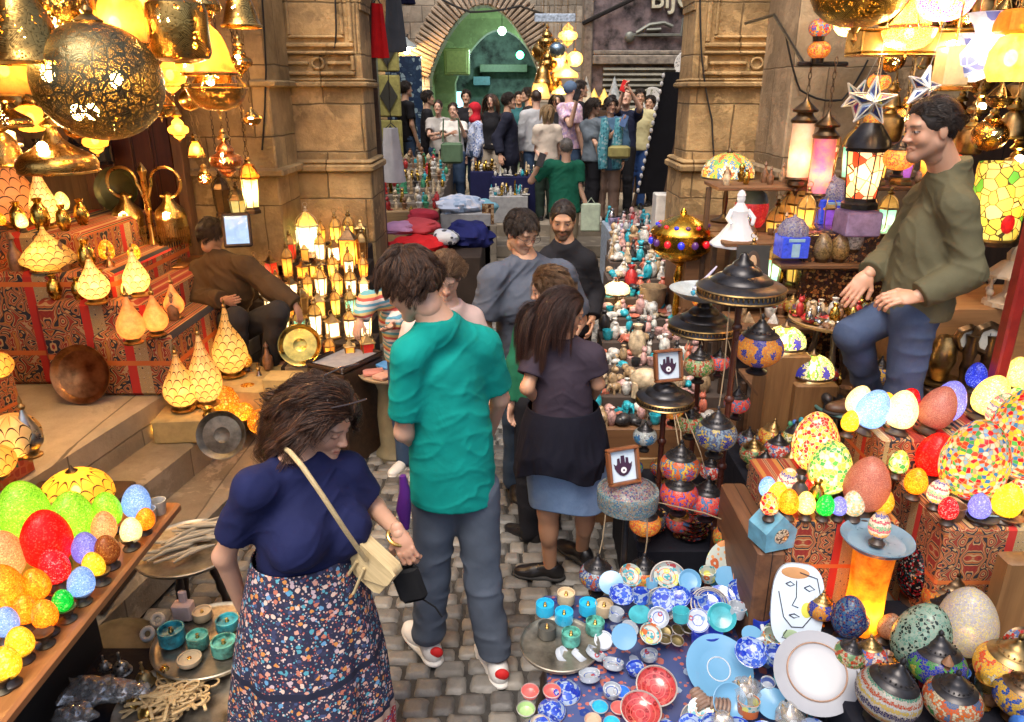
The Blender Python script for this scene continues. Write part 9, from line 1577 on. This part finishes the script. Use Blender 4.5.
 def garment(label,px,y0,y1,Y,w,col,seed,top):
  a,b=at(px,y0,Y),at(px,y1,Y);N,M_=40,16;m=MB();vs=[]
  for j in range(M_+1):
   v=j/M_
   for i in range(N):
    q=2*pi*i/N;ww=w*(.55+.45*v);vs.append((ww*cos(q)*(1+.12*sin(5*q+seed+v)),.07*sin(q)*(1+.3*cos(3*q+seed)),-(a.z-b.z)*v))
  m.add(vs,[(j*N+i,j*N+(i+1)%N,(j+1)*N+(i+1)%N,(j+1)*N+i)for j in range(M_)for i in range(N)]+[tuple(range(N))]);t=thing('hanging_garment',label,'garment',(a.x,Y,a.z));obj('cloth',m,cloth('garment%d'%seed,col),t);m=MB();m.tube([(-w*.5,0,-.01),(0,0,.05),(w*.5,0,-.01)],.006,6);m.tube([(0,0,.05),(0,0,top-a.z)],.005,5);obj('hanger',m,BLK(),t)
 garment('bright red garment hanging beside the left gate pier',377,4,58,7.0,.075,(.65,.01,.012),1,3.6);garment('black and grey garment hanging behind the red one',393,-10,52,7.4,.1,(.09,.1,.11),2,3.8);garment('dark navy garment at the top edge beside the grey one',405,-20,4,7.6,.09,(.012,.015,.05),3,3.8)
 garment('white cloth hanging low behind the left pier',391,128,182,8.2,.13,(.62,.6,.6),4,2.6);block('cloth_rail','dark rail spanning above the hanging clothes','rail',-2.3,1.4,7.0,7.04,3.6,3.64,DKW);block('cloth_rail','second dark rail deeper in for the grey garment','rail',-2.3,3.4,7.38,7.42,3.8,3.84,DKW)
 BD=pierced('brass_dots',(.7,.43,.13),170,.3,'dots',.25,16);SG=[('sphere',557,50,'silver blue'),('onion',548,62,'gold'),('sphere',559,62,'white lit'),('sphere',575,59,'pearly lit'),('bell',543,75,'gold'),('ufo',566,74,'amber'),('drum',553,84,'gold'),('onion',568,34,'amber lit'),('bell',540,90,'amber'),('ufo',560,92,'honey'),('onion',547,40,'bronze'),('sphere',543,52,'copper')]
 for i,(k,px,py,w)in enumerate(SG):
  Y=12.6+.2*(i%4);p=at(px,py,Y);lit='lit' in w or 'amber' in w or 'honey' in w;t=brass_lamp('%s %s pendant in the cluster right of the far arch, height rank %d'%(w,{'ufo':'saucer'}.get(k,k),sorted(s[2]for s in SG).index(py)+1),k,frost('far_glow',(1,.7,.3),.6)if lit else(plain('steel_blue',(.25,.35,.42),.25,.9)if 'blue' in w else BD),.13+.03*(i%3),4.6-p.z,.6 if lit else .3,((0,-.7,0),)if lit else());t.location=p;t['group']='pendant lamps right of the far arch'
 block('pendant_beam','pale blue painted beam carrying the far pendants','beam',at(538,15,12.4).x,at(578,15,12.4).x,12.4,13.4,4.6,4.68,plain('pale_blue_beam',(.3,.4,.5),.6));p=at(555,18,12.3);m=MB();m.bbox((0,0,0),(.62,.04,.12),0,.01);single('sign_board',m,plain('pale_blue_board',(.4,.48,.58),.5,0,.3,30),'worn pale blue sign board above the far pendants','sign',(p.x,12.3,p.z))
 for i,(px,py,w,e)in enumerate(((586,92,'tall white',0),(594,98,'low yellow',1),(604,98,'second low yellow',1),(614,92,'tall grey white',0),(588,100,'small yellow',1))):
  p=at(px,py,13.3);h=.42 if e==0 else .26;t=thing('cone_lamp','%s glass cone lamp before the roller shutter'%w,'lamp',(p.x,13.3,p.z-h*.4));obj('shade',MB().lathe([(.12,0),(.11,h*.2),(.002,h)],20),frost('cone_yellow',(1,.7,.2),1.3)if e else frost('cone_white',(.65,.7,.72),.25),t);obj('base',MB().lathe([(.1,-.05),(.12,0)],20),BRZ(),t)
 block('lamp_shelf','long shelf of cone lamps across the roller shutter','shelf',1.45,3.2,13.1,13.55,.65,at(600,98,13.3).z-.2,DKW)
 for(px,py,r,w,c)in((652,99,.19,'round white plate with green rim',(.5,.55,.4)),(668,104,.15,'round pink and white plate',(.6,.4,.42)),(686,64,.2,'round pale glass dish at the gate pier edge',(.45,.5,.52)),(680,78,.13,'smaller grey dish',(.35,.36,.36))):p=at(px,py,13.2);plate_=single('wall_plate',MB().lathe([(.001,0),(r*.6,0),(r*.65,.01),(r,.03),(r*.97,.035),(.001,.01)],36),painted('wp_'+w[6:10],(.62,.62,.6),[c,tuple(x*.5 for x in c)],14,.3,30),w+' displayed on the roller shutter','plate',(p.x,13.2,p.z),(R(90),0,0));m=MB();m.tube([(0,0,-.03),(0,0,-.7)],.008,5)
 a,b=at(664,72,9.2),at(640,195,9.0);t=thing('clothes_rack','tall leaning black cloth rack with white scalloped edge','clothes rack',(a.x,9.1,.65));m=MB();A_=Vector((a.x,9.1,a.z));B_=Vector((b.x,9.1,b.z));w=.32;m.add([Vector(v)-Vector((a.x,9.1,.65))for v in(B_,B_+Vector((w,.1,0)),A_+Vector((w*.9,.1,0)),A_,B_+Vector((0,.06,0)),B_+Vector((w,.16,0)),A_+Vector((w*.9,.16,0)),A_+Vector((0,.06,0)))],[(0,1,2,3),(7,6,5,4),(0,4,5,1),(1,5,6,2),(2,6,7,3),(3,7,4,0)]);obj('black_cloth',m,cloth('black_cotton',(.012,.012,.016)),t,smooth=False)
 m=MB();[m.ell(B_.lerp(A_,(i+.5)/16)+Vector((-.02,-.02,0))-Vector((a.x,9.1,.65)),(.02,.015,.03),0,10,6)for i in range(16)];obj('white_scallops',m,plain('white_lace',(.62,.6,.58),.8),t);m=MB();m.tube([B_+Vector((-.03,0,0))-Vector((a.x,9.1,.65)),Vector((b.x-.12,9.1,.65))-Vector((a.x,9.1,.65))],.02,8);m.tube([B_+Vector((.3,.1,0))-Vector((a.x,9.1,.65)),Vector((b.x+.3,9.2,.65))-Vector((a.x,9.1,.65))],.02,8);obj('rack_legs',m,DKW,t)
 p=at(668,205,6.9);block('white_bin','white bin with brown rim at the foot of the right pier','bin',p.x-.12,p.x+.1,6.85,7.05,0,p.z+.1,plain('white_paint',(.6,.57,.52),.5));block('clutter_table','low table of glassware and bags right of the steps','table',1.0,1.5,6.9,8.3,0,.95,plain('pale_blue_board',(.4,.48,.58),.5,0,.3,30));scatter('the clutter table right of the steps',1.02,1.46,6.92,8.25,.95,4,11,['vase','bottle','bust','cup','shell','doll'],['pink','lilac','white','red','turquoise','silver','black'],'glassware and trinkets right of the steps',rg,(1.3,2.0))
 for(px,py,w)in((406,45,'orange wall lamp high on the stone beside the far arch'),(411,80,'white hot wall lamp below the orange one')):
  p=at(px,py,15.7);t=thing('wall_lamp',w,'lamp',p);m=MB();m.lathe([(.22,-.05),(.2,0),(.05,.1),(.03,.14)],24);obj('shade',m,plain('enamel_shade',(.35,.4,.4),.4),t);m=MB();m.ell((0,0,-.09),(.07,.07,.08));obj('bulb',m,BULB(),t);m=MB();m.tube([(0,0,.12),(0,.3,.2)],.02,6);obj('bracket',m,BLK(),t);lamp_light(t,(0,-.1,-.22),26 if py<60 else 8,(1,.5,.15)if py<60 else(1,.8,.6),.06)
 for i,(pts,w)in enumerate(((((700,-5,6.27),(702,60,6.27),(712,120,6.27),(716,180,6.22)),'running down the right gate pier'),(((785,30,5.58),(800,90,5.58),(842,100,5.58),(868,60,5.58)),'sagging across the wall behind the tube lanterns'),(((262,-5,5.68),(266,70,5.68),(262,150,5.68)),'on the golden wall left of the gate'),(((335,-5,6.27),(336,30,6.27),(334,48,6.27)),'short one hanging on the left gate pier'),(((430,-8,15.8),(470,12,15.8),(520,6,15.8),(575,20,13.8)),'strung across the far arch'))):
  q=[at(*a_)for a_ in pts];o=q[0].copy();m=MB();P_=[q[0]]
  for u in range(len(q)-1):P_+=[q[u].lerp(q[u+1],k/5)+Vector((0,0,-.03*sin(pi*k/5)))for k in range(1,6)]
  m.tube([v-o for v in P_],.007 if i<4 else .02,6);single('wall_cable',m,plain('black_flex',(.01,.01,.01)),'thin black cable '+w,'cable',o)
 def bag():pass
 ST=wood('straw_weave',(.6,.46,.24),(.42,.3,.14),5,0,.7);c=A(372,562,1.82);t=thing('straw_handbag','cream straw crossbody bag hanging at the woman\'s hip','handbag',tuple(c),rot=(0,R(28),R(-30)));rp_=lambda P,r=.02:[tuple(Vector(P[i]).lerp(Vector(P[(i+1)%len(P)]),q).lerp(Vector(P[i]).lerp(Vector(P[i-1]),1-q)if False else Vector(P[i]).lerp(Vector(P[(i+1)%len(P)]),q),0))for i in range(len(P))for q in(.12,.5,.88)];m=MB();m.prism(rp_([(-.088,.055),(-.07,-.07),(.07,-.07),(.088,.055)]),-.022,.02,0,Matrix.Rotation(R(90),4,'X'));obj('body',m,ST,t,smooth=60);m=MB();m.prism(rp_([(-.09,.06),(-.085,.0),(-.01,-.045),(.01,-.045),(.085,.0),(.09,.06)]),.021,.03,0,Matrix.Rotation(R(90),4,'X'));obj('flap',m,ST,t,smooth=60)
 k=MB();L=Matrix.Translation(c)@Euler((0,R(28),R(-30))).to_matrix().to_4x4();Li=L.inverted();pts=[A(366,560,1.78),A(345,530,1.70),A(322,495,1.66),A(302,466,1.68),A(290,452,1.76),A(283,447,1.86)];k.tube([Li@Vector(q)for q in pts],.007,8);obj('strap',k,ST,t);k=MB();k.tube([(-.03,-.035,.0),(-.035,-.045,-.1),(-.01,-.045,-.15),(.01,-.045,-.1),(.0,-.035,0)],.005,6);obj('tassel',k,ST,t)
 c=A(404,570,1.84);m=MB();m.bbox((0,0,-.05),(.085,.03,.12),0,.012);m.tube([(.02,0,-.11),(.05,0,-.15),(.06,0,-.19)],.003,5);single('black_pouch',m,cloth('black_felt',(.008,.008,.009)),'small black drawstring pouch held in the woman\'s hand','pouch',tuple(c),(0,R(-15),0))
 c=A(398,537,1.86);m=MB();m.tube([(.031*cos(q),.026*sin(q),0)for q in np.linspace(0,2*pi,24,endpoint=False)],.006,8,closed=True);single('gold_watch',m,BRASS(),'gold watch on the woman\'s left wrist','watch',tuple(c),(R(25),R(25),0))
 c=A(328,392,1.9);m=MB();[m.ell((s_*.03,0,0),(.026,.006,.02),0,18,10)for s_ in(-1,1)];m.tube([(-.012,0,.006),(0,-.003,.01),(.012,0,.006)],.003,6);[m.tube([(s_*.055,0,.004),(s_*.062,.05,0),(s_*.06,.1,-.01)],.003,6)for s_ in(-1,1)];single('sunglasses',m,plain('tortoise_black',(.015,.008,.006),.1,0,.2,30,0,.5),'dark sunglasses pushed up on the woman\'s curly hair','sunglasses',tuple(c),(R(25),R(35),R(-70)))
 c=A(404,500,2.36);m=MB();m.tube([(0,0,0),(.005,0,-.06),(-.004,0,-.14),(.0,0,-.22)],[.012,.02,.028,.014],10);single('purple_scarf',m,cloth('purple_silk',(.1,.02,.2),rough=.5),'purple scarf dangling beside the teal shirt man\'s hip','scarf',tuple(c+np.array((0,0,.1))))
 for(px,py,Y,w,mt)in((624,86,10.45,'red phone held overhead by the navy top person',plain('red_case',(.6,.02,.02),.3)),(624,121,9.75,'blue grey phone held out for the selfie',plain('blue_case',(.12,.2,.4),.2)),(577,95,10.4,'black phone raised by the pink shirt man',BLK()),(541,160,8.4,'black phone at the green polo man\'s ear',BLK())):p=at(px,py,Y);m=MB();m.bbox((0,0,0),(.08,.012,.15),0,.004);single('phone',m,mt,w,'phone',p,(R(-10),R(20),0))
 p=at(237,230,4.55);t=thing('hand_mirror','framed mirror held up by the seated seller','mirror',p,rot=(R(-12),0,R(15)));m=MB();m.bbox((0,0,0),(.17,.02,.21),0,.01);obj('frame',m,DKW,t);m=MB();m.bbox((0,-.012,0),(.135,.004,.17),0,.001);obj('glass',m,plain('silvered_glass',(.55,.65,.72),.08,1.0,.1),t)
 p=A(591,204,8.5);m=MB();m.bbox((0,0,-.15),(.22,.05,.32),0,.015);m.tube([(-.05,0,.0),(0,0,.07),(.05,0,0)],.006,6);single('carrier_bag',m,plain('pale_green_plastic',(.5,.58,.42),.4),'pale green carrier bag in the green polo man\'s hand','bag',tuple(p))
 p=A(619,152,9.75);m=MB();m.bbox((0,0,0),(.28,.1,.16),0,.03);single('olive_bag',m,plain('olive_leather',(.33,.29,.1),.5),'olive shoulder bag on the selfie woman in denim','handbag',tuple(p));p=A(452,153,10.6);m=MB();m.bbox((0,0,0),(.3,.12,.28),0,.03);m.tube([(-.12,-.03,.15),(-.1,-.05,.45),(.1,-.05,.45),(.12,-.03,.15)],.012,6);single('green_tote',m,cloth('sage_canvas',(.1,.17,.1)),'sage green canvas tote held before the white tee woman','tote bag',tuple(p))
 for j,(px,w)in enumerate(((604,'left'),(618,'right'))):p=at(px,128,9.86);m=MB();m.tube([(0,0,.12),(.01,-.02,0),(-.01,0,-.25),(.01,0,-.5)],[.04,.06,.07,.06],10);single('teal_scarf_end',m,patt_mat('teal_scarf',(.08,.3,.36),[(.3,.45,.5),(.03,.15,.2)],30),'%s hanging end of the teal scarf on the selfie woman'%w,'scarf',p)
PLACE();LEFT();RIGHT();FARGOODS();P_NEAR();P_FAR()
